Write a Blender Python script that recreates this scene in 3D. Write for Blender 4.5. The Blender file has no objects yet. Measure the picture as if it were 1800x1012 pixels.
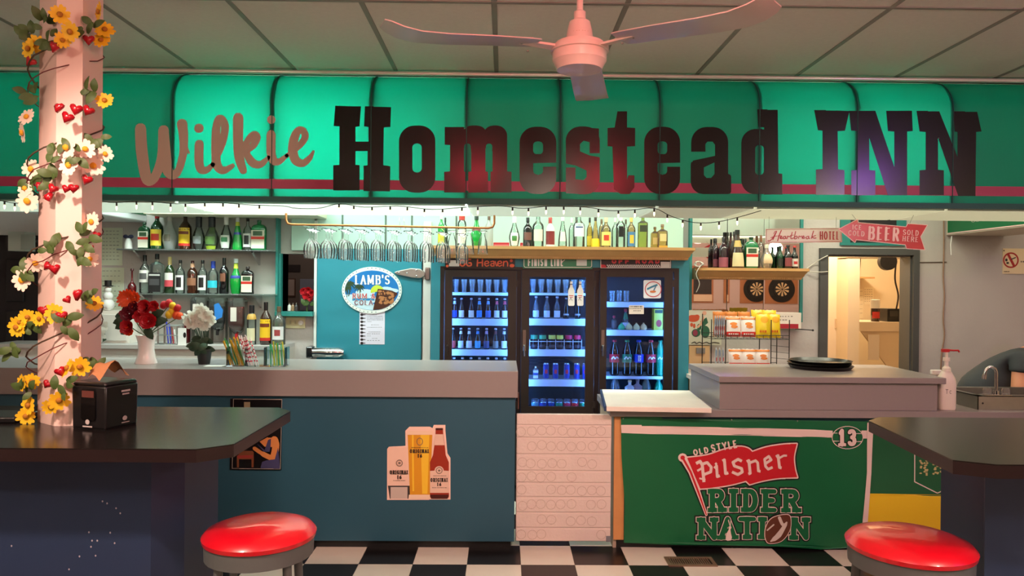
import bpy, bmesh, math, random
from mathutils import Vector, Matrix
random.seed(7)
PI = math.pi
sc = bpy.context.scene
COL = sc.collection

# ------------------------------------------------------------------ camera
F = 1300.0                      # focal length in pixels of the 1800 x 1012 frame
CAMZ = 1.58
cam_d = bpy.data.cameras.new('camera'); cam_d.sensor_width = 36.0; cam_d.lens = 36.0*F/1800
cam_d.clip_start = 0.05; cam_d.clip_end = 60
cam = bpy.data.objects.new('camera', cam_d); COL.objects.link(cam); sc.camera = cam
CR = (Matrix.Rotation(-math.atan(15/F), 3, 'Z') @ Matrix.Rotation(PI/2-math.atan(6/F), 3, 'X')
      @ Matrix.Rotation(math.radians(0.5), 3, 'Z'))
cam.matrix_world = Matrix.Translation((0, 0, CAMZ)) @ CR.to_4x4()

def ray(px, py):
    return CR @ Vector(((px-900)/F, (506-py)/F, -1.0))
def W(px, py, Y):               # the point of the plane y = Y that shows at pixel (px, py)
    d = ray(px, py); t = Y/d.y
    return Vector((d.x*t, Y, CAMZ+d.z*t))
def WH(px, py, Z):              # the point of the level z = Z that shows at pixel (px, py)
    d = ray(px, py); t = (Z-CAMZ)/d.z
    return Vector((d.x*t, d.y*t, Z))
def X(px, Y, py=500): return W(px, py, Y).x
def Zp(py, Y, px=900): return W(px, py, Y).z

# ------------------------------------------------------------------ world, exposure, room lights
wd = bpy.data.worlds.new('world'); sc.world = wd; wd.use_nodes = True
wd.node_tree.nodes['Background'].inputs[0].default_value = (0.01, 0.01, 0.012, 1)
vs = sc.view_settings
vs.view_transform = 'Standard'; vs.look = 'None'; vs.exposure = 0.0; vs.gamma = 1.0
vs.use_curve_mapping = False
sc.cycles.use_denoising = True
sc.cycles.transparent_max_bounces = 32
sc.cycles.max_bounces = 10
sc.cycles.sample_clamp_indirect = 6.0

def lamp(name, kind, loc, power, col, size=.2, aim=None, sizey=None, spot=None):
    d = bpy.data.lights.new(name, kind); d.energy = power; d.color = col
    if kind == 'AREA':
        d.size = size
        if sizey: d.shape = 'RECTANGLE'; d.size_y = sizey
        else: d.shape = 'DISK'
    else: d.shadow_soft_size = size
    if spot: d.spot_size = math.radians(spot); d.spot_blend = .5
    o = bpy.data.objects.new(name, d); COL.objects.link(o); o.location = loc
    if aim is not None:
        o.rotation_euler = (Vector(aim)-Vector(loc)).to_track_quat('-Z', 'Y').to_euler()
    return o
PINK = (1.0, .70, .56)
CEIL = 2.87
KEYS = ((-1.5, 1.1, 235, (-.9, 3.4, .2)), (2.2, 1.0, 140, (1.4, 3.7, .1)), (.4, 1.0, 115, (.4, 3.8, 0)))
for lx, ly, e, aim in KEYS: lamp('ceiling_lamp_light', 'SPOT', (lx, ly, CEIL-.06), e, PINK, .07, aim, spot=66)
FILL_GLOBES = ((-2.6, .5, 44), (.5, .4, 44), (3.6, .5, 44), (-1.5, -3.4, 40), (5.9, -3.6, 120))  # unseen globes added as fill for the ceiling and rear wall
PENZ = 2.42
for tx, ty, e in FILL_GLOBES: lamp('fill_globe_light', 'POINT', (tx, ty, PENZ), e, (1.0, .76, .62), .13)
REDS = (-.28, 1.0)
for lx in REDS: lamp('party_light_red', 'AREA', (lx, 1.3, CEIL-.2), 11, (1, .03, .07), .27, (lx*.7, 4.4, 2.0))
BACKL = ((-2.35, 1.5, 46, (.80, 1, .93)), (-.72, 1.5, 25, (.82, 1, .92)), (.78, 1.2, 19, (.92, 1, .84)), (2.5, 1.5, 27, (1, .97, .74)), (4.3, 1.2, 9, (1, .9, .66)))
for lx, lw, e, c in BACKL: lamp('strip_light', 'AREA', (lx, 5.3, CEIL-.075), e, c, lw, (lx, 5.5, 0), .12)
lamp('party_light_violet', 'AREA', (3.6, 1.3, CEIL-.2), 11, (.4, .08, 1), .25, (3.0, 4.4, 1.6))

# ------------------------------------------------------------------ materials
def lin(c):
    c = c/255.0
    return c/12.92 if c <= .04045 else ((c+.055)/1.055)**2.4
def rgb(t): return (lin(t[0]), lin(t[1]), lin(t[2]), 1.0)
MATS = {}
def mat(name, col, rough=.5, metal=0.0, spec=.5, var=0.0, vscale=8.0, bump=0.0, bscale=40.0,
        emit=None, estr=0.0, coat=0.0, trans=0.0, transl=0.0):
    if name in MATS: return MATS[name]
    m = bpy.data.materials.new(name); m.use_nodes = True; nt = m.node_tree
    b = nt.nodes['Principled BSDF']
    b.inputs['Base Color'].default_value = rgb(col)
    b.inputs['Roughness'].default_value = rough
    b.inputs['Metallic'].default_value = metal
    b.inputs['Specular IOR Level'].default_value = spec
    b.inputs['Coat Weight'].default_value = coat
    b.inputs['Transmission Weight'].default_value = trans
    if emit:
        b.inputs['Emission Color'].default_value = rgb(emit); b.inputs['Emission Strength'].default_value = estr
    if var or bump:
        tc = nt.nodes.new('ShaderNodeTexCoord')
    if var:
        n = nt.nodes.new('ShaderNodeTexNoise'); n.inputs['Scale'].default_value = vscale
        n.inputs['Detail'].default_value = 5
        nt.links.new(tc.outputs['Object'], n.inputs['Vector'])
        mx = nt.nodes.new('ShaderNodeMix'); mx.data_type = 'RGBA'
        c = rgb(col)
        mx.inputs[6].default_value = tuple(max(0, v*(1-var)) for v in c[:3])+(1,)
        mx.inputs[7].default_value = tuple(min(1, v*(1+var)) for v in c[:3])+(1,)
        nt.links.new(n.outputs['Fac'], mx.inputs[0]); nt.links.new(mx.outputs[2], b.inputs['Base Color'])
    if bump:
        n2 = nt.nodes.new('ShaderNodeTexNoise'); n2.inputs['Scale'].default_value = bscale
        n2.inputs['Detail'].default_value = 4
        nt.links.new(tc.outputs['Object'], n2.inputs['Vector'])
        bp = nt.nodes.new('ShaderNodeBump'); bp.inputs['Strength'].default_value = bump
        bp.inputs['Distance'].default_value = .01
        nt.links.new(n2.outputs['Fac'], bp.inputs['Height']); nt.links.new(bp.outputs['Normal'], b.inputs['Normal'])
    if transl:
        t = nt.nodes.new('ShaderNodeBsdfTranslucent'); t.inputs[0].default_value = rgb(col)
        ms = nt.nodes.new('ShaderNodeMixShader'); ms.inputs[0].default_value = transl
        nt.links.new(b.outputs[0], ms.inputs[1]); nt.links.new(t.outputs[0], ms.inputs[2])
        nt.links.new(ms.outputs[0], nt.nodes['Material Output'].inputs[0])
    MATS[name] = m
    return m
def glass(name, tint=(240, 248, 246), ior=1.45, rough=.03, milk=0.0, gloss=(1, 1, 1, 1)):
    if name in MATS: return MATS[name]
    m = bpy.data.materials.new(name); m.use_nodes = True; nt = m.node_tree
    nt.nodes.remove(nt.nodes['Principled BSDF'])
    tr = nt.nodes.new('ShaderNodeBsdfTransparent'); tr.inputs[0].default_value = rgb(tint)
    gl = nt.nodes.new('ShaderNodeBsdfGlossy'); gl.inputs['Roughness'].default_value = rough; gl.inputs[0].default_value = gloss
    fr = nt.nodes.new('ShaderNodeFresnel'); fr.inputs[0].default_value = ior
    ms = nt.nodes.new('ShaderNodeMixShader')
    nt.links.new(fr.outputs[0], ms.inputs[0])
    src = tr.outputs[0]
    if milk:
        df0 = nt.nodes.new('ShaderNodeBsdfDiffuse'); df0.inputs[0].default_value = (.9, .9, .9, 1)
        tl_ = nt.nodes.new('ShaderNodeBsdfTranslucent'); tl_.inputs[0].default_value = (.92, .92, .92, 1)
        df = nt.nodes.new('ShaderNodeMixShader'); df.inputs[0].default_value = .55
        nt.links.new(df0.outputs[0], df.inputs[1]); nt.links.new(tl_.outputs[0], df.inputs[2])
        m2 = nt.nodes.new('ShaderNodeMixShader'); m2.inputs[0].default_value = milk
        nt.links.new(tr.outputs[0], m2.inputs[1]); nt.links.new(df.outputs[0], m2.inputs[2]); src = m2.outputs[0]
    nt.links.new(src, ms.inputs[1]); nt.links.new(gl.outputs[0], ms.inputs[2])
    nt.links.new(ms.outputs[0], nt.nodes['Material Output'].inputs[0])
    MATS[name] = m
    return m
def paint(t, rough=.5, **k):
    return mat('paint_%d_%d_%d_%d' % (t[0], t[1], t[2], int(rough*100)), t, rough, **k)
BLACK = paint((14, 14, 15), .45)
WHITE = paint((236, 234, 230), .5)
CHROME = mat('chrome', (205, 205, 208), .12, 1.0)
STEEL = mat('brushed_steel', (165, 165, 160), .32, 1.0, var=.08, vscale=30)
WIRE = mat('dark_wire', (62, 62, 60), .4, .8)
WOOD = mat('shelf_wood', (196, 148, 92), .45, var=.14, vscale=9)
RED = paint((190, 22, 34), .4)
LEAF = mat('leaf_green', (70, 92, 42), .55, var=.25, vscale=30)
DLEAF = mat('dark_leaf', (38, 66, 44), .5, var=.2, vscale=30)

# ------------------------------------------------------------------ mesh collecting
class MB:
    def __init__(s): s.v = []; s.f = []; s.sm = []
    def add(s, vs, fs, smooth=False):
        n = len(s.v); s.v += [tuple(v) for v in vs]
        s.f += [tuple(i+n for i in f) for f in fs]; s.sm += [smooth]*len(fs); return s
    def box(s, x0, x1, y0, y1, z0, z1):
        vs = [(x, y, z) for z in (z0, z1) for y in (y0, y1) for x in (x0, x1)]
        return s.add(vs, [(0, 2, 3, 1), (4, 5, 7, 6), (0, 1, 5, 4), (2, 6, 7, 3), (0, 4, 6, 2), (1, 3, 7, 5)])
    def hexa(s, b, t):          # four bottom points, four top points
        return s.add(list(b)+list(t), [(0, 3, 2, 1), (4, 5, 6, 7), (0, 1, 5, 4), (1, 2, 6, 5), (2, 3, 7, 6), (3, 0, 4, 7)])
    def prism(s, poly, a, b, axis='y'):     # poly of (u, w) extruded along an axis from a to b
        def P(u, w, t):
            return {'y': (u, t, w), 'z': (u, w, t), 'x': (t, u, w)}[axis]
        n = len(poly)
        vs = [P(u, w, a) for u, w in poly]+[P(u, w, b) for u, w in poly]
        fs = [tuple(range(n))[::-1], tuple(range(n, 2*n))]+[(i, (i+1) % n, n+(i+1) % n, n+i) for i in range(n)]
        return s.add(vs, fs)
    def lathe(s, prof, c=(0, 0, 0), seg=20, sq=2.0, dy=1.0, cap=True, a0=None, a1=None, axis='z'):
        full = a0 is None
        angs = [2*PI*i/seg for i in range(seg)] if full else [a0+(a1-a0)*i/seg for i in range(seg+1)]
        m = len(angs); vs = []
        for r, z in prof:
            for a in angs:
                ca, sa = math.cos(a), math.sin(a)
                k = (abs(ca)**sq+abs(sa)**sq)**(-1/sq) if sq != 2.0 else 1.0
                p = (r*k*ca, r*k*sa*dy, z)
                if axis == 'y': p = (p[0], p[2], p[1])
                if axis == 'x': p = (p[2], p[0], p[1])
                vs.append((p[0]+c[0], p[1]+c[1], p[2]+c[2]))
        fs = []
        for j in range(len(prof)-1):
            for i in range(m if full else m-1):
                i2 = (i+1) % m
                fs.append((j*m+i, j*m+i2, (j+1)*m+i2, (j+1)*m+i))
        if full and cap:
            fs.append(tuple(range(m))[::-1]); fs.append(tuple(range((len(prof)-1)*m, len(prof)*m)))
        return s.add(vs, fs, True)
    def cyl(s, c, r, h, seg=16, axis='z'):
        return s.lathe([(r, 0), (r, h)], c, seg, axis=axis)
    def ball(s, c, r, sx=1, sy=1, sz=1, seg=12, rings=8):
        vs = []; 
        for j in range(1, rings):
            t = PI*j/rings
            for i in range(seg):
                a = 2*PI*i/seg
                vs.append((c[0]+r*sx*math.sin(t)*math.cos(a), c[1]+r*sy*math.sin(t)*math.sin(a), c[2]+r*sz*math.cos(t)))
        vs += [(c[0], c[1], c[2]+r*sz), (c[0], c[1], c[2]-r*sz)]
        top, bot = len(vs)-2, len(vs)-1; fs = []
        for j in range(rings-2):
            for i in range(seg):
                i2 = (i+1) % seg
                fs.append((j*seg+i, (j+1)*seg+i, (j+1)*seg+i2, j*seg+i2))
        for i in range(seg):
            i2 = (i+1) % seg
            fs.append((top, i, i2)); fs.append((bot, (rings-2)*seg+i2, (rings-2)*seg+i))
        return s.add(vs, fs, True)
    def tube(s, pts, r, seg=8, closed=False):
        pts = [Vector(p) for p in pts]; n = len(pts)
        rs = r if isinstance(r, (list, tuple)) else [r]*n
        vs = []; prev = None
        for i, p in enumerate(pts):
            d = (pts[min(i+1, n-1)]-pts[max(i-1, 0)])
            if d.length < 1e-9: d = Vector((0, 0, 1))
            d.normalize()
            up = prev if prev is not None else (Vector((0, 0, 1)) if abs(d.z) < .9 else Vector((1, 0, 0)))
            a = d.cross(up)
            if a.length < 1e-6: a = d.cross(Vector((0, 1, 0)))
            a.normalize(); b = a.cross(d).normalized(); prev = b
            for k in range(seg):
                t = 2*PI*k/seg
                vs.append(p+a*(rs[i]*math.cos(t))+b*(rs[i]*math.sin(t)))
        fs = [(i*seg+k, i*seg+(k+1) % seg, (i+1)*seg+(k+1) % seg, (i+1)*seg+k) for i in range(n-1) for k in range(seg)]
        fs += [tuple(range(seg))[::-1], tuple(range((n-1)*seg, n*seg))]
        return s.add(vs, fs, True)
    def bar(s, a, b, r, seg=6): return s.tube([a, b], r, seg)
    def mesh(s, name, o=(0, 0, 0)):
        me = bpy.data.meshes.new(name)
        me.from_pydata([(v[0]-o[0], v[1]-o[1], v[2]-o[2]) for v in s.v], [], s.f)
        me.polygons.foreach_set('use_smooth', s.sm)
        me.update(); return me

def wloc(o):
    l = Vector(o.location)
    while o.parent: o = o.parent; l = l+Vector(o.location)
    return l
def fix_normals(me):
    bm = bmesh.new(); bm.from_mesh(me); bmesh.ops.recalc_face_normals(bm, faces=bm.faces); bm.to_mesh(me); bm.free()
def link(name, me, m, parent=None, loc=(0, 0, 0), bevel=0, auto=True):
    if m is not None: me.materials.append(m)
    me.set_sharp_from_angle(angle=math.radians(38))
    o = bpy.data.objects.new(name, me); COL.objects.link(o)
    o.parent = parent; o.location = loc
    if bevel:
        bv = o.modifiers.new('bevel', 'BEVEL'); bv.width = bevel; bv.segments = 2; bv.limit_method = 'ANGLE'
    return o
def part(name, mb, m, parent, bevel=0, kind=None):
    """world-space shapes -> a child of its thing (or of a part)"""
    me = mb.mesh(name, wloc(parent)); fix_normals(me)
    o = link(name, me, m, parent, bevel=bevel)
    if kind: o['kind'] = kind
    return o
def lpart(name, mb, m, parent, bevel=0, loc=(0, 0, 0)):
    """shapes in the thing's own space -> a child"""
    me = mb.mesh(name); fix_normals(me)
    return link(name, me, m, parent, loc, bevel)
def tag(o, label, cat, group=None):
    o['label'] = label; o['category'] = cat
    if group: o['group'] = group
    return o
def thing(name, label, cat, loc=(0, 0, 0), group=None):
    o = bpy.data.objects.new(name, None); COL.objects.link(o); o.location = loc; o.empty_display_size = .05
    return tag(o, label, cat, group)
def solo(name, mb, m, label, cat, loc=None, group=None, bevel=0):
    """a thing whose main body is its own mesh, shapes in world space, origin at its base"""
    if loc is None:
        xs = [v[0] for v in mb.v]; ys = [v[1] for v in mb.v]; zs = [v[2] for v in mb.v]
        loc = ((min(xs)+max(xs))/2, (min(ys)+max(ys))/2, min(zs))
    me = mb.mesh(name, loc); fix_normals(me)
    return tag(link(name, me, m, None, loc, bevel), label, cat, group)
def struct(name, mb, m, bevel=0):
    me = mb.mesh(name); fix_normals(me)
    o = link(name, me, m, None, (0, 0, 0), bevel); o['kind'] = 'structure'; return o
def copy_tree(o, parent=None):
    c = o.copy(); COL.objects.link(c); c.parent = parent
    for ch in list(o.children): copy_tree(ch, c)
    return c

# ------------------------------------------------------------------ flat print: shapes -> scan-filled mesh
def rect(x0, y0, x1, y1): return [(x0, y0), (x1, y0), (x1, y1), (x0, y1)]
def arc(cx, cy, rx, ry, a0, a1, n=12):
    return [(cx+rx*math.cos(math.radians(a0+(a1-a0)*i/n)), cy+ry*math.sin(math.radians(a0+(a1-a0)*i/n))) for i in range(n+1)]
def ell(cx, cy, rx, ry, n=36): return arc(cx, cy, rx, ry, 0, 360, n)[:-1]
def rrect(x0, y0, x1, y1, r):
    return (arc(x1-r, y1-r, r, r, 0, 90, 8)+arc(x0+r, y1-r, r, r, 90, 180, 8)
            + arc(x0+r, y0+r, r, r, 180, 270, 8)+arc(x1-r, y0+r, r, r, 270, 360, 8))
def stroke(pts, w, cap=True, closed=False):
    """a thick polyline as a list of polygons; w a number or one width for each point"""
    n = len(pts); ws = w if isinstance(w, (list, tuple)) else [w]*n; out = []
    idx = list(range(n))+([0] if closed else [])
    for a, b in zip(idx[:-1], idx[1:]):
        (x0, y0), (x1, y1) = pts[a], pts[b]
        d = math.hypot(x1-x0, y1-y0)
        if d < 1e-9: continue
        nx, ny = -(y1-y0)/d, (x1-x0)/d
        out.append([(x0+nx*ws[a]/2, y0+ny*ws[a]/2), (x1+nx*ws[b]/2, y1+ny*ws[b]/2),
                    (x1-nx*ws[b]/2, y1-ny*ws[b]/2), (x0-nx*ws[a]/2, y0-ny*ws[a]/2)])
    for i in range(n):
        if closed or cap or 0 < i < n-1: out.append(ell(pts[i][0], pts[i][1], ws[i]/2, ws[i]/2, 10))
    return out
def smooth(pts, k=5):           # Catmull-Rom through the points
    out = []; n = len(pts)
    for i in range(n-1):
        p0, p1, p2, p3 = pts[max(i-1, 0)], pts[i], pts[i+1], pts[min(i+2, n-1)]
        for j in range(k):
            t = j/k
            out.append(tuple(.5*(2*p1[q]+(p2[q]-p0[q])*t+(2*p0[q]-5*p1[q]+4*p2[q]-p3[q])*t*t
                                 + (3*p1[q]-p0[q]-3*p2[q]+p3[q])*t**3) for q in range(len(p1))))
    return out+[pts[-1]]
def _spans(shapes, y):
    cur = []
    for op, poly in shapes:
        xs = []
        n = len(poly)
        for i in range(n):
            (x0, y0), (x1, y1) = poly[i], poly[(i+1) % n]
            if (y0 <= y) != (y1 <= y): xs.append(x0+(y-y0)/(y1-y0)*(x1-x0))
        if not xs: continue
        xs.sort(); iv = [(xs[i], xs[i+1]) for i in range(0, len(xs)-1, 2)]
        if op == '+':
            al = sorted(cur+iv); cur = []
            for a, b in al:
                if cur and a <= cur[-1][1]+1e-9: cur[-1] = (cur[-1][0], max(b, cur[-1][1]))
                else: cur.append((a, b))
        else:
            for a, b in iv:
                nw = []
                for c, d in cur:
                    if b <= c or a >= d: nw.append((c, d)); continue
                    if c < a: nw.append((c, a))
                    if b < d: nw.append((b, d))
                cur = nw
    return cur
def scan(shapes, rh, wmax=None):
    """list of (op, polygon) -> list of quads ((x, y) x 4)"""
    shapes = [(s if isinstance(s[0], str) else ('+', s)) for s in shapes]
    ys = [p[1] for _, q in shapes for p in q]
    y0, y1 = min(ys)+1e-6, max(ys)-1e-6
    n = max(1, int(math.ceil((y1-y0)/rh))); quads = []
    rows = [y0+(y1-y0)*i/n for i in range(n+1)]
    sp = [_spans(shapes, y) for y in rows]
    for i in range(n):
        A, B = sp[i], sp[i+1]; ya, yb = rows[i], rows[i+1]
        ok = len(A) == len(B) and all(a[0] < b[1] and b[0] < a[1] for a, b in zip(A, B))
        if not ok:
            M = _spans(shapes, (ya+yb)/2); A = B = M
        for a, b in zip(A, B):
            k = 1 if not wmax else max(1, int(math.ceil((a[1]-a[0])/wmax)))
            for j in range(k):
                t0, t1 = j/k, (j+1)/k
                quads.append(((a[0]+(a[1]-a[0])*t0, ya), (a[0]+(a[1]-a[0])*t1, ya),
                              (b[0]+(b[1]-b[0])*t1, yb), (b[0]+(b[1]-b[0])*t0, yb)))
    return quads
def flat(shapes, rh, fn, wmax=None):
    """scan-filled shapes, put into the scene by fn(x, y) -> point"""
    mb = MB()
    for q in scan(shapes, rh, wmax):
        mb.add([fn(x, y) for x, y in q], [(0, 1, 2, 3)])
    return mb
def onplane(Y, tx=lambda x, y: (x, y)):         # drawing coordinates -> pixel -> the plane y = Y
    return lambda x, y: W(*tx(x, y), Y)
def crop(x0, y0, s): return lambda x, y: (x0+x/s, y0+y/s)
def pieces(shapes):             # shapes that lie apart are pieces of their own
    shapes = [(s if isinstance(s[0], str) else ('+', s)) for s in shapes]
    bb = [(min(p[0] for p in q), min(p[1] for p in q), max(p[0] for p in q), max(p[1] for p in q)) for _, q in shapes]
    n = len(bb); root = list(range(n))
    def find(i):
        while root[i] != i: i = root[i]
        return i
    for i in range(n):
        for j in range(i):
            a, b = bb[i], bb[j]
            if a[0] <= b[2] and b[0] <= a[2] and a[1] <= b[3] and b[1] <= a[3]: root[find(i)] = find(j)
    out = {}
    for i in range(n): out.setdefault(find(i), []).append(shapes[i])
    return [g for g in out.values() if any(o == '+' for o, _ in g)]
def prints(parent, layers, rh, Y, tx=lambda x, y: (x, y), name='print', step=.0007, wmax=None, fn=None):
    """layers: list of (material, shapes[, name]); each lies a hair in front of the one before"""
    for k, l in enumerate(layers):
        g = fn(Y-step*(k+1)) if fn else onplane(Y-step*(k+1), tx)
        nm = l[2] if len(l) > 2 else name
        groups = pieces(l[1])
        if len(groups) > 14: part(nm, flat(l[1], rh, g, wmax), l[0], parent, kind='stuff')
        else:
            for q in groups: part(nm, flat(q, rh, g, wmax), l[0], parent)

# stroke letters in a unit box, y up
def _g():
    A = lambda *p: list(p); G = {}
    G['A'] = [A((0, 0), (.5, 1)), A((.5, 1), (1, 0)), A((.2, .36), (.8, .36))]
    G['B'] = [A((.12, 0), (.12, 1)), A((.12, 1), (.6, 1), *arc(.6, .77, .3, .23, 90, -90, 6), (.12, .54)),
              A((.12, .54), (.65, .54), *arc(.65, .27, .33, .27, 90, -90, 6), (.12, 0))]
    G['C'] = [arc(.52, .5, .46, .5, 42, 318, 16)]
    G['D'] = [A((.12, 0), (.12, 1)), A((.12, 1), (.5, 1), *arc(.5, .5, .45, .5, 90, -90, 10), (.12, 0))]
    G['E'] = [A((.12, 0), (.12, 1)), A((.12, 1), (.9, 1)), A((.12, .52), (.75, .52)), A((.12, 0), (.92, 0))]
    G['F'] = [A((.12, 0), (.12, 1)), A((.12, 1), (.9, 1)), A((.12, .52), (.75, .52))]
    G['G'] = [arc(.52, .5, .46, .5, 42, 330, 16), A((.6, .45), (.95, .45)), A((.92, .45), (.92, .12))]
    G['H'] = [A((.12, 0), (.12, 1)), A((.88, 0), (.88, 1)), A((.12, .5), (.88, .5))]
    G['I'] = [A((.5, 0), (.5, 1))]
    G['K'] = [A((.12, 0), (.12, 1)), A((.9, 1), (.14, .42)), A((.4, .6), (.95, 0))]
    G['L'] = [A((.12, 1), (.12, 0)), A((.12, 0), (.9, 0))]
    G['M'] = [A((.1, 0), (.1, 1)), A((.1, 1), (.5, .15)), A((.5, .15), (.9, 1)), A((.9, 1), (.9, 0))]
    G['N'] = [A((.1, 0), (.1, 1)), A((.1, 1), (.9, 0)), A((.9, 0), (.9, 1))]
    G['O'] = [arc(.5, .5, .44, .5, 0, 360, 20)]
    G['P'] = [A((.12, 0), (.12, 1)), A((.12, 1), (.6, 1), *arc(.6, .74, .33, .26, 90, -90, 6), (.12, .48))]
    G['R'] = [A((.12, 0), (.12, 1)), A((.12, 1), (.6, 1), *arc(.6, .76, .32, .24, 90, -90, 6), (.12, .52)), A((.55, .5), (.95, 0))]
    G['S'] = [arc(.5, .75, .4, .25, 30, 260, 9)+arc(.5, .26, .42, .26, 90, -150, 9)]
    G['T'] = [A((.5, 0), (.5, 1)), A((0, 1), (1, 1))]
    G['U'] = [A((.1, 1), (.1, .35), *arc(.5, .35, .4, .35, 180, 360, 8), (.9, 1))]
    G['V'] = [A((0, 1), (.5, 0)), A((.5, 0), (1, 1))]
    G['W'] = [A((0, 1), (.25, 0)), A((.25, 0), (.5, .9)), A((.5, .9), (.75, 0)), A((.75, 0), (1, 1))]
    G['Y'] = [A((0, 1), (.5, .48)), A((1, 1), (.5, .48)), A((.5, .48), (.5, 0))]
    G['&'] = [smooth(A((1, .05), (.35, .65), (.3, .88), (.5, 1), (.68, .85), (.2, .4), (.1, .2), (.35, 0), (.7, .1), (.95, .45)), 3)]
    G["'"] = [A((.5, 1.05), (.42, .8))]
    G['1'] = [A((.5, 0), (.5, 1)), A((.5, 1), (.2, .82))]
    G['3'] = [arc(.45, .74, .4, .26, 150, -80, 8)+arc(.45, .26, .44, .26, 90, -150, 8)]
    G['6'] = [A((.8, .97), (.35, .7), (.1, .32)), arc(.5, .3, .4, .3, 0, 360, 14)]
    G['7'] = [A((.05, 1), (.95, 1)), A((.95, 1), (.4, 0))]
    G['.'] = [A((.5, 0), (.5, .02))]
    return G
GL = _g()
SER = {'A': ((0, 0), (1, 0)), 'H': ((.12, 0), (.12, 1), (.88, 0), (.88, 1)), 'I': ((.5, 0), (.5, 1)), 'N': ((.1, 0), (.1, 1), (.9, 1)),
       'R': ((.12, 0), (.12, 1), (.95, 0)), 'B': ((.12, 0), (.12, 1)), 'D': ((.12, 0), (.12, 1)), 'E': ((.12, 0), (.12, 1)), 'F': ((.12, 0),),
       'L': ((.12, 1), (.12, 0)), 'M': ((.1, 0), (.9, 0), (.1, 1), (.9, 1)), 'P': ((.12, 0), (.12, 1)), 'T': ((.5, 0),), 'U': ((.1, 1), (.9, 1)),
       'Y': ((0, 1), (1, 1), (.5, 0)), 'K': ((.12, 0), (.12, 1), (.95, 0), (.9, 1)), '1': ((.5, 0),), 'V': ((0, 1), (1, 1)), 'W': ((0, 1), (1, 1))}
def letter(ch, x0, y0, x1, y1, thick, thin=None, serif=0.0, grow=0.0):
    """one letter in the box, y0 = top and y1 = bottom in a y-down drawing"""
    thin = thick if thin is None else thin; out = []
    ix0, ix1 = x0+thick/2, x1-thick/2; iy0, iy1 = y0+thin/2, y1-thin/2
    P = lambda p: (ix0+(ix1-ix0)*p[0], iy1-(iy1-iy0)*p[1])
    for st in GL.get(ch, []):
        q = [P(p) for p in st]
        for a, b in zip(q[:-1], q[1:]):
            dx, dy = abs(b[0]-a[0]), abs(b[1]-a[1]); d = math.hypot(dx, dy) or 1
            out += stroke([a, b], thin+(thick-thin)*dy/d+grow)
    if serif:
        for sx, sy in SER.get(ch, ()):
            p = P((sx, sy)); h = thin+grow; w = serif+grow/2
            out.append(rect(p[0]-w, p[1]-h/2, p[0]+w, p[1]+h/2))
    return out
def text(s, x0, y0, x1, y1, thick, thin=None, serif=0.0, grow=0.0, gap=.18, turn=0.0):
    wid = {'I': .5, 'M': 1.3, 'W': 1.35, "'": .35, '.': .3, ' ': .55, '1': .6, 'O': 1.05, 'L': .85, 'E': .88}
    ws = [wid.get(c, 1.0) for c in s]; tot = sum(ws)+gap*(len(s)-1); u = (x1-x0)/tot; x = x0; out = []
    for c, w in zip(s, ws):
        out += letter(c, x, y0, x+w*u, y1, thick, thin, serif, grow); x += (w+gap)*u
    if turn:
        ca, sa = math.cos(math.radians(turn)), math.sin(math.radians(turn)); cx, cy = (x0+x1)/2, (y0+y1)/2
        out = [[(cx+(px-cx)*ca-(py-cy)*sa, cy+(px-cx)*sa+(py-cy)*ca) for px, py in p] for p in out]
    return out
def ticks(x0, x1, y, h, n, fill=.7):        # unreadably small writing: a row of short dashes
    u = (x1-x0)/n
    return [rect(x0+i*u, y-h/2, x0+i*u+u*fill*random.uniform(.6, 1.1), y+h/2) for i in range(n)]
# ================================================================== the room
XL, XR, YB, YW = -5.6, 7.8, -6.0, 6.25          # left, right, rear wall; the wall behind the bar
PLASTER = mat('grey_plaster', (190, 183, 179), .75, bump=.25, bscale=28)
CEILM = mat('ceiling_board', (230, 225, 216), .85, var=.06, vscale=40, bump=.15, bscale=160)
ROOMW = mat('room_wall', (205, 182, 176), .8)
TEAL = mat('teal_paint', (34, 128, 146), .45, var=.05, vscale=5)
TRIMT = paint((36, 122, 116), .5)
CREAM = paint((228, 222, 196), .5)

# ---- floor: checker tiles near the bar are pieces, the material carries on beyond
T = .3048; TX, TY = .112, 4.166
fl = bpy.data.materials.new('checker_vinyl'); fl.use_nodes = True; nt = fl.node_tree
tc = nt.nodes.new('ShaderNodeTexCoord'); mp = nt.nodes.new('ShaderNodeMapping'); ck = nt.nodes.new('ShaderNodeTexChecker')
mp.inputs['Location'].default_value = (-TX, -TY, 0.5*T)
nt.links.new(tc.outputs['Object'], mp.inputs[0]); nt.links.new(mp.outputs[0], ck.inputs[0])
ck.inputs['Scale'].default_value = 1/T
ck.inputs['Color1'].default_value = rgb((222, 214, 200)); ck.inputs['Color2'].default_value = rgb((22, 21, 22))
nt.links.new(ck.outputs[0], nt.nodes['Principled BSDF'].inputs['Base Color']); nt.nodes['Principled BSDF'].inputs['Roughness'].default_value = .35
floor = struct('floor', MB().box(XL-.2, XR+.2, YB-.2, 9.6, -.12, -.004), fl)
TW = mat('white_vinyl_tile', (222, 214, 200), .33, var=.05, vscale=12); TB = mat('black_vinyl_tile', (22, 21, 22), .3, var=.3, vscale=12)
tmw = MB().box(.001, T-.001, .001, T-.001, -.004, 0).mesh('tile'); tmb = tmw.copy(); fix_normals(tmw); fix_normals(tmb)
tmw.materials.append(TW); tmb.materials.append(TB)
for i in range(-9, 12):
    for j in range(-3, 5):
        o = bpy.data.objects.new('tile', tmw if (i+j) % 2 == 0 else tmb); COL.objects.link(o); o.parent = floor
        o.location = (TX+i*T, TY+j*T, 0)

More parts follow.
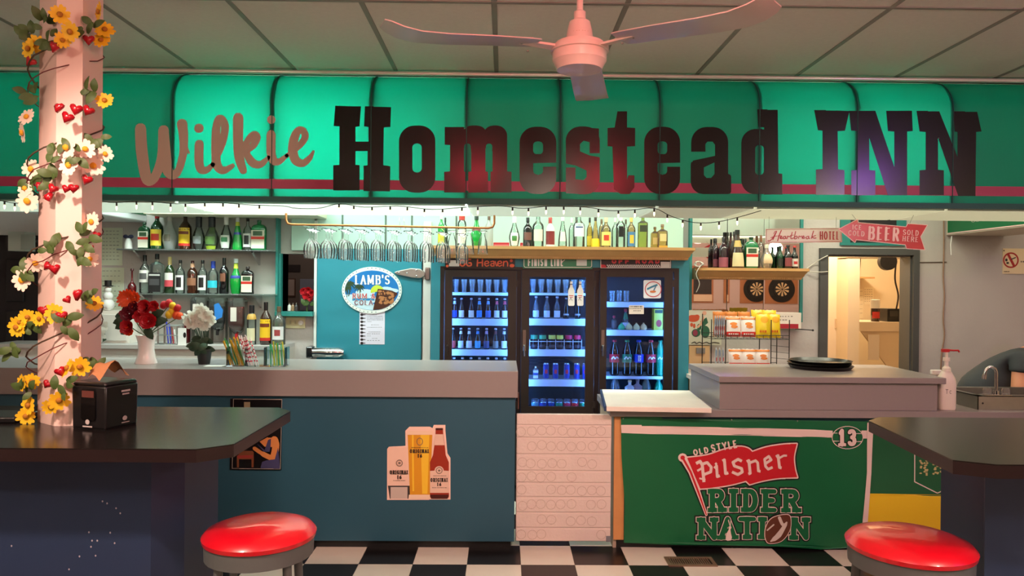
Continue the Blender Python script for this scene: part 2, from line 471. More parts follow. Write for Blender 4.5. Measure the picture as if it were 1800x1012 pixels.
# ---- ceiling: lay-in boards and grid bars
CX, CY, CW, CD = -.054, 3.39, .61, 1.22
ceil = struct('ceiling', MB().box(XL-.2, XR+.2, YB-.2, YW+.3, CEIL+.012, CEIL+.1), CEILM)
cm = MB().box(.013, CW-.013, .013, CD-.013, .0, .012).mesh('ceiling_board'); fix_normals(cm); cm.materials.append(CEILM)
GRID = paint((150, 146, 138), .6)
for i in range(-7, 7):
    for j in range(-2, 1):
        o = bpy.data.objects.new('ceiling_board', cm); COL.objects.link(o); o.parent = ceil
        o.location = (CX+i*CW, CY+j*CD, CEIL)
for i in range(-7, 8):
    part('grid_bar', MB().box(CX+i*CW-.012, CX+i*CW+.012, CY-2*CD, CY+CD, CEIL-.003, CEIL+.012), GRID, ceil)
for j in range(-2, 2):
    part('grid_bar', MB().box(CX-7*CW, CX+7*CW, CY+j*CD-.012, CY+j*CD+.012, CEIL-.004, CEIL+.011), GRID, ceil)

# ---- walls
struct('wall_left', MB().box(XL-.15, XL, YB, YW+.2, 0, CEIL+.05), ROOMW)
struct('wall_right', MB().box(XR, XR+.15, YB, YW+.2, 0, CEIL+.05), mat('warm_wall', (212, 196, 168), .8))
struct('wall_rear', MB().box(XL, XR, YB-.15, YB, 0, CEIL+.05), ROOMW)
# wall behind the bar, with a kitchen doorway, a small window and a dark doorway
kx0, kx1, kz = X(1453, YW), X(1602, YW), Zp(448, YW, 1520)
nx0, nx1, nz0, nz1 = X(497, YW), X(556, YW), Zp(547, YW, 525), Zp(446, YW, 525)
dx0, dx1, dz = X(-60, YW), X(152, YW), Zp(413, YW, 30)
wb = MB()
for a, b, z0, z1 in ((XL, dx0, 0, CEIL), (dx0, dx1, dz, CEIL), (dx1, nx0, 0, CEIL), (nx0, nx1, 0, nz0), (nx0, nx1, nz1, CEIL),
                     (nx1, kx0, 0, CEIL), (kx0, kx1, kz, CEIL), (kx1, XR, 0, CEIL)):
    wb.box(a, b, YW, YW+.16, z0, z1)
wall_back = struct('wall_back', wb, PLASTER)
# pale panels over the cold-room door
for k, (a, b) in enumerate(((512, 553), (556, 600), (603, 676), (679, 722), (725, 800), (803, 1010), (1013, 1200))):
    part('panel', MB().box(X(a, 6.22), X(b, 6.22), 6.21, YW, Zp(440, 6.22, a), 2.6), paint((186, 216, 202), .55), wall_back, bevel=.004)
FR = paint((74, 74, 72), .5)
fo0, fo1, foz = X(1441.5, 6.22), X(1616, 6.22), Zp(436.5, 6.22, 1520)
struct('door_1', MB().box(fo0, kx0, 6.215, YW, 0, foz).box(kx1, fo1, 6.215, YW, 0, foz).box(kx0, kx1, 6.215, YW, kz, foz)
       .box(kx1-.012, kx1, YW, YW+.165, 0, kz).box(kx0, kx0+.012, YW, YW+.165, 0, kz).box(kx0, kx1, YW, YW+.165, kz-.012, kz), FR)
# dark doorway at the far end: its shade is put in as a black leaf
d2 = struct('door_2', MB().box(dx0, dx1, YW+.05, YW+.1, 0, dz), mat('doorway_shade', (20, 22, 27), .5))
for a, b, c, d in ((12, 44, 455, 530), (12, 44, 545, 640)):
    part('shade_panel', MB().box(X(a, 6.3), X(b, 6.3), YW+.03, YW+.05, Zp(d, 6.3, a), Zp(c, 6.3, a)), mat('doorway_shade', (20, 22, 27)), d2, bevel=.01)
# the window beside the cold room: dim room behind it
w1 = struct('window_1', MB().box(nx0-.03, nx0, 6.2, YW+.16, nz0, nz1).box(nx0-.03, nx1, 6.13, YW+.16, nz0-.035, nz0), TRIMT)
struct('wall_far', MB().box(nx0-.7, nx1+.7, 7.6, 7.7, .6, 2.6).box(nx0-.75, nx0-.7, 6.41, 7.7, .6, 2.6).box(nx1+.7, nx1+.75, 6.41, 7.7, .6, 2.6)
       .box(nx0-.7, nx1+.7, 6.41, 7.7, 2.55, 2.6).box(nx0-.7, nx1+.7, 6.41, 7.7, .6, .65), paint((112, 100, 92), .8))
# kitchen behind the doorway
KW = mat('kitchen_wall', (236, 214, 176), .7)
ky = 9.2
struct('wall_kitchen', MB().box(1.9, 5.4, ky, ky+.1, 0, 2.5).box(1.8, 1.9, 6.41, ky, 0, 2.5).box(5.3, 5.4, 6.41, ky, 0, 2.5)
       .box(1.8, 5.4, 6.41, ky, 2.4, 2.5), KW)
struct('wall_partition', MB().box(1.9, X(1487, 7.5), 7.5, 7.6, 0, 2.4).box(X(1487, 7.3), X(1507, 7.3), 7.25, 7.6, 0, Zp(455, 7.3, 1500))
       .box(X(1487, 7.3), 5.3, 7.25, 7.6, Zp(452, 7.25, 1500), 2.4), mat('kitchen_partition', (240, 220, 188), .6))
lamp('kitchen_light', 'POINT', (3.2, 7.0, 2.25), 42, (1, .82, .60), .1)
lamp('kitchen_light', 'POINT', (3.95, 8.3, 2.2), 38, (1, .82, .60), .1)
# soffits: a cream lip over the bottle shelves, ducts that run to the awning at both ends
struct('trim_1', MB().box(X(256, 5.95), X(560, 5.95), 5.9, YW, Zp(377, 5.9, 380), Zp(366, 5.9, 380)+.05), CREAM, bevel=.004)
bx = X(258, YW); struct('trim_2', MB().box(bx-.5, bx, 5.17, YW, 2.075, 2.4), paint((222, 224, 226), .5), bevel=.01)
bx2 = X(1662, YW); struct('trim_3', MB().box(bx2, bx2+.5, 5.17, YW, Zp(414, YW, 1662), 2.4), paint((214, 200, 182), .5), bevel=.006)
struct('trim_4', MB().box(X(486, 6.2), X(490, 6.2), 6.17, YW, .9, 2.5), TRIMT)

# ================================================================== the awning
AY, AZ0, AZ1, ATOP = 4.37, Zp(355, 4.37, 885), 2.64, CEIL-.012
ABACK = 4.645
def aw_profile(n=10):
    p = [(AY, AZ0), (AY, AZ0+.2), (AY, AZ1)]
    for i in range(1, n+1):
        t = PI/2*i/n; p.append((AY+(ABACK-AY)*(1-math.cos(t)), AZ1+(ATOP-AZ1)*math.sin(t)))
    return p
prof = aw_profile()
ribs_px = [303, 478, 652, 820, 985, 1160, 1335, 1507, 1675]
ribx = [X(p, AY, 250) for p in ribs_px]
sp_ = (ribx[-1]-ribx[0])/8
ribx = [ribx[0]-sp_*k for k in (3, 2, 1)]+ribx+[ribx[-1]+sp_*k for k in (1, 2)]
AX0, AX1 = ribx[0], ribx[-1]
awn = thing('awning', 'long teal fabric awning with big black lettering and a pink stripe over the bar', 'awning', ((AX0+AX1)/2, AY, AZ0))
FAB = mat('teal_awning_fabric', (4, 146, 118), .5, transl=.45)
for a, b in zip(ribx[:-1], ribx[1:]):
    mb = MB(); vs = []; n = len(prof)
    for x in (a+.003, b-.003): vs += [(x, y, z) for y, z in prof]
    mb.add(vs, [(i, i+1, n+i+1, n+i) for i in range(n-1)], True)
    part('fabric_panel', mb, FAB, awn)
RIB = paint((20, 70, 66), .6)
for x in ribx:
    mb = MB(); n = len(prof); w = .016; ins = []
    for y, z in prof:
        cy, cz = ABACK, AZ1
        if z <= AZ1: ins.append((y+.05, z))
        else:
            k = .82; ins.append((cy+(y-cy)*k, cz+(z-cz)*k))
    for i in range(n-1):
        o0, o1, i0, i1 = prof[i], prof[i+1], ins[i], ins[i+1]; e = .004
        mb.hexa([(x-w, o0[0]+e, o0[1]), (x+w, o0[0]+e, o0[1]), (x+w, i0[0], i0[1]), (x-w, i0[0], i0[1])],
                [(x-w, o1[0]+e, o1[1]), (x+w, o1[0]+e, o1[1]), (x+w, i1[0], i1[1]), (x-w, i1[0], i1[1])])
    part('rib', mb, RIB, awn)
    part('seam', MB().tube([(x, y-.001, z) for y, z in prof], .0035, 5), paint((16, 84, 76), .6), awn)
part('hem', MB().box(AX0, AX1, AY-.006, AY+.03, AZ0-.012, AZ0+.02), paint((22, 92, 84), .5), awn)
PST = mat('pink_stripe', (176, 62, 98), .45)
s0, s1 = Zp(340, AY, 885)-.004, Zp(324, AY, 885)
part('stripe', MB().box(AX0, AX1, AY-.0015, AY, s0+.018, s1+.018), PST, awn)
part('back_sheet', MB().add([(AX0, ABACK+.5, AZ0+.02), (AX1, ABACK+.5, AZ0+.02), (AX1, ABACK+.5, CEIL-.02), (AX0, ABACK+.5, CEIL-.02)], [(0, 1, 2, 3)]),
     mat('white_sheet', (235, 235, 225), .6, transl=.6), awn)
for x in (AX0, AX1):
    part('end_panel', MB().prism([(AY+.003, AZ0), (ABACK+.5, AZ0), (ABACK+.5, CEIL-.02)]+[(y+.003, z) for y, z in prof[::-1][:-1]], x-.004, x+.004, 'x'), FAB, awn)
# the lettering, cut vinyl on the fabric
VINYL = mat('black_vinyl', (9, 9, 10), .22, spec=.5); GREYV = mat('grey_vinyl', (196, 176, 158), .5)
c4, c5 = crop(200, 120, 2.25), crop(1000, 120, 2.25)
def awl(shapes, tx, m, nm='letter', off=.0025): part(nm, flat(shapes, 2.0, onplane(AY-off, tx)), m, awn)
awl([[(876,148),(978,151),(972,230),(956,230),(956,290),(1008,290),(1008,232),(990,230),(993,150),(1097,153),(1094,233),(1068,233),
      (1066,384),(1094,386),(1092,487),(988,485),(988,384),(1004,384),(1004,328),(956,328),(956,382),(972,383),(972,484),(868,483),
      (868,382),(892,382),(893,228),(870,228)]], c4, VINYL)
awl([('+', rrect(1128, 226, 1272, 492, 62)), ('-', rrect(1181, 297, 1218, 412, 17))], c4, VINYL)
awl([('+', rect(1309, 232, 1372, 302)), ('+', rect(1330, 232, 1385, 492)), ('+', rrect(1375, 226, 1478, 330, 42)), ('+', rrect(1460, 226, 1556, 330, 42)),
     ('+', rect(1414, 270, 1470, 492)), ('+', rect(1498, 270, 1556, 492)), ('-', rrect(1386, 297, 1412, 345, 12)), ('-', rrect(1472, 297, 1497, 345, 12)),
     ('-', rect(1386, 320, 1413, 495)), ('-', rect(1471, 320, 1497, 495)),
     ('+', rect(1307, 408, 1390, 492)), ('+', rect(1402, 408, 1480, 492)), ('+', rect(1490, 408, 1573, 492))], c4, VINYL)
def low_e(x0, x1, tx, y0=231, y1=497):
    cx0, cx1 = x0+(x1-x0)*.37, x0+(x1-x0)*.64
    awl([('+', rrect(x0, y0, x1, y1, 62)), ('-', rrect(cx0, 289, cx1, 340, 15)), ('-', rect(cx0, 374, x1+5, 389)), ('-', rrect(cx0, 374, cx1, 420, 16))], tx, VINYL)
low_e(1605, 1750, c4)
awl([('+', rrect(-12, 230, 122, 498, 56)), ('+', rect(82, 237, 119, 336)), ('+', rect(-12, 392, 26, 495)),
     ('-', [(44,300),(58,286),(82,292),(82,336),(126,336),(126,352),(84,345),(44,328)]),
     ('-', [(-16,376),(26,384),(70,404),(70,430),(58,442),(26,438),(26,392),(-16,392)])], c5, VINYL)
awl([('+', rect(153, 235, 262, 308)), ('+', [(192,170),(230,170),(230,440),(236,424),(259,424),(259,470),(240,497),(205,497),(178,478),(172,300),(180,240)])], c5, VINYL)
low_e(298, 440, c5)
awl([('+', rrect(484, 232, 630, 420, 60)), ('+', rrect(482, 335, 630, 497, 50)), ('+', rect(575, 300, 630, 497)), ('+', rrect(570, 418, 642, 497, 12)),
     ('-', [(538,328),(538,302),(548,290),(568,290),(578,302),(578,350),(545,356),(480,372),(478,330)]),
     ('+', [(486,290),(540,290),(540,330),(486,330)]), ('+', [(490,365),(578,346),(578,372),(520,392),(484,420)]),
     ('-', [(534,392),(576,372),(576,418),(562,434),(545,434),(534,422)])], c5, VINYL)
awl([('+', rrect(682, 240, 812, 498, 56)), ('+', [(745,162),(826,164),(830,497),(772,497),(772,232),(750,232)]), ('+', rect(772, 417, 844, 499)),
     ('-', rrect(737, 303, 771, 422, 16))], c5, VINYL)
awl([[(970,165),(1110,168),(1092,247),(1063,247),(1065,400),(1090,402),(1090,500),(977,500),(977,400),(1003,400),(1003,245),(985,245)]], c5, VINYL)
awl([[(1108,168),(1212,168),(1287,390),(1287,250),(1262,250),(1255,168),(1357,168),(1360,250),(1338,250),(1338,502),(1262,502),(1188,275),
      (1188,402),(1212,402),(1212,502),(1117,502),(1117,402),(1140,402),(1140,248),(1116,248)]], c5, VINYL)
awl([[(1375,168),(1465,170),(1537,350),(1537,250),(1526,250),(1520,170),(1615,172),(1632,250),(1611,250),(1608,505),(1540,505),(1460,275),
      (1460,402),(1483,402),(1483,502),(1387,502),(1387,402),(1411,402),(1411,250),(1387,250)]], c5, VINYL)
def script(paths, dots=()):
    sh = []
    for pts, ws in paths:
        q = smooth([(x, y, w) for (x, y), w in zip(pts, ws if isinstance(ws, (list, tuple)) else [ws]*len(pts))], 5)
        sh += stroke([(a, b) for a, b, _ in q], [c for _, _, c in q])
    for x, y, r in dots: sh.append(ell(x, y, r, r))
    return sh
for p, d in (([([(106,238),(110,320),(125,420),(140,445),(165,425),(190,350),(197,245)], [44,46,44,40,36,38,42]),
               ([(197,245),(203,330),(212,400),(232,422),(255,405),(274,340),(276,270),(270,220)], [40,44,42,36,30,32,36,42]), ([(276,300),(298,335)], [24,8])], ()),
             ([([(338,300),(337,370),(346,400),(368,402),(392,380)], [36,36,34,26,18])], ((337, 237, 19),)),
             ([([(392,380),(425,310),(440,235),(428,200),(412,205),(404,260),(404,350),(412,390),(435,404),(470,385)], [20,28,32,28,30,34,36,36,30,18])], ()),
             ([([(492,196),(492,300),(498,360),(512,404)], [42,40,38,30]), ([(500,330),(535,280),(556,262),(566,275),(552,305),(525,330),(548,372),(580,380),(612,352)], [16,28,30,30,28,26,34,28,16])], ()),
             ([([(622,262),(622,330),(630,362),(652,370),(684,345)], [36,36,34,26,16])], ((623, 203, 17),)),
             ([([(684,345),(730,310),(756,275),(750,248),(730,246),(714,275),(708,320),(718,362),(745,376),(772,358),(790,328)], [16,24,28,28,30,36,38,36,30,24,10])], ())):
    awl(script(p), c4, GREYV)
    for x_, y_, r_ in d: awl([ell(x_, y_, r_, r_)], c4, GREYV, 'letter_dot')
for i in (3, 6, 9, 11):
    part('partition', MB().box(ribx[i]-.006, ribx[i]+.006, AY+.09, ABACK+.49, AZ0+.022, CEIL-.1), paint((60, 130, 118), .7), awn)  # unseen boards added to hold the tube light within its bays
# rail along the awning's top edge
solo('awning_rail', MB().tube([(AX0, AY+.1, 2.846), (AX1, AY+.1, 2.846)], .013, 10), mat('white_rail', (225, 222, 215), .25, .4),
     'thin white metal rail along the top of the teal awning', 'rail')
# lamps in and under the awning: fluorescent tubes behind the fabric, diffusers below
def tube_lamp(x0, x1, y, z, strength, col, label):
    t = thing('fluorescent_tube', label, 'lamp', ((x0+x1)/2, y, z), 'tubes inside the awning')
    part('tube', MB().cyl((x0, y, z), .013, x1-x0, 10, 'x'), mat('tube_glow_%d' % (strength*10), (255, 255, 255), emit=col, estr=strength), t)
    part('end_cap', MB().cyl((x0-.02, y, z), .014, .02, 10, 'x'), STEEL, t); part('end_cap', MB().cyl((x1, y, z), .014, .02, 10, 'x'), STEEL, t)
    part('batten', MB().box(x0-.02, x1+.02, y-.03, y+.03, z+.03, z+.08), WHITE, t)
for i0, i1, e in ((3, 4, 145), (4, 5, 145), (5, 6, 42), (9, 10, 60), (10, 11, 60)):
    tube_lamp(ribx[i0]+.06, ribx[i1]-.06, 4.72, 2.42, e, (240, 255, 240), 'white fluorescent tube glowing behind the teal awning fabric')
DIFC = [((ribx[0], ribx[3]), 4.0, (225, 255, 245)), ((ribx[3], ribx[6]), 8.5, (228, 255, 244)), ((ribx[6], ribx[8]), 3.6, (228, 255, 244)),
        ((ribx[8], ribx[9]), 1.4, (250, 252, 225)), ((ribx[9], ribx[11]), 3.0, (255, 252, 214)), ((ribx[11], ribx[13]), 2.4, (255, 250, 215))]
for k, ((a, b), e, c) in enumerate(DIFC):
    t = solo('light_diffuser', MB().box(a+.01, b-.01, AY+.06, ABACK+.47, AZ0+.004, AZ0+.012), mat('diffuser_%d' % k, (240, 240, 235), .5, emit=c, estr=e),
         'white louvred light panel under the awning '+('beside the post', 'over the glass rack', 'over the drinks cooler', 'beside the wall shelf', 'above the arrow sign', 'over the sink')[k], 'light panel')
    part('light_stop_lid', MB().box(a+.01, b-.01, AY+.06, ABACK+.47, AZ0+.0125, AZ0+.02), WHITE, t)  # added lid, keeps the panel's glow from lighting the fabric above
    n = 36; mb = MB()
    for j in range(n):
        y = AY+.062+j*(ABACK+.465-AY-.062)/n; mb.box(a+.01, b-.01, y, y+.003, AZ0-.018, AZ0+.0035)
    part('louver_grid', mb, paint((226, 226, 218), .5), t, kind='stuff')

# ================================================================== the bar
BZ = 1.067
FY = WH(700, 651, BZ).y; FZ = Zp(697.7, FY, 700)
LAM = mat('grey_laminate', (142, 134, 133), .3, var=.03, vscale=60)
BLUE = mat('bar_blue', (36, 82, 101), .45, var=.06, vscale=4)
PY = FY+.035                                    # bar front panel
bx0, bx1 = -3.7, X(910.5, FY, 670)
solo('bar_worktop', MB().box(bx0, bx1, FY, FY+.62, FZ, BZ), LAM, 'long grey laminate bar top with a deep square edge', 'bar top', bevel=.003)
px1 = X(905, PY, 800); pz = Zp(951, PY, 800)
bar = thing('bar_counter', 'dark teal painted bar front with black toe kick under the long grey top', 'bar', ((bx0+px1)/2, PY, 0))
part('front_panel', MB().box(bx0, px1, PY, PY+.03, pz, FZ), BLUE, bar)
part('end_panel', MB().box(px1-.03, px1, PY+.03, PY+.5, pz, FZ), BLUE, bar)
part('toe_kick', MB().box(bx0, px1-.02, PY+.03, PY+.05, 0, pz), BLACK, bar)
part('back_panel', MB().box(bx0, px1-.03, PY+.47, PY+.5, 0, FZ), BLUE, bar)
# latch hardware on the bar end
solo('hinge_plate', MB().box(bx1+.001, bx1+.008, FY+.06, FY+.1, Zp(722, FY, 912), Zp(693, FY, 912)), mat('rusty_metal', (112, 80, 70), .5, .6), 'small rusty hinge plate on the end of the grey bar top', 'hinge', bevel=.002)
# white gate with ring marks
GY = PY+.03
gx0, gx1, gz0, gz1 = X(907, GY, 850), X(1074, GY, 850), Zp(951, GY, 990), Zp(728, GY, 990)
GW = mat('stained_white_board', (216, 200, 192), .7, var=.06, vscale=9, bump=.2, bscale=60)
gate = solo('bar_gate', MB().box(gx0, gx1, GY, GY+.03, gz0, gz1), GW, 'white grooved bar gate with faint round stains beside the teal bar', 'gate', bevel=.003)
rows = [(728, 746), (748, 768), (770, 797), (801, 826), (829, 847), (850, 872), (876, 899), (902, 926), (929, 950)]
for a, b in rows:
    part('slat', MB().box(gx0+.002, gx1-.002, GY-.005, GY, Zp(b, GY, 990), Zp(a, GY, 990)), GW, gate, bevel=.003)
RING = mat('ring_stain', (190, 172, 160), .8)
sh = []
for a, b in rows[1:]:
    for k in range(9):
        if random.random() < .8:
            x = 917+k*17.6+random.uniform(-2, 2); y = (a+b)/2+random.uniform(-2, 2)
            sh += [('+', ell(x, y, 8.6, 8.4, 18)), ('-', ell(x, y, 7.6, 7.4, 18))]
prints(gate, [(RING, sh, 'ring_stain')], .8, GY-.005)
part('corner_plate', MB().box(X(1065, GY, 945), gx1, GY-.009, GY-.005, Zp(951, GY, 1070), Zp(941, GY, 1070)), paint((120, 122, 128), .4), gate)
# lower counter at the other side
CZ = CAMZ-(722-503.5)*4.38/F
CYF = 4.38
ctx0 = X(1058, CYF, 725)
ctop = solo('counter_worktop', MB().box(ctx0+.05, 4.6, CYF, CYF+.62, CZ-.042, CZ), LAM, 'low grey laminate counter top running under the sink and the raised box', 'counter top', bevel=.002)
CFY = CYF+.045
cnt = thing('lower_counter', 'low counter body hidden behind the green banner, with raw wood edge', 'counter', ((ctx0+4.6)/2, CFY, 0))
part('front_panel', MB().box(X(1090, CFY, 850), 4.6, CFY+.012, CFY+.03, .08, CZ-.042), BLUE, cnt)
part('wood_edge', MB().box(X(1079, CFY, 850), X(1097, CFY, 850), CFY-.002, CFY+.02, Zp(948, CFY, 1085), CZ-.042), mat('raw_wood', (200, 142, 84), .6, var=.15, vscale=14), cnt)
part('end_panel', MB().box(X(1079, CFY, 850), X(1079, CFY, 850)+.02, CFY+.02, CFY+.65, 0, CZ-.042), paint((170, 150, 130), .6), cnt)
part('toe_kick', MB().box(X(1079, CFY, 850)+.01, 4.6, CFY+.031, CFY+.05, 0, .085), BLACK, cnt)
# white flap lying on it
fz = CZ+.03
q = [WH(1066, 714, fz), WH(1251, 717, fz), WH(1212, 686, fz), WH(1058, 684, fz)]
fl_ = thing('counter_flap', 'worn white lift-up flap lying on the low grey counter by the gate', 'counter flap', (q[0].x, q[0].y, CZ+.001))
part('board', MB().hexa([(p.x, p.y, CZ+.001) for p in q], [tuple(p) for p in q]), mat('worn_white', (232, 226, 214), .5, var=.1, vscale=7), fl_, bevel=.003)
part('edge_strip', MB().hexa([(q[0].x-.012, q[0].y, CZ+.002), (q[0].x, q[0].y, CZ+.002), (q[3].x, q[3].y, CZ+.002), (q[3].x-.012, q[3].y, CZ+.002)],
     [(q[0].x-.012, q[0].y, fz), (q[0].x, q[0].y, fz), (q[3].x, q[3].y, fz), (q[3].x-.012, q[3].y, fz)]), paint((40, 62, 96), .4), fl_)
# raised box with overhanging top
RZ = 1.045
ra, rb, rc, rd = WH(1265, 657, RZ), WH(1660, 663, RZ), WH(1603, 641, RZ), WH(1236, 640, RZ)
rbx = thing('raised_counter_box', 'raised grey laminate box with overhanging top standing on the low counter', 'counter box', ((ra.x+rb.x)/2, ra.y, CZ))
x0, x1, yf, yb_ = X(1265, CYF+.03, 690), X(1648, CYF+.03, 690), CYF+.03, max(rc.y, rd.y)-.03
part('body', MB().box(x0, x1, yf, yb_, CZ, RZ-.04), LAM, rbx, bevel=.002)
part('top', MB().box(x0-.012, x1+.035, yf-.03, yb_+.02, RZ-.036, RZ), LAM, rbx, bevel=.003)
part('shadow_gap', MB().box(x0+.004, x1-.004, yf+.004, yb_-.004, RZ-.041, RZ-.035), paint((60, 56, 56), .6), rbx)
# ================================================================== front tables, post, stools, fan
TABT = mat('dark_table_laminate', (24, 20, 20), .2, var=.1, vscale=25)
TEDGE = paint((34, 22, 24), .3)
PED = mat('table_blue', (36, 54, 86), .45, var=.08, vscale=5)
def table(name, label, pts, th, ped, cat='table'):
    cx = sum(p[0] for p in pts)/len(pts); cy = sum(p[1] for p in pts)/len(pts)
    t = thing(name, label, cat, (cx, cy, 0))
    part('top', MB().prism([(p[0], p[1]) for p in pts], BZ-.004, BZ, 'z'), TABT, t)
    part('edge', MB().prism([(p[0], p[1]) for p in pts], BZ-th, BZ-.004, 'z'), TEDGE, t)
    part('pedestal', MB().prism(ped, 0, BZ-th, 'z'), PED, t)
    return t
a, b, c, d = [WH(*p, BZ) for p in ((345, 789), (411, 780), (512, 722), (490, 716))]
lt_ = table('bar_table', 'dark high table with chamfered corners and blue pedestal around the pink post',
      [(-3.4, a.y), (a.x, a.y), (b.x, b.y), (b.x+.003, c.y), (d.x, d.y), (-3.4, d.y)], .042,
      [(-3.1, 2.47), (X(268, 2.47), 2.47), (X(327, 2.56), 2.56), (X(327, 2.56), 2.86), (-3.1, 2.86)])
qt_ = crop(0, 640, 2.72)
part('paint_chip', flat([ell(x_, y_, 4, 5, 8) for x_, y_ in ((490,655),(512,665),(555,688),(575,712),(425,803),(527,805),(440,843),(465,843),(435,872),(548,855),(457,915),(380,918),(55,868),(330,980))], 2, onplane(2.469, qt_)), paint((190, 180, 190)), lt_, kind='stuff')
a, b, c = [WH(*p, BZ) for p in ((1527, 739), (1675, 808), (1752, 816))]
table('bar_table', 'dark high table with blue pedestal in front of the green banner',
      [(a.x+.08, a.y+.08), (a.x, a.y), (b.x, b.y), (c.x, c.y), (3.2, c.y), (3.2, a.y+.08)], .042,
      [(X(1658, 2.7), 2.7), (X(1658, 2.7), 2.46), (X(1736, 2.36), 2.36), (3.0, 2.36), (3.0, 2.7)])
def stool(name, label, c, r, zt):
    t = thing(name, label, 'stool', (c.x, c.y, 0))
    pr = [(.001, zt), (r*.4, zt-.002), (r*.75, zt-.008), (r*.93, zt-.02), (r*1.0, zt-.036), (r*.985, zt-.05), (r*.93, zt-.056)]
    seat = part('seat', MB().lathe(pr[::-1], (c.x, c.y, 0), 40), mat('red_vinyl', (205, 14, 34), .3, coat=.5, bump=.06, bscale=25), t)
    GM = mat('grey_stool_metal', (92, 98, 98), .45)
    part('seat_ring', MB().lathe([(r*.95, zt-.105), (r*.96, zt-.05), (r*.85, zt-.05), (r*.85, zt-.105), (r*.95, zt-.105)], (c.x, c.y, 0), 40, cap=False), GM, t)
    part('seat_base', MB().lathe([(.0005, zt-.075), (r*.86, zt-.075), (r*.86, zt-.055), (.0005, zt-.055)], (c.x, c.y, 0), 30), GM, t)
    for k in range(4):
        an = PI/4+k*PI/2+.12; x, y = math.cos(an), math.sin(an)
        part('leg', MB().tube([(c.x+x*r*.8, c.y+y*r*.8, zt-.06), (c.x+x*r*1.02, c.y+y*r*1.02, 0)], .0145, 10), GM, t)
    for z, k in ((.24, 1.0),):
        pts = [(c.x+r*.955*k*math.cos(2*PI*i/32), c.y+r*.955*k*math.sin(2*PI*i/32), z) for i in range(33)]
        part('foot_ring', MB().tube(pts, .009, 8), GM, t)
    return t
stool('bar_stool', 'round red vinyl stool with grey metal legs in front of the teal bar', WH(457, 930, .75), .185, .775)
stool('bar_stool', 'round red vinyl stool with grey metal legs in front of the green banner', WH(1599, 950, .75), .196, .775)

# post standing through the table
POST = mat('pale_post_paint', (236, 204, 194), .5, var=.02, vscale=5)
pp = [(X(67, 2.70), 2.70), (X(97, 2.62), 2.62), (X(143, 2.63), 2.63), (X(157, 2.70), 2.70), (X(157, 2.70)-.01, 2.80), (X(97, 2.86), 2.86), (X(75, 2.82), 2.82)]
pcx = sum(p[0] for p in pp)/len(pp); pcy = 2.73
solo('post', MB().prism(pp, BZ+.0005, CEIL-.004, 'z'), POST, 'pale pink chamfered post rising from the dark table to the ceiling', 'post', loc=(pcx, pcy, BZ))

# ceiling fan
FANM = mat('fan_enamel', (236, 210, 202), .32, coat=.3)
fx, fy, fz_ = .27, 2.70, Zp(86, 2.70, 1015)
fan = thing('ceiling_fan', 'pale pink three-blade ceiling fan hanging from a short rod', 'ceiling fan', (fx, fy, CEIL-.004))
part('canopy', MB().lathe([(.02, CEIL-.07), (.055, CEIL-.05), (.065, CEIL-.0045)], (fx, fy, 0), 20), FANM, fan)
zt = Zp(36, 2.7, 1015)
part('rod', MB().cyl((fx, fy, zt-.02), .012, CEIL-.04-zt, 12), FANM, fan)
part('collar', MB().lathe([(.022, zt), (.022, zt+.03), (.014, zt+.035)], (fx, fy, 0), 16), FANM, fan)
part('motor_cone', MB().lathe([(.052, zt-.084), (.046, zt-.04), (.038, zt-.006), (.024, zt+.002)], (fx, fy, 0), 28), FANM, fan)
zh = zt-.084
hub = part('motor_housing', MB().lathe([(.02, zh-.1), (.082, zh-.097), (.094, zh-.072), (.099, zh-.066), (.099, zh-.034), (.106, zh-.032), (.106, zh-.016), (.09, zh-.014), (.088, zh), (.05, zh)], (fx, fy, 0), 36), FANM, fan)
part('maker_plate', MB().lathe([(.0475, zt-.052), (.0435, zt-.032)], (fx, fy, 0), 8, a0=-PI/2-.6, a1=-PI/2+.6), paint((190, 130, 60), .4), fan)
for k, ang in enumerate((79, 199, 319)):
    an = math.radians(ang); dx, dy = math.cos(an), math.sin(an); nx, ny = -dy, dx
    def P(s, w, z): return (fx+dx*s+nx*w, fy+dy*s+ny*w, z)
    mb = MB(); top = []; bot = []
    L = [(.17, .055, 0), (.2, .06, -.002), (.34, .066, -.012), (.5, .07, -.026), (.6, .072, -.03), (.66, .072, -.022), (.7, .066, -.008), (.72, .05, 0)]
    for s, w, dz in L:
        z = zh-.018+dz
        bot.append((P(s, -w, z+.003), P(s, 0, z-.004), P(s, w, z-.005)))
    n = len(bot)
    vs = [p for r in bot for p in r]+[(p[0], p[1], p[2]+.004) for r in bot for p in r]
    fs = []
    for i in range(n-1):
        for j in range(2):
            q0 = i*3+j; fs.append((q0, q0+1, q0+4, q0+3)); o = n*3; fs.append((o+q0, o+q0+3, o+q0+4, o+q0+1))
    rim = [i*3 for i in range(n)]+[n*3-2, n*3-1]+[i*3+2 for i in range(n-2, -1, -1)]+[1]
    o = n*3
    for i in range(len(rim)):
        u, v = rim[i], rim[(i+1) % len(rim)]; fs.append((u, v, o+v, o+u))
    mb.add(vs, fs, True)
    bl = part('blade', mb, mat('fan_blade', (206, 190, 186), .3, .1, coat=.2), fan)
    part('blade_bracket', MB().hexa([P(.08, -.02, zh-.03), P(.23, -.012, zh-.026), P(.23, .012, zh-.022), P(.08, .02, zh-.026)],
                                    [P(.08, -.02, zh-.022), P(.23, -.012, zh-.018), P(.23, .012, zh-.014), P(.08, .02, zh-.018)]), FANM, fan)
    for s, w in ((.195, -.02), (.195, .02), (.225, 0)):
        part('screw', MB().ball(P(s, w, zh-.026+w*.9), .005, 1, 1, .7, 8, 5), STEEL, bl)

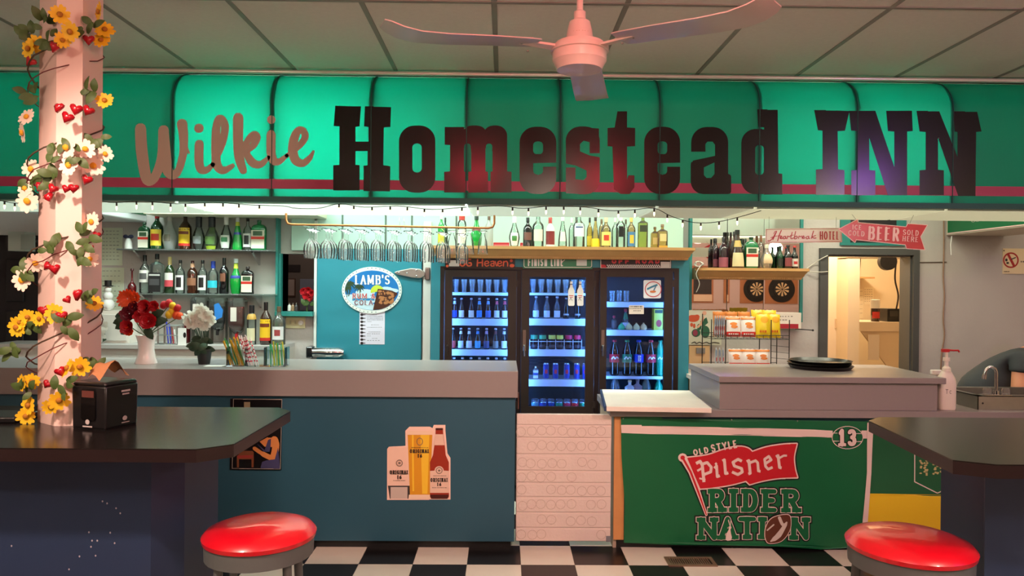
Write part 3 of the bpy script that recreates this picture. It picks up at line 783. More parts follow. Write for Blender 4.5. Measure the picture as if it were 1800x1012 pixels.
# lamps of the room that the picture does not show: housings round the lights; the globes are added fill
for lx, ly, e, aim in KEYS:
    solo('ceiling_lamp', MB().lathe([(.17, CEIL-.045), (.175, CEIL-.005), (.16, CEIL-.005), (.16, CEIL-.045), (.17, CEIL-.045)], (lx, ly, 0), 28, cap=False), WHITE,
         'round white ceiling lamp above the tables', 'lamp', group='round ceiling lamps')
GLOBE = glass('globe_glass', (255, 250, 245), 1.3, .2)
for tx, ty, e in FILL_GLOBES:
    t = thing('fill_globe', 'unseen glass globe lamp added as fill light in the room facing the bar', 'lamp', (tx, ty, CEIL), 'added fill globes')
    part('globe', MB().ball((tx, ty, PENZ), .15, 1, 1, 1, 20, 12), GLOBE, t); part('cord', MB().cyl((tx, ty, PENZ+.15), .006, CEIL-PENZ-.15, 8), BLACK, t)
    part('canopy', MB().cyl((tx, ty, CEIL-.025), .05, .02, 16), WHITE, t)
for px_, c in ((REDS[0], (120, 20, 24)), (REDS[1], (120, 20, 24)), (3.6, (70, 30, 120))):
    solo('party_lamp', MB().lathe([(.14, CEIL-.19), (.14, CEIL-.06), (.05, CEIL-.012), (.045, CEIL-.012), (.13, CEIL-.062), (.13, CEIL-.19), (.14, CEIL-.19)], (px_, 1.3, 0), 24, cap=False), paint(c, .4),
         ('red' if px_ < 2 else 'violet')+' can spotlight on the ceiling facing the awning', 'lamp', group='can spotlights')
for lx, lw, e, c in BACKL:
    t = solo('strip_fixture', MB().box(lx-lw/2-.03, lx+lw/2+.03, 5.21, 5.39, CEIL-.06, CEIL+.011), WHITE, 'white fluorescent strip fixture on the ceiling behind the awning', 'lamp', group='strip fixtures behind the awning')
    for s_ in (-1, 1): part('end_cap', MB().box(lx+s_*(lw/2+.02)-.01, lx+s_*(lw/2+.02)+.01, 5.22, 5.38, CEIL-.1, CEIL-.0605), WHITE, t)

# ================================================================== drinks coolers
YF = 5.75
BRON = mat('dark_bronze', (44, 36, 32), .38, .3)
LINER = mat('cooler_liner', (38, 40, 50), .6)
fr0, fr1 = X(774, YF, 560), X(1192, YF, 560); frt = Zp(470, YF, 985)
frz = Zp(727, YF, 985)
# teal surround
sur = struct('trim_5', MB().box(X(758, YF), fr0-.002, YF-.01, YW, 0, Zp(452, YF, 985)).box(fr1+.002, X(1211, YF), YF-.01, YW, 0, Zp(452, YF, 985))
             .box(fr0-.002, fr1+.002, YF-.01, YF+.12, frt+.002, Zp(452, YF, 985)), TEAL)
fridge = thing('drinks_cooler', 'dark bronze three-door glass drinks cooler lit blue inside', 'cooler', ((fr0+fr1)/2, YF, 0))
YI = YW-.06
part('cabinet', MB().box(fr0, fr0+.03, YF, YI, .02, frt).box(fr1-.03, fr1, YF, YI, .02, frt).box(fr0+.03, fr1-.03, YF, YI, frt-.03, frt)
     .box(fr0+.03, fr1-.03, YI-.03, YI, .02, frt-.03).box(fr0+.03, fr1-.03, YF, YI-.03, .02, frz), LINER, fridge)
part('mullion', MB().box(X(908.5, YF), X(916.5, YF), YF+.004, YF+.09, frz, frt-.03), BRON, fridge)
part('mullion', MB().box(X(1045.5, YF), X(1054.5, YF), YF+.004, YF+.09, frz, frt-.03), BRON, fridge)
part('jamb', MB().box(fr0, X(781, YF), YF-.012, YF, frz, frt).box(X(1184, YF), fr1, YF-.012, YF, frz, frt).box(X(781, YF), X(1184, YF), YF-.012, YF, Zp(475, YF, 985), frt), BRON, fridge)
part('plinth', MB().box(fr0, fr1, YF-.01, YF, .02, frz), BRON, fridge)
PANE = glass('cooler_pane', (225, 238, 248), 1.35, .01)
DOORS = [(782, 908, 795, 893), (917, 1045, 931, 1030), (1055, 1183, 1067, 1168)]
gt, gb = 487, 714.5
DY = YF-.04
for k, (o0, o1, g0, g1) in enumerate(DOORS):
    m = (o0+o1)/2
    xo0, xo1, xg0, xg1 = X(o0, DY), X(o1, DY), X(g0, DY), X(g1, DY)
    zo0, zo1, zg0, zg1 = Zp(727, DY, m), Zp(475, DY, m), Zp(gb, DY, m), Zp(gt, DY, m)
    dr = part('door', MB().box(xo0, xg0, DY, DY+.035, zo0, zo1).box(xg1, xo1, DY, DY+.035, zo0, zo1).box(xg0, xg1, DY, DY+.035, zo0, zg0)
              .box(xg0, xg1, DY, DY+.035, zg1, zo1), BRON, fridge)
    part('pane', MB().box(xg0, xg1, DY+.012, DY+.014, zg0, zg1), PANE, dr)
    hx = X(o0+5.5, DY); hz = Zp(612, DY, m)
    part('handle', MB().box(hx-.012, hx+.012, DY-.004, DY, hz-.02, hz+.14).tube([(hx, DY-.004, hz+.02), (hx, DY-.03, hz+.015), (hx, DY-.03, hz-.06)], .008, 8), BRON if k == 0 else CHROME, dr)
    for z in (492, 705):
        part('hinge', MB().box(xo1-.008, xo1+.012, DY-.006, DY, Zp(z+12, DY, m), Zp(z, DY, m)), BRON, dr)
    # LED strips inside the door posts
    for x, s in ((xg0, 1), (xg1, -1)):
        part('led_strip', MB().box(x-.03*s if s > 0 else x+.016, x-.016*s if s > 0 else x+.03, YF+.012, YF+.02, zg0+.02, zg1), 
             mat('led_glow', (255, 255, 255), emit=(110, 170, 255), estr=60), fridge)
    lamp('cooler_light', 'AREA', ((xg0+xg1)/2, YF+.06, zg1+.01), 1.6, (.34, .60, 1.0), xg1-xg0-.05, ((xg0+xg1)/2, YF+.2, zg0), .05)
STRIP = mat('price_strip', (206, 222, 248), .4)
SY = YF+.085
SHELF = {}
def cshelf(k, y0, y1):
    o0, o1, g0, g1 = DOORS[k]; m = (g0+g1)/2
    x0, x1 = X(g0-9, SY), X(g1+9, SY)
    z0, z1 = Zp(y1, SY, m), Zp(y0, SY, m)
    s = part('shelf', MB().box(x0, x1, SY+.004, YI-.03, z1-.012, z1-.002), mat('shelf_white', (190, 198, 210), .5), fridge)
    part('price_strip', MB().box(x0, x1, SY, SY+.004, z0, z1), STRIP, s)
    SHELF[(k, y0)] = z1-.002
    return z1-.002
for k, a, b in ((0, 514, 519), (0, 560, 572), (0, 614, 625), (0, 668, 680), (1, 515, 519), (1, 560, 572), (1, 614, 626), (1, 667, 679), (2, 531, 540), (2, 580, 590), (2, 661, 666)):
    cshelf(k, a, b)
for k in range(3): SHELF[(k, 'b')] = frz
# crown shelf over the cooler
cz0, cz1 = Zp(455, YF-.1, 985), Zp(433, YF-.13, 985)
cx0, cx1 = X(757, YF-.12), X(1221, YF-.12)
crown = thing('crown_shelf', 'long honey-coloured wood shelf with crown moulding over the drinks cooler', 'shelf', ((cx0+cx1)/2, YF-.1, cz0))
def moulding(parent, x0, x1, y0, z0, z1, yb, name='moulding'):
    h = z1-z0; P = [(.055, 0), (.048, .14), (.048, .2), (.036, .3), (.03, .46), (.016, .62), (.012, .7), (.0, .76), (.0, 1.0)]
    pr = [(y0+a, z0+h*b) for a, b in P]+[(yb, z1), (yb, z0)]
    mb = MB(); n = len(pr); vs = []
    for x, s in ((x0, 1), (x1, -1)):
        vs += [(x+s*max(0, min(.055, y-y0))*.8, y, z) for y, z in pr]
    mb.add(vs, [tuple(range(n)), tuple(range(n, 2*n))[::-1]]+[(i, (i+1) % n, n+(i+1) % n, n+i) for i in range(n)])
    part(name, mb, WOOD, parent)
    n = int((x1-x0-.1)/.016)
    mb = MB()
    for i in range(n):
        x = x0+.05+i*.016; mb.box(x, x+.009, y0+.044, y0+.05, z0+h*.05, z0+h*.16)
    o = part('bead_row', mb, WOOD, parent, kind='stuff')
moulding(crown, cx0, cx1, YF-.13, cz0, cz1, YF-.012)
part('top_board', MB().box(cx0+.02, cx1-.02, YF-.012, YW-.045, cz1-.02, cz1), WOOD, crown)
CROWNZ = cz1
# plates between the cooler and the shelf
pl = [(782, 905, 'hog'), (919, 1041, 'finish'), (1055, 1180, 'off')]
PYP = YF-.025
c6 = crop(760, 350, 3.75)
for a, b, k in pl:
    mb = MB().box(X(a, PYP), X(b, PYP), PYP, PYP+.004, Zp(471.5, PYP, a), Zp(453, PYP, a))
    if k == 'hog':
        t = solo('road_sign', mb, paint((26, 18, 18), .35), 'black metal plate with orange Heaven lettering above the cooler', 'sign')
        OR = paint((226, 92, 58), .45); L = []
        def hl(pts, w=9): return stroke(smooth(pts, 4), w)
        L += stroke(ell(198, 420, 17, 20, 16), 10, closed=True)+hl([(252,398),(232,400),(224,420),(234,438),(255,436),(254,420),(242,420)], 10)
        L += hl([(298,398),(296,440)])+hl([(330,396),(330,440)])+hl([(296,420),(330,416)])
        for x in (345, 430): L += hl([(x,426),(x+26,420),(x+20,408),(x+4,412),(x,430),(x+12,441),(x+28,434)], 7)
        L += hl([(385,412),(405,410),(406,440)], 7)+hl([(406,424),(388,426),(386,438),(400,440)], 7)+hl([(414,410),(424,440),(436,410)], 7)
        L += hl([(468,440),(470,410)], 8)+hl([(470,416),(488,408),(496,422),(496,440)], 8)
        prints(t, [(OR, L, 'lettering'), (OR, [ell(98, 440, 9, 9), ell(520, 405, 10, 10), ell(525, 438, 16, 12), ell(95, 415, 6, 8)], 'corner_mark')], 1.5, PYP, c6)
        part('price_tag', MB().box(X(789, PYP), X(807, PYP), PYP-.004, PYP-.002, Zp(468, PYP, 800), Zp(457, PYP, 800)), paint((220, 210, 205)), t)
    elif k == 'finish':
        t = solo('road_sign', mb, paint((38, 128, 92), .35), 'green metal plate reading FINISH LINE above the cooler', 'sign')
        prints(t, [(WHITE, text('FINISH LINE', 628, 388, 862, 442, 9, gap=.25), 'lettering'),
                   (WHITE, stroke([(852, 415), (872, 400)], 5)+stroke(rrect(604, 384, 1050, 449, 12), 4, closed=True), 'border')], 1.5, PYP, c6)
        part('price_tag', MB().box(X(1013, PYP), X(1031, PYP), PYP-.004, PYP-.002, Zp(467, PYP, 1020), Zp(455, PYP, 1020)), paint((215, 225, 220)), t)
    else:
        t = solo('road_sign', mb, paint((30, 20, 24), .35), 'black and red OFF ROAD metal plate with checkered strip above the cooler', 'sign')
        ck_ = [rect(1150+i*13+(6.5 if r else 0), 431+r*8, 1156.5+i*13+(6.5 if r else 0), 439+r*8) for i in range(27) for r in (0, 1)]
        prints(t, [(paint((196, 58, 62), .45), text('OFF ROAD', 1180, 392, 1500, 425, 11, gap=.25), 'lettering'),
                   (WHITE, ck_+stroke([(1110, 392), (1110, 452), (1570, 452), (1570, 392)], 4), 'checker_strip'),
                   (paint((196, 40, 52)), [[(1112, 430), (1140, 432), (1150, 452), (1112, 452)]], 'corner_mark')], 1.5, PYP, c6)
        part('price_tag', MB().box(X(1161, PYP), X(1177, PYP), PYP-.004, PYP-.002, Zp(470, PYP, 1170), Zp(460, PYP, 1170)), paint((215, 210, 205)), t)

# ================================================================== cold-room door and its fittings
CDY = 6.19
cd0, cd1 = X(557, CDY), X(741, CDY)
cold = struct('door_3', MB().box(cd0, cd1, CDY, YW, .05, Zp(437, CDY, 650)), TEAL, bevel=.006)
struct('trim_6', MB().box(X(744, CDY), X(757.5, CDY), CDY-.01, YW, 0, 2.1), paint((226, 218, 212), .5), bevel=.003)
struct('trim_7', MB().box(X(552, CDY), X(556.6, CDY), CDY, YW, nz0-.3, 2.1), paint((214, 220, 216), .5))
hy = CDY-.03
strap = solo('strap_hinge', MB().prism([(X(a, hy), Zp(b, hy, a)) for a, b in ((692, 479), (697, 476), (722, 471), (738, 472), (747, 479), (747, 485), (738, 489), (724, 488), (697, 482))], hy, CDY-.001, 'y'),
     mat('cast_metal', (190, 186, 182), .28, .9), 'cast metal strap hinge on the teal cold-room door', 'hinge', bevel=.006)
part('hinge_knuckle', MB().box(X(747, hy), X(756, hy), hy-.012, CDY-.012, Zp(492, hy, 750), Zp(470, hy, 750)), mat('worn_metal', (140, 112, 108), .4, .8), strap, bevel=.008)
for a, b in ((701, 479), (715, 480), (732, 475), (732, 485)):
    part('bolt', MB().ball((X(a, hy-.002), hy-.001, Zp(b, hy, a)), .008, 1, .5, 1, 8, 6), CHROME, strap)
la = X(541, hy); lb = X(606, hy)
latch = thing('door_latch', 'long chrome lever latch on the teal cold-room door', 'latch', ((la+lb)/2, CDY, Zp(630, hy, 570)))
zc = Zp(619, hy, 570)
part('lever', MB().tube([(X(553, hy), CDY-.05, zc), (X(575, hy), CDY-.055, zc), (X(598, hy), CDY-.05, zc), (lb, CDY-.045, zc)], [.04, .046, .046, .03], 14), CHROME, latch)
part('strike', MB().box(la, X(553, hy), CDY-.08, YW-.001, zc-.045, zc+.05), mat('dark_chrome', (110, 110, 112), .2, 1.0), latch, bevel=.01)
part('mount', MB().box(X(557.5, hy), X(570, hy), CDY-.03, CDY-.001, zc-.03, zc+.03), CHROME, latch)
# oval rum sign
LY = CDY-.012
c8 = crop(590, 460, 6.32)
m_ = W(654, 509.5, LY)
lamb = thing('oval_sign', "oval rum and cola sign with palm trees on the teal cold-room door", 'sign', (m_.x, CDY, m_.z-.2))
part('sign_board', MB().prism([(W(*c8(x, y), LY).x, W(*c8(x, y), LY).z) for x, y in ell(402, 315, 333, 260, 48)], LY, CDY-.0005, 'y'), paint((232, 238, 232), .4), lamb)
rim_marks = []
for i in range(44):
    a_ = 360*i/44
    if 60 < a_ % 180 < 74: continue
    rim_marks.append(ell(402+318*math.cos(math.radians(a_)), 315+245*math.sin(math.radians(a_)), 6, 6, 8))
sky = [ell(402, 317, 300, 222, 48)]
cl = lambda *es: [ell(*e, 18) for e in es]
inner = ell(402, 317, 298, 220, 48)
def clip(shapes):      # keep what lies inside the oval: cut a wide frame away
    fr_ = [(-200, -200), (1000, -200), (1000, 900), (-200, 900)]
    return [('+', s) for s in shapes]+[('-', arc(402, 317, 298, 220, 180, 360, 30)+[(1000, 317), (1000, -300), (-300, -300), (-300, 317)]),
                                       ('-', arc(402, 317, 298, 220, 180, 0, 30)+[(1000, 317), (1000, 900), (-300, 900), (-300, 317)])]
palm = []
for px_, py_, s in ((150, 250, 1.2), (262, 285, 1.0), (120, 300, .9)):
    for a_ in range(0, 360, 36):
        e = (px_+62*s*math.cos(math.radians(a_)), py_+42*s*math.sin(math.radians(a_))+14*s)
        palm += stroke(smooth([(px_, py_), ((px_+e[0])/2, (py_+e[1])/2-14), e], 3), [16*s, 18*s, 16*s, 14*s, 12*s, 8*s, 4*s])
    palm += stroke(smooth([(px_, py_), (px_+8, py_+60), (px_-6, py_+130)], 4), 9*s)
prints(lamb, [(paint((40, 90, 90)), rim_marks, 'rim_lettering'), (paint((12, 112, 186), .35), sky, 'sky_print'),
              (paint((196, 224, 238), .35), clip(cl((150, 400, 130, 40), (330, 340, 110, 36), (260, 420, 200, 60), (220, 500, 240, 60), (620, 320, 80, 26), (560, 300, 70, 24))), 'cloud_print'),
              (paint((36, 62, 34), .4), clip(palm), 'palm_print'), (paint((30, 130, 186), .35), [rect(185, 405, 430, 430)], 'sea_print'),
              (paint((196, 214, 66), .35), [arc(462, 332, 74, 74, 170, 372, 20)+[(470, 330)]], 'lime_print'),
              (paint((70, 34, 22), .35), clip([[(468,300),(520,305),(620,318),(690,350),(640,420),(600,480),(520,525),(415,532)]]), 'glass_print'),
              (paint((176, 116, 72), .35), clip([ell(470+random.random()*170, 325+random.random()*140, 9+random.random()*16, 7+random.random()*12, 7) for _ in range(34)]), 'ice_print'),
              (WHITE, text("LAMB'S", 212, 150, 606, 250, 19, 9, 13, gap=.12)+text('RUM &', 184, 352, 438, 408, 9, 6, 0, 7)+text('COLA', 206, 424, 414, 478, 9, 6, 0, 7), 'white_lettering'),
              (paint((178, 44, 62), .4), text('RUM &', 184, 352, 438, 408, 9, 6, 7), 'red_lettering'), (paint((98, 40, 84), .4), text('COLA', 206, 424, 414, 478, 9, 6, 7), 'plum_lettering')],
       4.0, LY, c8, step=.0006)
# price list below it
mnu = solo('price_list', MB().box(X(632.5, CDY), X(677, CDY), CDY-.003, CDY-.0005, Zp(605, CDY, 655), Zp(545, CDY, 655)), paint((222, 220, 236), .6), 'white paper wine list under the oval rum sign', 'paper')
wb_ = []; tx_ = []
for i in range(9):
    y = 587+i*39.5; wb_ += [ell(290, y, 17, 15, 12), rect(300, y-5, 332, y+5)]
for y, a, b, n in ((587, 410, 460, 5), (605, 350, 530, 12), (625, 350, 530, 11), (645, 350, 530, 12), (665, 350, 400, 5), (702, 395, 485, 8), (728, 350, 515, 12), (778, 365, 500, 12), (800, 350, 500, 6), (822, 350, 395, 4), (850, 405, 465, 6), (874, 350, 500, 5)):
    tx_ += ticks(a, b, y, 6, n)
prints(mnu, [(paint((26, 14, 22)), wb_, 'bottle_print'), (paint((120, 116, 130)), tx_, 'text_print')], 3.0, CDY-.003, c8)
# switch plate and cord
swp = solo('switch_plate', MB().box(X(503, 6.24), X(537, 6.24), 6.24, YW, Zp(577, 6.24, 520), Zp(556, 6.24, 520)), paint((226, 220, 178), .45), 'cream wall plate with toggle switches and a dial beside the cold room', 'switch', bevel=.003)
for a in (511, 520): part('toggle', MB().box(X(a-1.2, 6.24), X(a+1.2, 6.24), 6.225, 6.24, Zp(569, 6.24, a), Zp(563, 6.24, a)), paint((206, 200, 160)), swp)
part('dial', MB().cyl((X(530, 6.24), 6.22, Zp(567, 6.24, 530)), .02, .02, 14, 'y'), WHITE, swp)
# ================================================================== bottles
CLEAR = glass('clear_glass', (236, 246, 242), 1.5, .03, milk=.07)
THIN = glass('thin_glass', (254, 254, 254), 1.33, .02, milk=.07)
FROST = glass('frosted_glass', (220, 228, 226), 1.4, .3, milk=.55)
def tint(n, c, milk=0.05): return glass('glass_'+n, c, 1.5, .03, milk)
GREENG = mat('dark_green_glass', (14, 62, 34), .08, coat=.6)
BRIGHTG = mat('bright_green_glass', (8, 140, 52), .1, coat=.6)
BROWNG = mat('brown_glass', (52, 24, 12), .08, coat=.6)
BLACKG = mat('black_glass', (16, 13, 14), .1, coat=.6)
YELG = tint('yellow', (236, 206, 60), .16); LIMEG = tint('lime', (206, 214, 120), .12); GRNT = tint('greenish', (170, 206, 120), .1)
GOLDG = tint('gold', (226, 196, 120), .12); AMBG = tint('amber', (150, 60, 24), .1)
PRF = {
 'round': [(.9, 0), (1, .02), (1, .56), (.92, .64), (.62, .72), (.36, .78), (.3, .84), (.29, .93), (.34, .935), (.34, .96), (.28, 1)],
 'square': [(.94, 0), (1, .02), (1, .66), (.93, .72), (.6, .765), (.3, .8), (.25, .86), (.25, .93)],
 'flask': [(.95, 0), (1, .015), (1, .70), (.95, .77), (.72, .835), (.34, .86), (.26, .88), (.26, .95)],
 'tear': [(.62, 0), (.66, .01), (.8, .12), (.97, .26), (1, .32), (.94, .4), (.74, .52), (.5, .64), (.33, .76), (.26, .86), (.25, .97)],
 'cone': [(.95, 0), (1, .02), (1, .1), (.94, .26), (.78, .44), (.55, .62), (.38, .76), (.3, .86), (.28, .98)],
 'wine': [(.92, 0), (1, .015), (1, .58), (.93, .65), (.66, .72), (.37, .77), (.31, .83), (.31, .98)],
 'tall': [(.95, 0), (1, .015), (1, .66), (.88, .73), (.5, .8), (.36, .84), (.34, .97)],
 'bulge': [(.7, 0), (.8, .03), (.96, .2), (1, .36), (.92, .48), (.66, .58), (.42, .68), (.32, .8), (.3, .97)],
 'beer': [(.92, 0), (1, .02), (1, .5), (.9, .58), (.6, .68), (.42, .76), (.36, .88), (.36, .93), (.42, .935), (.42, .955), (.36, .96)],
 'soda': [(.7, 0), (.92, .03), (1, .09), (.95, .2), (.98, .3), (1, .36), (1, .62), (.94, .7), (.72, .81), (.42, .9), (.36, .925), (.36, .95)],
 'boston': [(.95, 0), (1, .015), (1, .72), (.98, .78), (.5, .83), (.32, .85), (.3, .95)],
 'can': [(.82, 0), (.97, .03), (1, .06), (1, .9), (.92, .955), (.84, .975), (.84, .99), (.78, 1)],
 'decanter': [(.8, 0), (.9, .02), (1, .14), (.94, .28), (.66, .38), (.3, .45), (.2, .55), (.2, .92), (.28, .95)],
 'lemon': [(.5, 0), (.8, .06), (1, .28), (.92, .5), (.62, .7), (.34, .82), (.24, .86), (.24, 1)],
}
SQ = {'square': (4.5, .9), 'flask': (4.0, .6), 'boston': (3.0, .8), 'box': (8, 1)}
def pr_at(pr, z):
    for (r0, z0), (r1, z1) in zip(pr[:-1], pr[1:]):
        if z0 <= z <= z1: return r0+(r1-r0)*(z-z0)/max(1e-6, z1-z0)
    return pr[-1][0]
def bottle(name, label, x, y, z, h, w, kind, gm, labels=(), cap=None, group=None, cat='bottle', capz=None, seg=20):
    """labels: (z0, z1, half angle in degrees, colour[, part name]); cap: (colour, z from, radius factor)"""
    pr = PRF[kind]; sq, dy = SQ.get(kind, (2.0, 1.0)); R = w/2
    me = MB().lathe([(r*R, zz*h) for r, zz in pr], seg=seg, sq=sq, dy=dy).mesh(name); fix_normals(me)
    o = tag(link(name, me, gm, None, (x, y, z)), label, cat, group)
    for k, l in enumerate(labels):
        z0, z1, ha, c = l[:4]; e = .0012+.0007*k
        zs = [z0+(z1-z0)*i/4 for i in range(5)]; ha = math.radians(ha)
        mb = MB()
        if sq > 3:
            hw = R*math.sin(ha); yy = -(R*dy+e)
            mb.add([(-hw, yy, z0*h), (hw, yy, z0*h), (hw, yy, z1*h), (-hw, yy, z1*h)], [(0, 1, 2, 3)])
        else:
            mb.lathe([(pr_at(pr, q)*R+e, q*h) for q in zs], seg=8, a0=-PI/2-ha, a1=-PI/2+ha, sq=sq, dy=dy)
        lpart(l[4] if len(l) > 4 else 'paper_label', mb, paint(c, .5), o)
    if cap:
        c, z0, f = cap[:3]; z1 = cap[3] if len(cap) > 3 else 1.0
        rr = max(pr_at(pr, z0), pr[-1][0])*R*f
        lpart('cap', MB().lathe([(rr+.0008, z0*h), (rr+.0008, z1*h-.003), (rr*.9, z1*h)], seg=14), paint(c, .35), o)
    return o
def pbottle(name, label, px, py0, py1, wpx, Y, z, kind, gm, labels=(), cap=None, group=None, cat='bottle', x=None):
    """sizes taken from the picture at depth Y; stands on the level z"""
    s = Y/F
    return bottle(name, label, X(px, Y, py1), Y, z, (py1-py0)*s, wpx*s, kind, gm, labels, cap, group, cat)

JAG = [(.06, .66, 62, (222, 214, 196)), (.36, .45, 64, (190, 40, 30), 'red_band'), (.48, .63, 40, (52, 78, 50), 'emblem')]
KAH = [(.1, .6, 62, (232, 186, 30)), (.1, .17, 64, (190, 40, 30), 'red_band'), (.42, .5, 50, (120, 50, 20), 'lettering')]
# ---- glass shelves with rows of liquor
GSH = glass('shelf_glass', (206, 226, 218), 1.5, .05, milk=.2)
SYL = 6.13
def glass_shelf(x0, x1, py, label):
    z = Zp(py, SYL, 350)
    t = solo('glass_shelf', MB().box(X(x0, 6.05), X(x1, 6.05), 6.03, YW-.001, z-.012, z), GSH, label, 'shelf', bevel=.003)
    for k in range(2):
        xx = X(x0+(x1-x0)*(.12+.76*k), 6.1)
        part('bracket', MB().hexa([(xx-.008, YW-.005, z-.12), (xx+.008, YW-.005, z-.12), (xx+.008, YW-.001, z-.12), (xx-.008, YW-.001, z-.12)],
                                  [(xx-.008, 6.06, z-.0125), (xx+.008, 6.06, z-.0125), (xx+.008, YW-.001, z-.0125), (xx-.008, YW-.001, z-.0125)]), CHROME, t)
    return z
s1z = glass_shelf(206, 478, 439, 'upper glass shelf of liquor bottles on the grey wall')
s2z = glass_shelf(220, 480, 515.5, 'lower glass shelf of liquor bottles on the grey wall')
q2 = crop(230, 370, 6.746)
def row(z, base, lst, where):
    for d in lst:
        nm, lab, cx, top, w, kind, gm, labs, cap = d
        pbottle(nm, lab+where, q2(cx, 0)[0], q2(0, top)[1], q2(0, base)[1], w/6.746, SYL, z, kind, gm, labs, cap)
row(s1z, 457, [
 ('liqueur_bottle', 'dark green square herbal liqueur bottle beside the figurine', 160, 140, 132, 'flask', GREENG, JAG, ((30, 60, 40), .93, 1.2)),
 ('whisky_bottle', 'green whisky bottle with yellow label and red cap', 310, 25, 140, 'round', GREENG, [(.1, .54, 62, (232, 200, 60)), (.24, .42, 40, (190, 50, 30), 'lettering')], ((186, 26, 40), .84, 1.1)),
 ('liqueur_bottle', 'silver teardrop sour liqueur bottle', 460, 60, 165, 'tear', FROST, [(.24, .44, 26, (120, 110, 100))], ((190, 186, 180), .84, 1.2)),
 ('liqueur_bottle', 'brown coffee liqueur bottle with yellow arched label', 645, 30, 145, 'round', BROWNG, KAH, ((24, 18, 16), .9, 1.15)),
 ('liqueur_bottle', 'clear teardrop sour liqueur bottle with black neck and grey label', 805, 65, 150, 'tear', CLEAR, [(.18, .4, 40, (150, 156, 160))], ((20, 20, 22), .68, 1.05)),
 ('liqueur_bottle', 'green-tinted teardrop sour liqueur bottle with black neck', 960, 65, 165, 'tear', GRNT, [(.16, .4, 44, (96, 132, 70)), (.02, .12, 60, (150, 170, 40), 'lower_label')], ((20, 20, 22), .68, 1.05)),
 ('rum_bottle', 'clear flared bottle with pale label and green leaf', 1130, 65, 145, 'tear', CLEAR, [(.06, .44, 50, (226, 226, 220)), (.24, .38, 30, (60, 120, 80), 'leaf_print')], ((228, 228, 224), .76, 1.1)),
 ('liqueur_bottle', 'bright green melon liqueur bottle with silver neck', 1265, 60, 118, 'cone', BRIGHTG, [(.46, .53, 80, (40, 60, 140), 'neck_band'), (.72, .84, 90, (190, 200, 60), 'yellow_band')], ((214, 220, 220), .84, 1.15)),
 ('vodka_bottle', 'slim clear bottle with white label and dark figure', 1385, 80, 104, 'wine', CLEAR, [(.1, .52, 60, (230, 228, 226)), (.18, .46, 30, (30, 26, 28), 'figure_print')], ((24, 24, 26), .9, 1.15)),
 ('liqueur_bottle', 'large bright green square herbal liqueur bottle', 1520, 100, 172, 'flask', mat('green_glass', (18, 110, 60), .08, coat=.6), JAG, ((20, 90, 50), .93, 1.1)),
], ', on the upper glass shelf')
row(s2z, 972, [
 ('gin_bottle', 'clear liquor bottle with large white label', 165, 525, 122, 'round', CLEAR, [(.28, .6, 66, (224, 222, 214)), (.36, .52, 40, (90, 90, 90), 'lettering')], ((20, 20, 22), .84, 1.15)),
 ('whiskey_bottle', 'square whiskey bottle with black label', 310, 510, 152, 'square', CLEAR, [(.03, .52, 72, (26, 25, 27)), (.44, .48, 56, (200, 200, 196), 'lettering'), (.2, .36, 50, (70, 70, 72), 'emblem')], ((20, 20, 22), .86, 1.2)),
 ('wine_bottle', 'green wine bottle with white and red slanted label', 460, 545, 108, 'wine', mat('olive_glass', (34, 52, 26), .1, coat=.5), [(.36, .56, 62, (226, 222, 214)), (.18, .36, 62, (196, 70, 80), 'red_label')], ((196, 168, 110), .78, 1.05)),
 ('vodka_bottle', 'clear bottle with dark figure label beside the wine', 585, 580, 106, 'wine', CLEAR, [(.1, .54, 62, (232, 230, 228)), (.18, .48, 32, (28, 24, 26), 'figure_print')], ((28, 28, 30), .9, 1.1)),
 ('cream_liqueur_bottle', 'dark brown cream liqueur bottle with bronze label', 730, 580, 122, 'wine', BROWNG, [(.24, .46, 56, (140, 92, 66))], ((196, 150, 120), .78, 1.05, .9)),
 ('vodka_bottle', 'clear bottle with dark figure label beside the turquoise one', 850, 580, 106, 'wine', CLEAR, [(.1, .54, 62, (232, 230, 228)), (.18, .48, 32, (28, 24, 26), 'figure_print')], ((28, 28, 30), .9, 1.1)),
 ('tequila_bottle', 'clear bottle with turquoise label and blue cap', 975, 590, 122, 'round', CLEAR, [(.18, .4, 64, (40, 186, 206))], ((30, 60, 150), .78, 1.15)),
 ('wine_bottle', 'slim black bottle with bronze ring emblem', 1105, 550, 108, 'wine', BLACKG, [(.34, .56, 34, (120, 74, 54), 'emblem')], ((18, 16, 18), .8, 1.06)),
 ('liqueur_bottle', 'bright green bulging melon liqueur bottle', 1245, 560, 132, 'bulge', BRIGHTG, [(.44, .52, 70, (40, 60, 150), 'neck_band'), (.72, .86, 90, (196, 206, 70), 'yellow_band')], ((212, 220, 220), .88, 1.2)),
 ('liqueur_bottle', 'nearly black square herbal liqueur bottle', 1385, 650, 142, 'flask', BLACKG, JAG, ((30, 20, 18), .9, 1.2)),
], ', on the lower glass shelf')
bottle('decanter', 'small round red glass decanter, on the lower glass shelf', X(232, SYL), SYL, s2z, .2, .07, 'decanter', mat('red_glass', (84, 14, 18), .08, coat=.5), (), ((60, 10, 12), .9, 1.2), cat='decanter')
# figurine at the shelf end
fgx = X(225, SYL); fg = thing('figurine', 'little white ghost figurine with dark blue bow on the upper glass shelf', 'figurine', (fgx, SYL, s1z))
part('body', MB().lathe([(.028, 0), (.032, .01), (.03, .05), (.022, .075), (.012, .09)], (fgx, SYL, s1z), 14), WHITE, fg)
bw = paint((26, 30, 62), .6)
for s in (-1, 1): part('bow_loop', MB().ball((fgx+s*.022, SYL, s1z+.105), .02, 1.1, .5, .8, 10, 6), bw, fg)
part('bow_knot', MB().ball((fgx, SYL, s1z+.1), .011, 1, 1, 1, 8, 6), bw, fg)

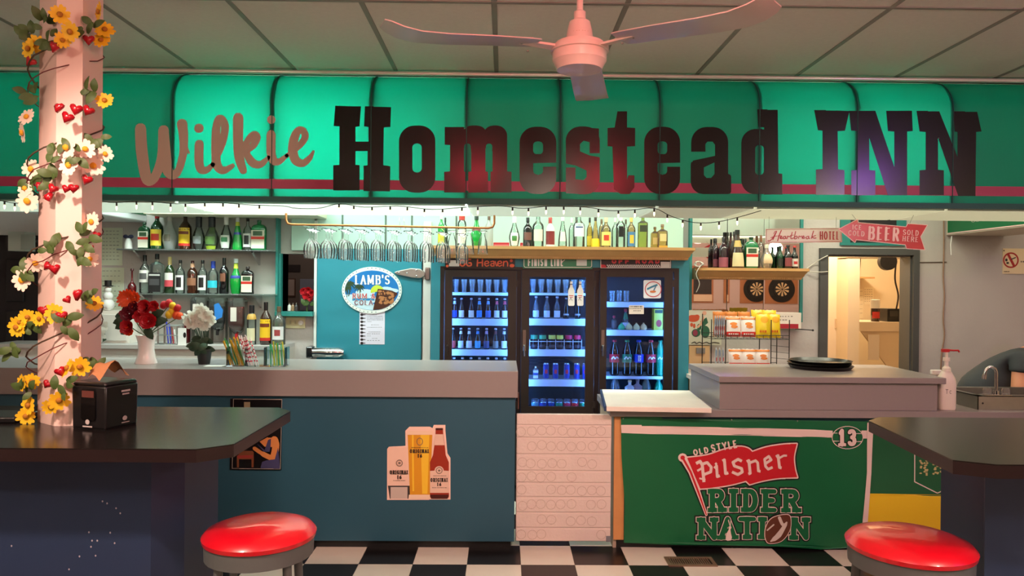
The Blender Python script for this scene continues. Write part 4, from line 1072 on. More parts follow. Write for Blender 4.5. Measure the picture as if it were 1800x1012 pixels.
# ---- bottles on the crown shelf
q6 = crop(760, 350, 3.75); CYB = 5.83
def crown_row(lst):
    for lab, cx, top, w, kind, gm, labs, cap, dyy in lst:
        pbottle('liquor_bottle', lab, q6(cx, 0)[0], q6(0, top)[1], q6(0, 302)[1], w/3.75, CYB+dyy, CROWNZ, kind, gm, labs, cap)
crown_row([
 ('bright green bottle with dark yellow label behind the hanging glasses', 58, 92, 46, 'round', BRIGHTG, [(.1, .45, 60, (196, 186, 50))], ((230, 230, 226), .86, 1.1), 0),
 ('narrow dark green bottle behind the hanging glasses', 84, 106, 34, 'wine', GREENG, [(.1, .4, 60, (40, 60, 40))], ((30, 40, 34), .86, 1.1), .1),
 ('clear bottle with red and white neck behind the hanging glasses', 194, 76, 58, 'tall', CLEAR, [(.1, .5, 62, (216, 210, 200))], ((186, 60, 52), .78, 1.1), 0),
 ('round-shouldered bright green bottle behind the copper rail', 290, 90, 74, 'bulge', BRIGHTG, [(.5, .62, 60, (110, 50, 40))], ((20, 40, 26), .84, 1.1), 0),
 ('frosted grey bottle with dark cap at the end of the copper rail', 372, 90, 56, 'wine', FROST, [], ((96, 70, 54), .84, 1.05), 0),
 ('clear teardrop bottle with a green leaf on its label', 540, 95, 72, 'tear', CLEAR, [(.06, .46, 46, (226, 228, 222)), (.2, .36, 26, (70, 130, 70), 'leaf_print')], ((230, 230, 228), .78, 1.1), 0),
 ('black cream liqueur bottle with bronze label', 628, 104, 62, 'wine', BLACKG, [(.24, .5, 50, (110, 70, 60))], ((16, 15, 16), .84, 1.1), 0),
 ('broad clear bottle with pale label, beside the black bottle', 696, 92, 76, 'tall', CLEAR, [(.2, .56, 48, (220, 216, 198))], None, 0),
 ('white bottle with dark red label and red neck', 776, 102, 64, 'round', mat('milk_glass', (226, 222, 216), .15), [(.1, .54, 58, (120, 36, 36))], ((170, 60, 56), .8, 1.1), 0),
 ('slim clear bottle with patterned label and trace of amber', 858, 92, 60, 'cone', CLEAR, [(.2, .5, 40, (214, 214, 200)), (0.01, .05, 80, (170, 120, 50), 'liquid')], ((226, 226, 220), .84, 1.1), 0),
 ('clear bottle half hidden behind the big clear bottle', 918, 100, 40, 'round', CLEAR, [], ((220, 220, 215), .84, 1.1), .1),
 ('big clear bottle with blue and white label', 965, 84, 78, 'tall', CLEAR, [(.34, .74, 52, (222, 228, 232)), (.6, .64, 36, (60, 80, 130), 'lettering')], None, 0),
 ('narrow golden bottle standing behind the yellow one', 1036, 98, 40, 'round', YELG, [(.1, .4, 60, (236, 208, 70))], ((40, 34, 28), .84, 1.1), .08),
 ('bright yellow tall bottle with dark cap', 1074, 94, 54, 'cone', YELG, [(.04, .3, 80, (232, 196, 40), 'liquid')], ((60, 46, 30), .86, 1.1), 0),
 ('slim clear bottle with cork behind the red-label tequila', 1114, 106, 36, 'tall', GOLDG, [], ((110, 90, 60), .84, 1.1), .1),
 ('pale gold tequila bottle with round red emblem', 1143, 98, 66, 'round', GOLDG, [(.08, .52, 62, (224, 200, 110)), (.24, .42, 30, (190, 60, 40), 'emblem')], ((216, 190, 150), .84, 1.1), 0),
 ('clear bottle with plain shoulder behind the skull bottle', 1204, 98, 48, 'round', CLEAR, [], ((220, 220, 210), .86, 1.1), .08),
 ('clear bottle with black skull print', 1240, 84, 62, 'tall', CLEAR, [(.34, .66, 30, (24, 22, 22), 'skull_print')], ((226, 226, 220), .84, 1.1), 0),
 ('small clear bottle with dark cork beside the sunflower label', 1274, 106, 34, 'round', CLEAR, [], ((70, 60, 40), .84, 1.1), .1),
 ('clear bottle with blue and yellow sunflower label', 1310, 94, 56, 'wine', GOLDG, [(.06, .52, 60, (70, 120, 160)), (.16, .42, 26, (216, 176, 60), 'flower_print')], ((214, 176, 90), .84, 1.1), 0),
 ('tall square bottle of pale green liqueur with dark label', 1386, 84, 66, 'boston', LIMEG, [(.5, .7, 40, (52, 56, 40))], None, 0),
 ('small square bottle of gold spirit with wooden stopper', 1466, 156, 54, 'square', GOLDG, [(.2, .5, 40, (196, 170, 110))], ((110, 84, 50), .88, 1.3), .04),
 ('larger square bottle of gold spirit with wooden stopper', 1515, 140, 66, 'square', GOLDG, [(.3, .6, 40, (206, 186, 130)), (.02, .12, 60, (200, 150, 50), 'liquid')], ((120, 92, 60), .88, 1.3), 0)])
for a, b, l in ((400, 505, 'long red box lying beside the frosted bottle on the crown shelf'), (577, 600, 'end of a red box behind the black bottle on the crown shelf')):
    t = solo('red_box', MB().box(X(q6(a, 0)[0], 5.98), X(q6(b, 0)[0], 5.98), 5.98, 6.08, CROWNZ, CROWNZ+Zp(350+262/3.75, 5.98, 880)-Zp(350+300/3.75, 5.98, 880)), paint((206, 44, 56), .4), l, 'box', bevel=.003)
    part('lid_strip', MB().box(X(q6(a+4, 0)[0], 5.98), X(q6(b-4, 0)[0], 5.98), 5.977, 5.9795, CROWNZ+.015, CROWNZ+.03), paint((226, 120, 120)), t)

# ---- wall shelf at the other side with its bottles
wy = 6.1
wz1, wz0 = Zp(471, wy-.1, 1320), Zp(491, wy-.08, 1320)
wsx0, wsx1 = X(1221, wy-.1), X(1421, wy-.1)
wsh = thing('wall_shelf', 'short honey-coloured wood shelf with crown moulding on the mirror tiles', 'shelf', ((wsx0+wsx1)/2, wy-.1, wz0))
moulding(wsh, wsx0, wsx1, wy-.12, wz0, wz1, YW-.045)
q7 = crop(1160, 350, 3.266)
for lab, cx, top, w, kind, gm, labs, cap, dd in (
 ('slim dark plum bottle on the wall shelf', 320, 216, 34, 'wine', mat('plum_glass', (44, 20, 30), .1, coat=.5), [(.05, .3, 70, (110, 50, 64), 'label_fade')], ((30, 18, 24), .86, 1.1), .05),
 ('broad plum bottle fading to pink on the wall shelf', 364, 208, 54, 'wine', mat('plum_glass', (44, 20, 30)), [(.03, .34, 80, (150, 78, 92), 'label_fade')], ((30, 18, 24), .86, 1.1), 0),
 ('amber bottle behind the monk-shaped bottle on the wall shelf', 424, 176, 40, 'wine', AMBG, [], ((30, 24, 20), .86, 1.1), .065),
 ('brown monk-shaped liqueur bottle with cream label on the wall shelf', 442, 168, 80, 'cone', BROWNG, [(.04, .4, 56, (214, 196, 150)), (.55, .72, 60, (190, 160, 90), 'neck_label')], ((24, 20, 20), .88, 1.1), -.03),
 ('dark green bottle behind the square herbal liqueur on the wall shelf', 490, 216, 34, 'wine', GREENG, [], ((20, 40, 26), .86, 1.1), .08),
 ('green square herbal liqueur bottle on the wall shelf', 522, 208, 76, 'flask', mat('green_glass', (18, 110, 60)), JAG, ((20, 60, 36), .93, 1.2), 0),
 ('clear bottle with amber neck behind the pale bulb bottle on the wall shelf', 578, 196, 40, 'wine', CLEAR, [], ((120, 70, 40), .8, 1.05), .065),
 ('pale round-bellied bottle with ring label on the wall shelf', 612, 250, 72, 'tear', tint('peach', (232, 214, 170), .3), [(.2, .6, 46, (222, 190, 150))], ((196, 196, 176), .84, 1.1), -.03),
 ('dark green beer bottle on the wall shelf', 690, 256, 36, 'beer', GREENG, [(.1, .44, 60, (40, 44, 40))], ((24, 22, 22), .93, 1.2), .02),
 ('black beer bottle with red oval label on the wall shelf', 734, 252, 46, 'beer', BLACKG, [(.1, .46, 60, (130, 60, 64))], ((24, 22, 22), .93, 1.2), 0),
 ('black beer bottle with white and red label on the wall shelf', 772, 256, 40, 'beer', BLACKG, [(.1, .44, 60, (206, 196, 190)), (.2, .32, 30, (180, 40, 46), 'fruit_print')], ((190, 50, 50), .93, 1.2), .02)):
    pbottle('liquor_bottle', lab, q7(cx, 0)[0], q7(0, top)[1], q7(0, 388)[1], w/3.266, wy-.01+dd, wz1, kind, gm, labs, cap)

# ================================================================== in the coolers
IY = SY+.045
def cool(name, lab, px, top, base, w, k, key, kind, gm, labs=(), cap=None, group=None, cat='bottle', dy=0.0):
    return pbottle(name, lab, px, top, base, w, IY+dy, SHELF[(k, key)]+.001, kind, gm, labs, cap, group, cat)
TUMB = {'tumbler': [(.72, 0), (.74, .02), (.7, .3), (.84, .6), (1, .8), (1, 1)]}
PRF.update(TUMB); PRF['tumbler_low'] = [(.86, 0), (.88, .03), (1, 1)]
def tumbler(lab, px, top, base, w, k, key, kind='tumbler', group=None):
    s = IY/F; h = (base-top)*s; R = w*s/2
    pr = [(r*R, z*h) for r, z in PRF[kind]]
    me = MB().lathe(pr+[(r-.003, z) for r, z in pr[::-1]][:-1]+[(.001, .006)], seg=18, cap=False).mesh('beer_glass'); fix_normals(me)
    tag(link('beer_glass', me, glass('blue_lit_glass', (226, 240, 252), 1.5, .04, milk=.18), None, (X(px, IY), IY, SHELF[(k, key)]+.001)), lab, 'glass', group)
for i in range(7): tumbler('empty pint glass on the top shelf behind the Heaven plate door', 801.5+i*14.3, 491, 514, 12.4, 0, 514, group='pint glasses behind the first cooler door')
for i in range(7): tumbler('empty pint glass on the top shelf behind the FINISH LINE door', 937+i*14.4, 491, 515, 12.4, 1, 515, group='pint glasses behind the second cooler door')
for i in range(3): tumbler('short empty tumbler on the top shelf behind the OFF ROAD door', 1076+i*12.4, 511, 531, 11.6, 2, 531, 'tumbler_low', 'tumblers behind the third cooler door')
br = BROWNG
r2 = [((30, 60, 150), (200, 205, 220)), ((226, 220, 210), None), ((226, 214, 200), None), ((60, 140, 220), (110, 180, 240)), ((80, 110, 190), (120, 170, 230)), ((226, 226, 228), (216, 90, 110)), ((226, 226, 228), (216, 80, 100))]
n2 = ['blue label and silver neck', 'white label next to the straw sprig', 'cream label', 'sky blue label', 'lavender blue label', 'tall white label and pink neck', 'tall white label and red neck']
for px, (c, n), d in zip((799, 811, 828.4, 842.5, 858, 873, 887), r2, n2):
    cool('beer_bottle', 'brown beer bottle with %s, second cooler shelf' % d, px, 524, 560, 10, 0, 560, 'beer', br,
         [(.06, .4, 64, c)]+([(.7, .86, 80, n, 'neck_label')] if n else []), ((190, 196, 210), .925, 1.15))
c3 = [((190, 60, 60), None), ((206, 216, 230), (230, 226, 200)), ((220, 220, 226), (226, 220, 200)), ((90, 180, 230), (90, 160, 230)), ((70, 80, 130), (200, 170, 200)), ((130, 126, 120), (120, 70, 70)), ((226, 224, 230), (226, 220, 226))]
n3 = ['small red label', 'white shield label', 'white label and cream neck', 'aqua label', 'dark blue band', 'grey skull label', 'white label with brown patch']
for px, (c, n), d in zip((796, 810, 824.5, 839.6, 855, 871, 886), c3, n3):
    cool('beer_bottle', 'dark beer bottle with %s, third cooler shelf' % d, px, 577, 614, 10.5, 0, 614, 'beer', BLACKG,
         [(.06, .4, 64, c)]+([(.72, .86, 80, n, 'neck_label')] if n else []), ((200, 200, 206), .925, 1.15))
for i in range(7):
    cool('beer_bottle', 'dark beer bottle on the fourth shelf, top showing over the bar', 798+i*14.8, 629, 668, 10.5, 0, 668, 'beer', BLACKG, [(.06, .4, 64, (190, 200, 220))], ((200, 204, 214), .925, 1.15), 'lowest beer bottles of the first door')
for i, px in enumerate((942, 961, 979)):
    cool('cooler_drink_bottle', 'clear long-neck bottle with pale blue label on the second shelf', px, 521, 560, 11, 1, 560, 'beer', tint('ice', (190, 206, 226), .2), [(.06, .36, 66, (206, 216, 238))], ((200, 206, 220), .925, 1.15), 'clear long-neck bottles')
for i, px in enumerate((995, 1015)):
    cool('beer_bottle', 'dark long-neck bottle with faint script, behind the door stickers', px, 523, 560, 10.5, 1, 560, 'beer', BLACKG, [(.16, .24, 60, (170, 174, 186), 'script')], ((170, 174, 184), .925, 1.15), 'dark bottles behind the stickers')
for px, c, d in zip((938.8, 953.7, 970.4, 983.7, 999.4, 1014.8), ((60, 150, 110), (70, 170, 120), (206, 206, 90), (214, 210, 80), (206, 40, 90), (216, 40, 80)), ('dark green', 'light green', 'pale yellow', 'bright yellow', 'crimson', 'cherry red')):
    cool('drink_can', 'black tall drink can with %s top band, in the wire shelf front' % d, px, 587, 614, 12, 1, 614, 'can', mat('can_dark', (40, 34, 40), .25, .5), [(.66, .92, 88, c, 'top_band'), (.1, .3, 60, (70, 60, 66), 'lower_print')], None, cat='can')
s = IY/F
wf = thing('can_guard', 'white wire guard in front of the tall cans', 'wire guard', (X(980, SY-.004), SY-.003, SHELF[(1, 614)]))
WW = paint((220, 226, 240), .4); z0, z1 = SHELF[(1, 614)]+.001, Zp(600, SY, 980)
part('rail', MB().bar((X(932, SY), SY-.004, z1), (X(1023, SY), SY-.004, z1), .0022), WW, wf)
for i in range(7): part('wire', MB().bar((X(932+i*15.2, SY), SY-.004, z0), (X(932+i*15.2, SY), SY-.004, z1+.015), .002), WW, wf)
cool('small_bottle', 'little flat bottle with white and blue label beside the energy drinks', 941.5, 645, 667, 10, 1, 667, 'flask', tint('ice', (190, 206, 226)), [(.06, .7, 60, (206, 210, 220)), (.3, .5, 62, (40, 70, 140), 'blue_band')], ((220, 220, 220), .88, 1.2))
for px in (959.6, 976.3, 996, 1013.5, 1028):
    cool('energy_drink_can', 'slim blue and silver energy drink can on the fourth shelf', px, 638.5, 667, 10.8, 1, 667, 'can', mat('can_silver', (190, 200, 220), .22, .8), [(.06, .92, 52, (24, 44, 150), 'blue_panel'), (.36, .6, 24, (206, 40, 60), 'red_mark')], None, 'slim energy drink cans', 'can')
for i, (c, d) in enumerate((((110, 190, 230), 'pale blue'), ((50, 90, 210), 'royal blue'), ((40, 80, 190), 'deep blue'), ((50, 180, 160), 'teal'), ((200, 60, 110), 'pink'), ((210, 50, 70), 'red'), ((40, 160, 120), 'green'))):
    for j in range(3):
        cool('soda_can', '%s soda can in the bottom row of cans behind the middle door' % d, 940.5+i*14, 695, 713, 12.6, 1, 'b', 'can', mat('can_silver', (190, 200, 220)), [(.08, .9, 88, c, 'can_print'), (.3, .6, 30, (226, 230, 236), 'lettering')], None, '%s cans, one behind the other' % d, 'can', dy=-.04+j*.072)
# third door
q8 = crop(1050, 470, 4.4)
def c3rd(name, lab, cx, top, base, w, key, kind, gm, labs=(), cap=None, cat='bottle', dy=0.0):
    return cool(name, lab, q8(cx, 0)[0], q8(0, top)[1], q8(0, base)[1], w/4.4, 2, key, kind, gm, labs, cap, None, cat, dy)
c3rd('sauce_bottle', 'small dark sauce bottle with red cap in the third cooler door', 128, 378, 484, 46, 580, 'wine', tint('smoke', (110, 100, 104), .2), [(.1, .5, 60, (90, 80, 84))], ((190, 50, 70), .84, 1.3), dy=.05)
c3rd('lime_bottle', 'clear bottle with green neck and red cap in the third cooler door', 217, 326, 484, 60, 580, 'cone', tint('ice', (190, 206, 226)), [(.5, .8, 70, (40, 130, 90), 'neck_label'), (.06, .34, 60, (200, 206, 226))], ((190, 40, 60), .86, 1.2), dy=.07)
for cx, c, d in ((187, (50, 170, 120), 'green'), (245, (206, 190, 140), 'tan'), (302, (224, 206, 150), 'cream'), (357, (236, 196, 140), 'peach')):
    c3rd('juice_squeezer', '%s lemon-shaped juice squeeze bottle in the third cooler door' % d, cx, 430, 485, 54, 580, 'lemon', paint(c, .4), (), None)
jx0, jx1 = X(q8(430, 0)[0], IY+.03), X(q8(500, 0)[0], IY+.03); jz = SHELF[(2, 580)]+.001; jh = (500-335)/4.4*s
jb = solo('juice_carton', MB().box(jx0, jx1, IY-.02, IY+.06, jz, jz+jh), paint((206, 196, 60), .4), 'yellow juice carton with an apple picture in the third cooler door', 'carton', bevel=.002)
fn_ = lambda u, v: Vector((jx0+(jx1-jx0)*u, IY-.0212, jz+jh*v))
part('apple_print', flat([ell(.55, .32, .3, .17)], .02, fn_), paint((176, 40, 30)), jb); part('dark_band', flat([rect(.1, .8, .95, .95)], .05, fn_), paint((50, 70, 40)), jb)
SODA = mat('cola_bottle', (20, 13, 14), .1, coat=.7)
for cx, gm, c, cc, d, hue in ((130, SODA, (190, 30, 44), (190, 40, 60), 'cola bottle with red label and red cap', 0), (228, SODA, (36, 120, 84), (40, 140, 90), 'dark soda bottle with green label and green cap', 0),
                         (318, SODA, (20, 50, 190), (40, 70, 190), 'cola bottle with blue label', 0), (412, SODA, (196, 34, 60), (190, 50, 70), 'soda bottle with crimson label and red cap', 0),
                         (486, mat('lemon_soda', (20, 150, 110), .12, coat=.5), (30, 150, 110), (30, 130, 90), 'green lemon soda bottle', 0)):
    o = c3rd('soda_bottle', 'two-litre '+d+' in the third cooler door', cx, 562, 838, 76, 661, 'soda', gm, [(.38, .61, 89, c)], (cc, .945, 1.25))
    R_, h_ = 76/4.4*s/2, (838-562)/4.4*s
    if d.startswith('cola bottle with blue'):
        sh_ = [[(y, 1-x) for x, y in p] for p in text('PEPSI', .1, .2, .9, .8, .11)]
        mb = MB()
        for q in scan([('+', p) for p in sh_], .02): mb.add([((u-.5)*R_*1.1, -(math.sqrt(max(0, 1-((u-.5)*1.1)**2))*R_+.003), h_*(.39+.21*(1-v))) for u, v in q], [(0, 1, 2, 3)])
        lpart('lettering', mb, WHITE, o)
    else:
        mb = MB()
        for q in scan([('+', p) for p in stroke(smooth([(.1, .6), (.3, .3), (.5, .6), (.7, .35), (.95, .5)], 4), .14)], .03): mb.add([((u-.5)*R_*1.5, -(math.sqrt(max(0, 1-((u-.5)*1.5)**2))*R_+.003), h_*(.4+.2*(1-v))) for u, v in q], [(0, 1, 2, 3)])
        lpart('lettering', mb, WHITE, o)
for cx, gm, cc, d, top, kind in ((145, tint('ice', (190, 206, 226)), (196, 40, 60), 'clear bottle with red cap', 862, 'soda'), (258, paint((206, 214, 226), .4), (226, 200, 160), 'white jug with tan cap', 898, 'boston'),
                           (318, paint((150, 130, 140), .4), (140, 116, 120), 'grey-capped jug', 888, 'boston'), (385, tint('grn', (120, 200, 160), .2), (50, 150, 100), 'pale green bottle with green cap', 864, 'soda'), (482, mat('lemon_soda', (20, 150, 110)), (40, 170, 130), 'green soda bottle', 882, 'soda')):
    base = 714.5; s_ = IY/F
    bottle('floor_bottle', d+' on the floor of the third cooler door', X(q8(cx, 0)[0], IY), IY, frz+.001, (727-(470+top/4.4)+2)*s_, 76/4.4*s_, kind, gm, [], (cc, .94, 1.25))
# stickers and notes on the panes
def sticker(parent_y, layers, label, name, x0, y0, x1, y1, col, tx, rh, shape=None):
    mb = flat([shape or rect(x0, y0, x1, y1)], rh, onplane(parent_y, tx))
    t = solo(name, mb, paint(col, .5), label, 'sticker'); prints(t, layers, rh, parent_y, tx); return t
PSY = DY+.0112
q9 = crop(910, 470, 3.893)
for cx, d in ((367, 'beside the door middle'), (428, 'beside the door edge')):
    shp = [(cx-9, 95), (cx+9, 95), (cx+9, 130), (cx+22, 160), (cx+22, 255), (cx+17, 262), (cx-17, 262), (cx-22, 255), (cx-22, 160), (cx-9, 130)]
    sticker(PSY, [(paint((190, 60, 50)), [rect(cx-15, 190, cx+14, 195), rect(cx-12, 202, cx+10, 206)], 'red_print'), (paint((90, 90, 90)), stroke([(cx-12, 225), (cx-4, 208), (cx+6, 226)], 3)+[rect(cx-9, 112, cx+9, 118)], 'grey_print')],
            'white bottle-shaped beer sticker on the cooler glass, '+d, 'bottle_sticker', 0, 0, 0, 0, (232, 232, 228), q9, 1.5, shp)
sticker(PSY, [(paint((190, 70, 80)), stroke(ell(432, 168, 62, 58, 30), 7, closed=True), 'ring_print'), (paint((50, 120, 150)), stroke([(390, 165), (420, 150), (460, 135)], 14)+stroke([(430, 190), (455, 140)], 8), 'figure_print'), (paint((200, 110, 60)), [ell(430, 186, 24, 9)], 'sand_print')],
        'white square sticker with a red ring on the third cooler door', 'round_logo_sticker', 357, 97, 492, 238, (226, 232, 240), q8, 2.5, rrect(357, 97, 492, 238, 10))
sticker(PSY, [(paint((40, 40, 44)), ticks(252, 352, 302, 9, 9)+ticks(250, 354, 318, 9, 10)+ticks(280, 340, 334, 8, 5), 'text_print')], 'small white handwritten note on the third cooler door', 'note', 245, 292, 360, 360, (226, 218, 206), q8, 2.5)
# ================================================================== stemware rack
RKY = 5.0
COPPER = mat('copper_pipe', (196, 130, 84), .3, .9)
rz = Zp(396, RKY, 680)
rack = thing('glass_rack', 'copper pipe rack for stemware hanging from the awning', 'glass rack', (X(680, RKY), RKY+.2, rz))
AZB = AZ0-.02
pL, pR = X(502, RKY), X(868, RKY)
part('rail', MB().tube([(pL, RKY, AZB), (pL, RKY, rz+.03), (pL+.012, RKY, rz+.006), (pL+.04, RKY, rz), (pR-.04, RKY, rz-.012), (pR-.01, RKY, rz-.004), (pR, RKY, rz+.02), (pR, RKY, AZB)], .0075, 10), COPPER, rack)
for k in range(13):
    xx = X(530+k*27, RKY)
    part('hook_wire', MB().tube([(xx, RKY, rz-.004-k*.0008), (xx, RKY+.36, rz-.004-k*.0008)], .0025, 6), CHROME, rack)
for a in (704, 712): part('hanger', MB().bar((X(a, RKY+.2), RKY+.2, rz-.01), (X(a-4, RKY+.2), RKY+.2, AZB), .002), CHROME, rack)
def wine_glass(h, R, kind):
    """upside down: foot at z = 0, bowl hanging below"""
    if kind == 'balloon': pr = [(.001, -.002), (.034, -.002), (.036, 0), (.034, -.004), (.006, -.012), (.004, -.03), (.004, -h*.34), (.012, -h*.38), (R*.8, -h*.5), (R, -h*.66), (R*.96, -h*.8), (R*.82, -h)]
    elif kind == 'tulip': pr = [(.001, -.002), (.034, -.002), (.036, 0), (.034, -.004), (.006, -.012), (.004, -.03), (.004, -h*.3), (.014, -h*.34), (R*.86, -h*.44), (R, -h*.56), (R, -h*.8), (R*.94, -h)]
    else: pr = [(.001, -.002), (.03, -.002), (.032, 0), (.03, -.004), (.008, -.01), (.012, -.025), (R*.5, -h*.25), (R*.8, -h*.45), (R*.9, -h*.7), (R, -h)]
    me = MB().lathe(pr, seg=20, cap=False).mesh('wine_glass'); fix_normals(me); return me
WG = {'balloon': wine_glass(.2, .043, 'balloon'), 'tulip': wine_glass(.205, .036, 'tulip'), 'short': wine_glass(.16, .036, 'pilsner')}
for m in WG.values(): m.materials.append(THIN)
def hang(px, kind, y, dz, label, group):
    o = bpy.data.objects.new('wine_glass', WG[kind]); COL.objects.link(o); o.location = (X(px, y), y, rz-.012-dz); tag(o, label, 'glass', group)
for j, y in enumerate((5.04, 5.15, 5.27)):
    for i in range(2): hang(544+i*29+j*5, 'balloon', y, .012-j*.002, 'balloon wine glass hanging upside down at the end of the rack', 'balloon glasses on the rack')
    for i in range(7): hang(603+i*28.6+j*4, 'tulip', y, .014+i*.002, 'tulip wine glass hanging upside down in the copper rack', 'tulip glasses on the rack')
for px, y in ((810, 5.14), (814, 5.27)): hang(px, 'tulip', y, .03, 'tulip wine glass hanging a little lower over the crown shelf corner', 'low tulip glasses')
for px, y in ((778, 5.03), (786, 5.03), (852, 5.04)): pass
for px in (794, 824, 848): hang(px, 'short', 5.05, .016, 'flared pilsner glass hanging in front of the green bottles', 'flared glasses')

# ================================================================== string lights under the awning
SLY = AY+.038
sl = thing('string_lights', 'black string of small clear bulbs along the awning bottom', 'string lights', (0, SLY, AZ0-.03))
pts = []
for px, py in ((0, 352), (30, 357), (80, 352), (165, 352), (200, 356), (250, 353), (310, 358), (380, 356), (440, 360), (498, 362), (520, 366), (560, 366), (598, 358), (640, 364), (700, 362), (760, 368), (820, 364), (880, 362),
               (920, 366), (970, 362), (1030, 364), (1070, 370), (1110, 369), (1150, 366), (1180, 380), (1220, 391), (1260, 390), (1300, 381), (1338, 370)):
    pts.append(tuple(W(px, py, SLY)))
part('wire', MB().tube(smooth(pts, 4), .0022, 5), BLACK, sl)
BULB = mat('small_bulb', (255, 246, 220), .2, emit=(255, 232, 180), estr=3.0)
def ywire(px):
    q = [(p, r) for p, r in zip((0, 30, 80, 165, 200, 250, 310, 380, 440, 498, 560, 598, 640, 700, 760, 820, 880, 920, 970, 1030, 1070, 1110, 1150, 1180, 1220, 1260, 1300, 1338), (352, 357, 352, 352, 356, 353, 358, 356, 360, 362, 366, 358, 364, 362, 368, 364, 362, 366, 362, 364, 370, 369, 366, 380, 391, 390, 381, 370))]
    for (a, ya), (b, yb) in zip(q[:-1], q[1:]):
        if a <= px <= b: return ya+(yb-ya)*(px-a)/(b-a)
    return 360
for px in (8, 26, 44, 58, 176, 205, 240, 268, 300, 326, 360, 392, 420, 456, 596, 622, 654, 686, 716, 746, 778, 812, 840, 901, 929, 960, 991, 1020, 1052, 1087, 1116, 1150, 1173, 1200, 1232, 1264, 1296):
    w = W(px, ywire(px), SLY)
    sk = part('socket', MB().cyl((w.x, w.y, w.z-.022), .0052, .02, 8), BLACK, sl)
    part('bulb', MB().lathe([(.001, -.048), (.0035, -.044), (.0058, -.033), (.0045, -.022)], tuple(w), 8), BULB, sk)

# ================================================================== hanging signs
qs = crop(1330, 370, 5.625)
HY = 4.72
def signshape(name, label, pts, Y, m, tx):
    mb = MB().prism([(W(*tx(x, y), Y).x, W(*tx(x, y), Y).z) for x, y in pts], Y, Y+.004, 'y')
    return solo(name, mb, m, label, 'sign')
RS = mat('red_sign', (196, 24, 44), .25, coat=.5)
ar = [(808,184),(1000,85),(1005,118),(1476,160),(1496,128),(1690,142),(1622,258),(1664,388),(1484,376),(1470,338),(985,288),(972,316)]
arrow = signshape('arrow_sign', 'red arrow sign reading ICE COLD BEER SOLD HERE hung from the awning', ar, HY, RS, qs)
PK = paint((240, 196, 196), .4)
prints(arrow, [(PK, stroke(ar, 7, closed=True), 'border'),
               (PK, text('ICE', 944, 142, 1038, 188, 9, 5, 5, turn=3)+text('COLD', 904, 200, 1068, 250, 9, 5, 5, turn=4)+text('SOLD', 1444, 192, 1604, 244, 9, 5, 5, turn=4)
                +text('HERE', 1440, 256, 1600, 306, 9, 5, 5, turn=4)+text('BEER', 1098, 166, 1414, 292, 25, 10, 13, turn=3, gap=.16), 'lettering')], 2.2, HY, qs)
for hx, ax, ay in ((1495, 992, 92), (1608, 1510, 132)):
    top = W(hx, 371, HY); low = W(*qs(ax, ay), HY)
    part('hook', MB().tube([(top.x+.004, HY, AZB+.002), (top.x+.012, HY, top.z+.005), (top.x, HY, top.z-.008), (top.x-.012, HY, top.z+.002)], .0022, 6).bar((top.x, HY, top.z-.008), (low.x, HY+.001, low.z-.004), .0016), STEEL, arrow)
HB = 4.9
hb = [(88,178),(840,170),(846,312),(86,322)]
heart = signshape('street_sign', 'white sign with red Heartbreak HOTEL lettering behind the red arrow', hb, HB, paint((236, 228, 222), .35), qs)
RL = paint((178, 34, 50), .4)
def S(p, w=8, k=5): return stroke(smooth(p, k), w)
hw = S([(110,298),(135,296),(165,262),(190,218),(196,204)], 8)+S([(170,230),(180,208),(196,204)], 6)+S([(198,206),(172,262),(160,288)], 9)+S([(244,196),(225,240),(208,298)], 10)+S([(140,268),(190,252),(240,250)], 6)
def lowa(x): return S([(x+24,256),(x+8,256),(x,272),(x+10,280),(x+24,268),(x+26,254),(x+26,274),(x+36,276)], 8)
hw += S([(230,272),(250,262),(246,252),(234,262),(236,276),(252,276),(262,266)], 8)+lowa(262)+S([(300,278),(308,252),(318,258),(332,254)], 8)+S([(352,214),(338,270),(348,278),(364,270)], 8)+S([(332,246),(364,242)], 6)
hw += S([(386,206),(372,272),(388,278),(404,262),(392,252),(378,262)], 8)+S([(414,276),(420,252),(432,258),(446,252)], 8)+S([(448,270),(468,260),(464,250),(452,260),(454,274),(470,274),(480,264)], 8)+lowa(490)+S([(562,202),(542,274)], 9)+S([(584,246),(552,260),(568,272),(588,270)], 8)
prints(heart, [(RL, stroke([(96,186),(834,178),(838,306),(94,314)], 4, closed=True), 'border'), (RL, hw, 'script_lettering'), (RL, text('HOTEL', 622, 206, 818, 286, 10, 5, 6, gap=.14), 'lettering')], 2.2, HB, qs)
for px in (1352, 1470):
    a_ = W(px, 402, HB); part('hanger', MB().bar((a_.x, HB+.002, a_.z-.002), (a_.x, HB+.002, AZB), .0014), STEEL, heart)

# ================================================================== banners on the low counter
BNY = CFY-.006
def wav(x, z): return .006*math.sin(x*5.1+z*2.3)+.004*math.sin(x*13+z*7)
def bfn(off):
    def g(tx):
        def f(x, y):
            w = W(*tx(x, y), BNY); k = 1-min(1, max(0, (w.z-.1)/.7))*.55
            return Vector((w.x, BNY-.009+wav(w.x, w.z)*k-off, w.z))
        return f
    return g
GRB = mat('green_banner', (10, 98, 56), .42, var=.06, vscale=5)
idn = lambda x, y: (x, y)
bpoly = [(1091, 732), (1200, 735), (1400, 737), (1531, 739), (1527, 850), (1516, 963), (1440, 964), (1340, 959), (1220, 957), (1130, 955), (1096, 952), (1097, 880), (1092, 800)]
ban = solo('banner', flat([bpoly], 4, bfn(0)(idn), 8), GRB, 'green football banner with a red pennant and RIDER NATION lettering on the low counter', 'banner', loc=(1.4, BNY, .06))
qb = crop(1180, 760, 4.818)
OFFW = paint((226, 206, 198), .5); BK = paint((14, 16, 15), .5); RB = paint((190, 24, 38), .45)
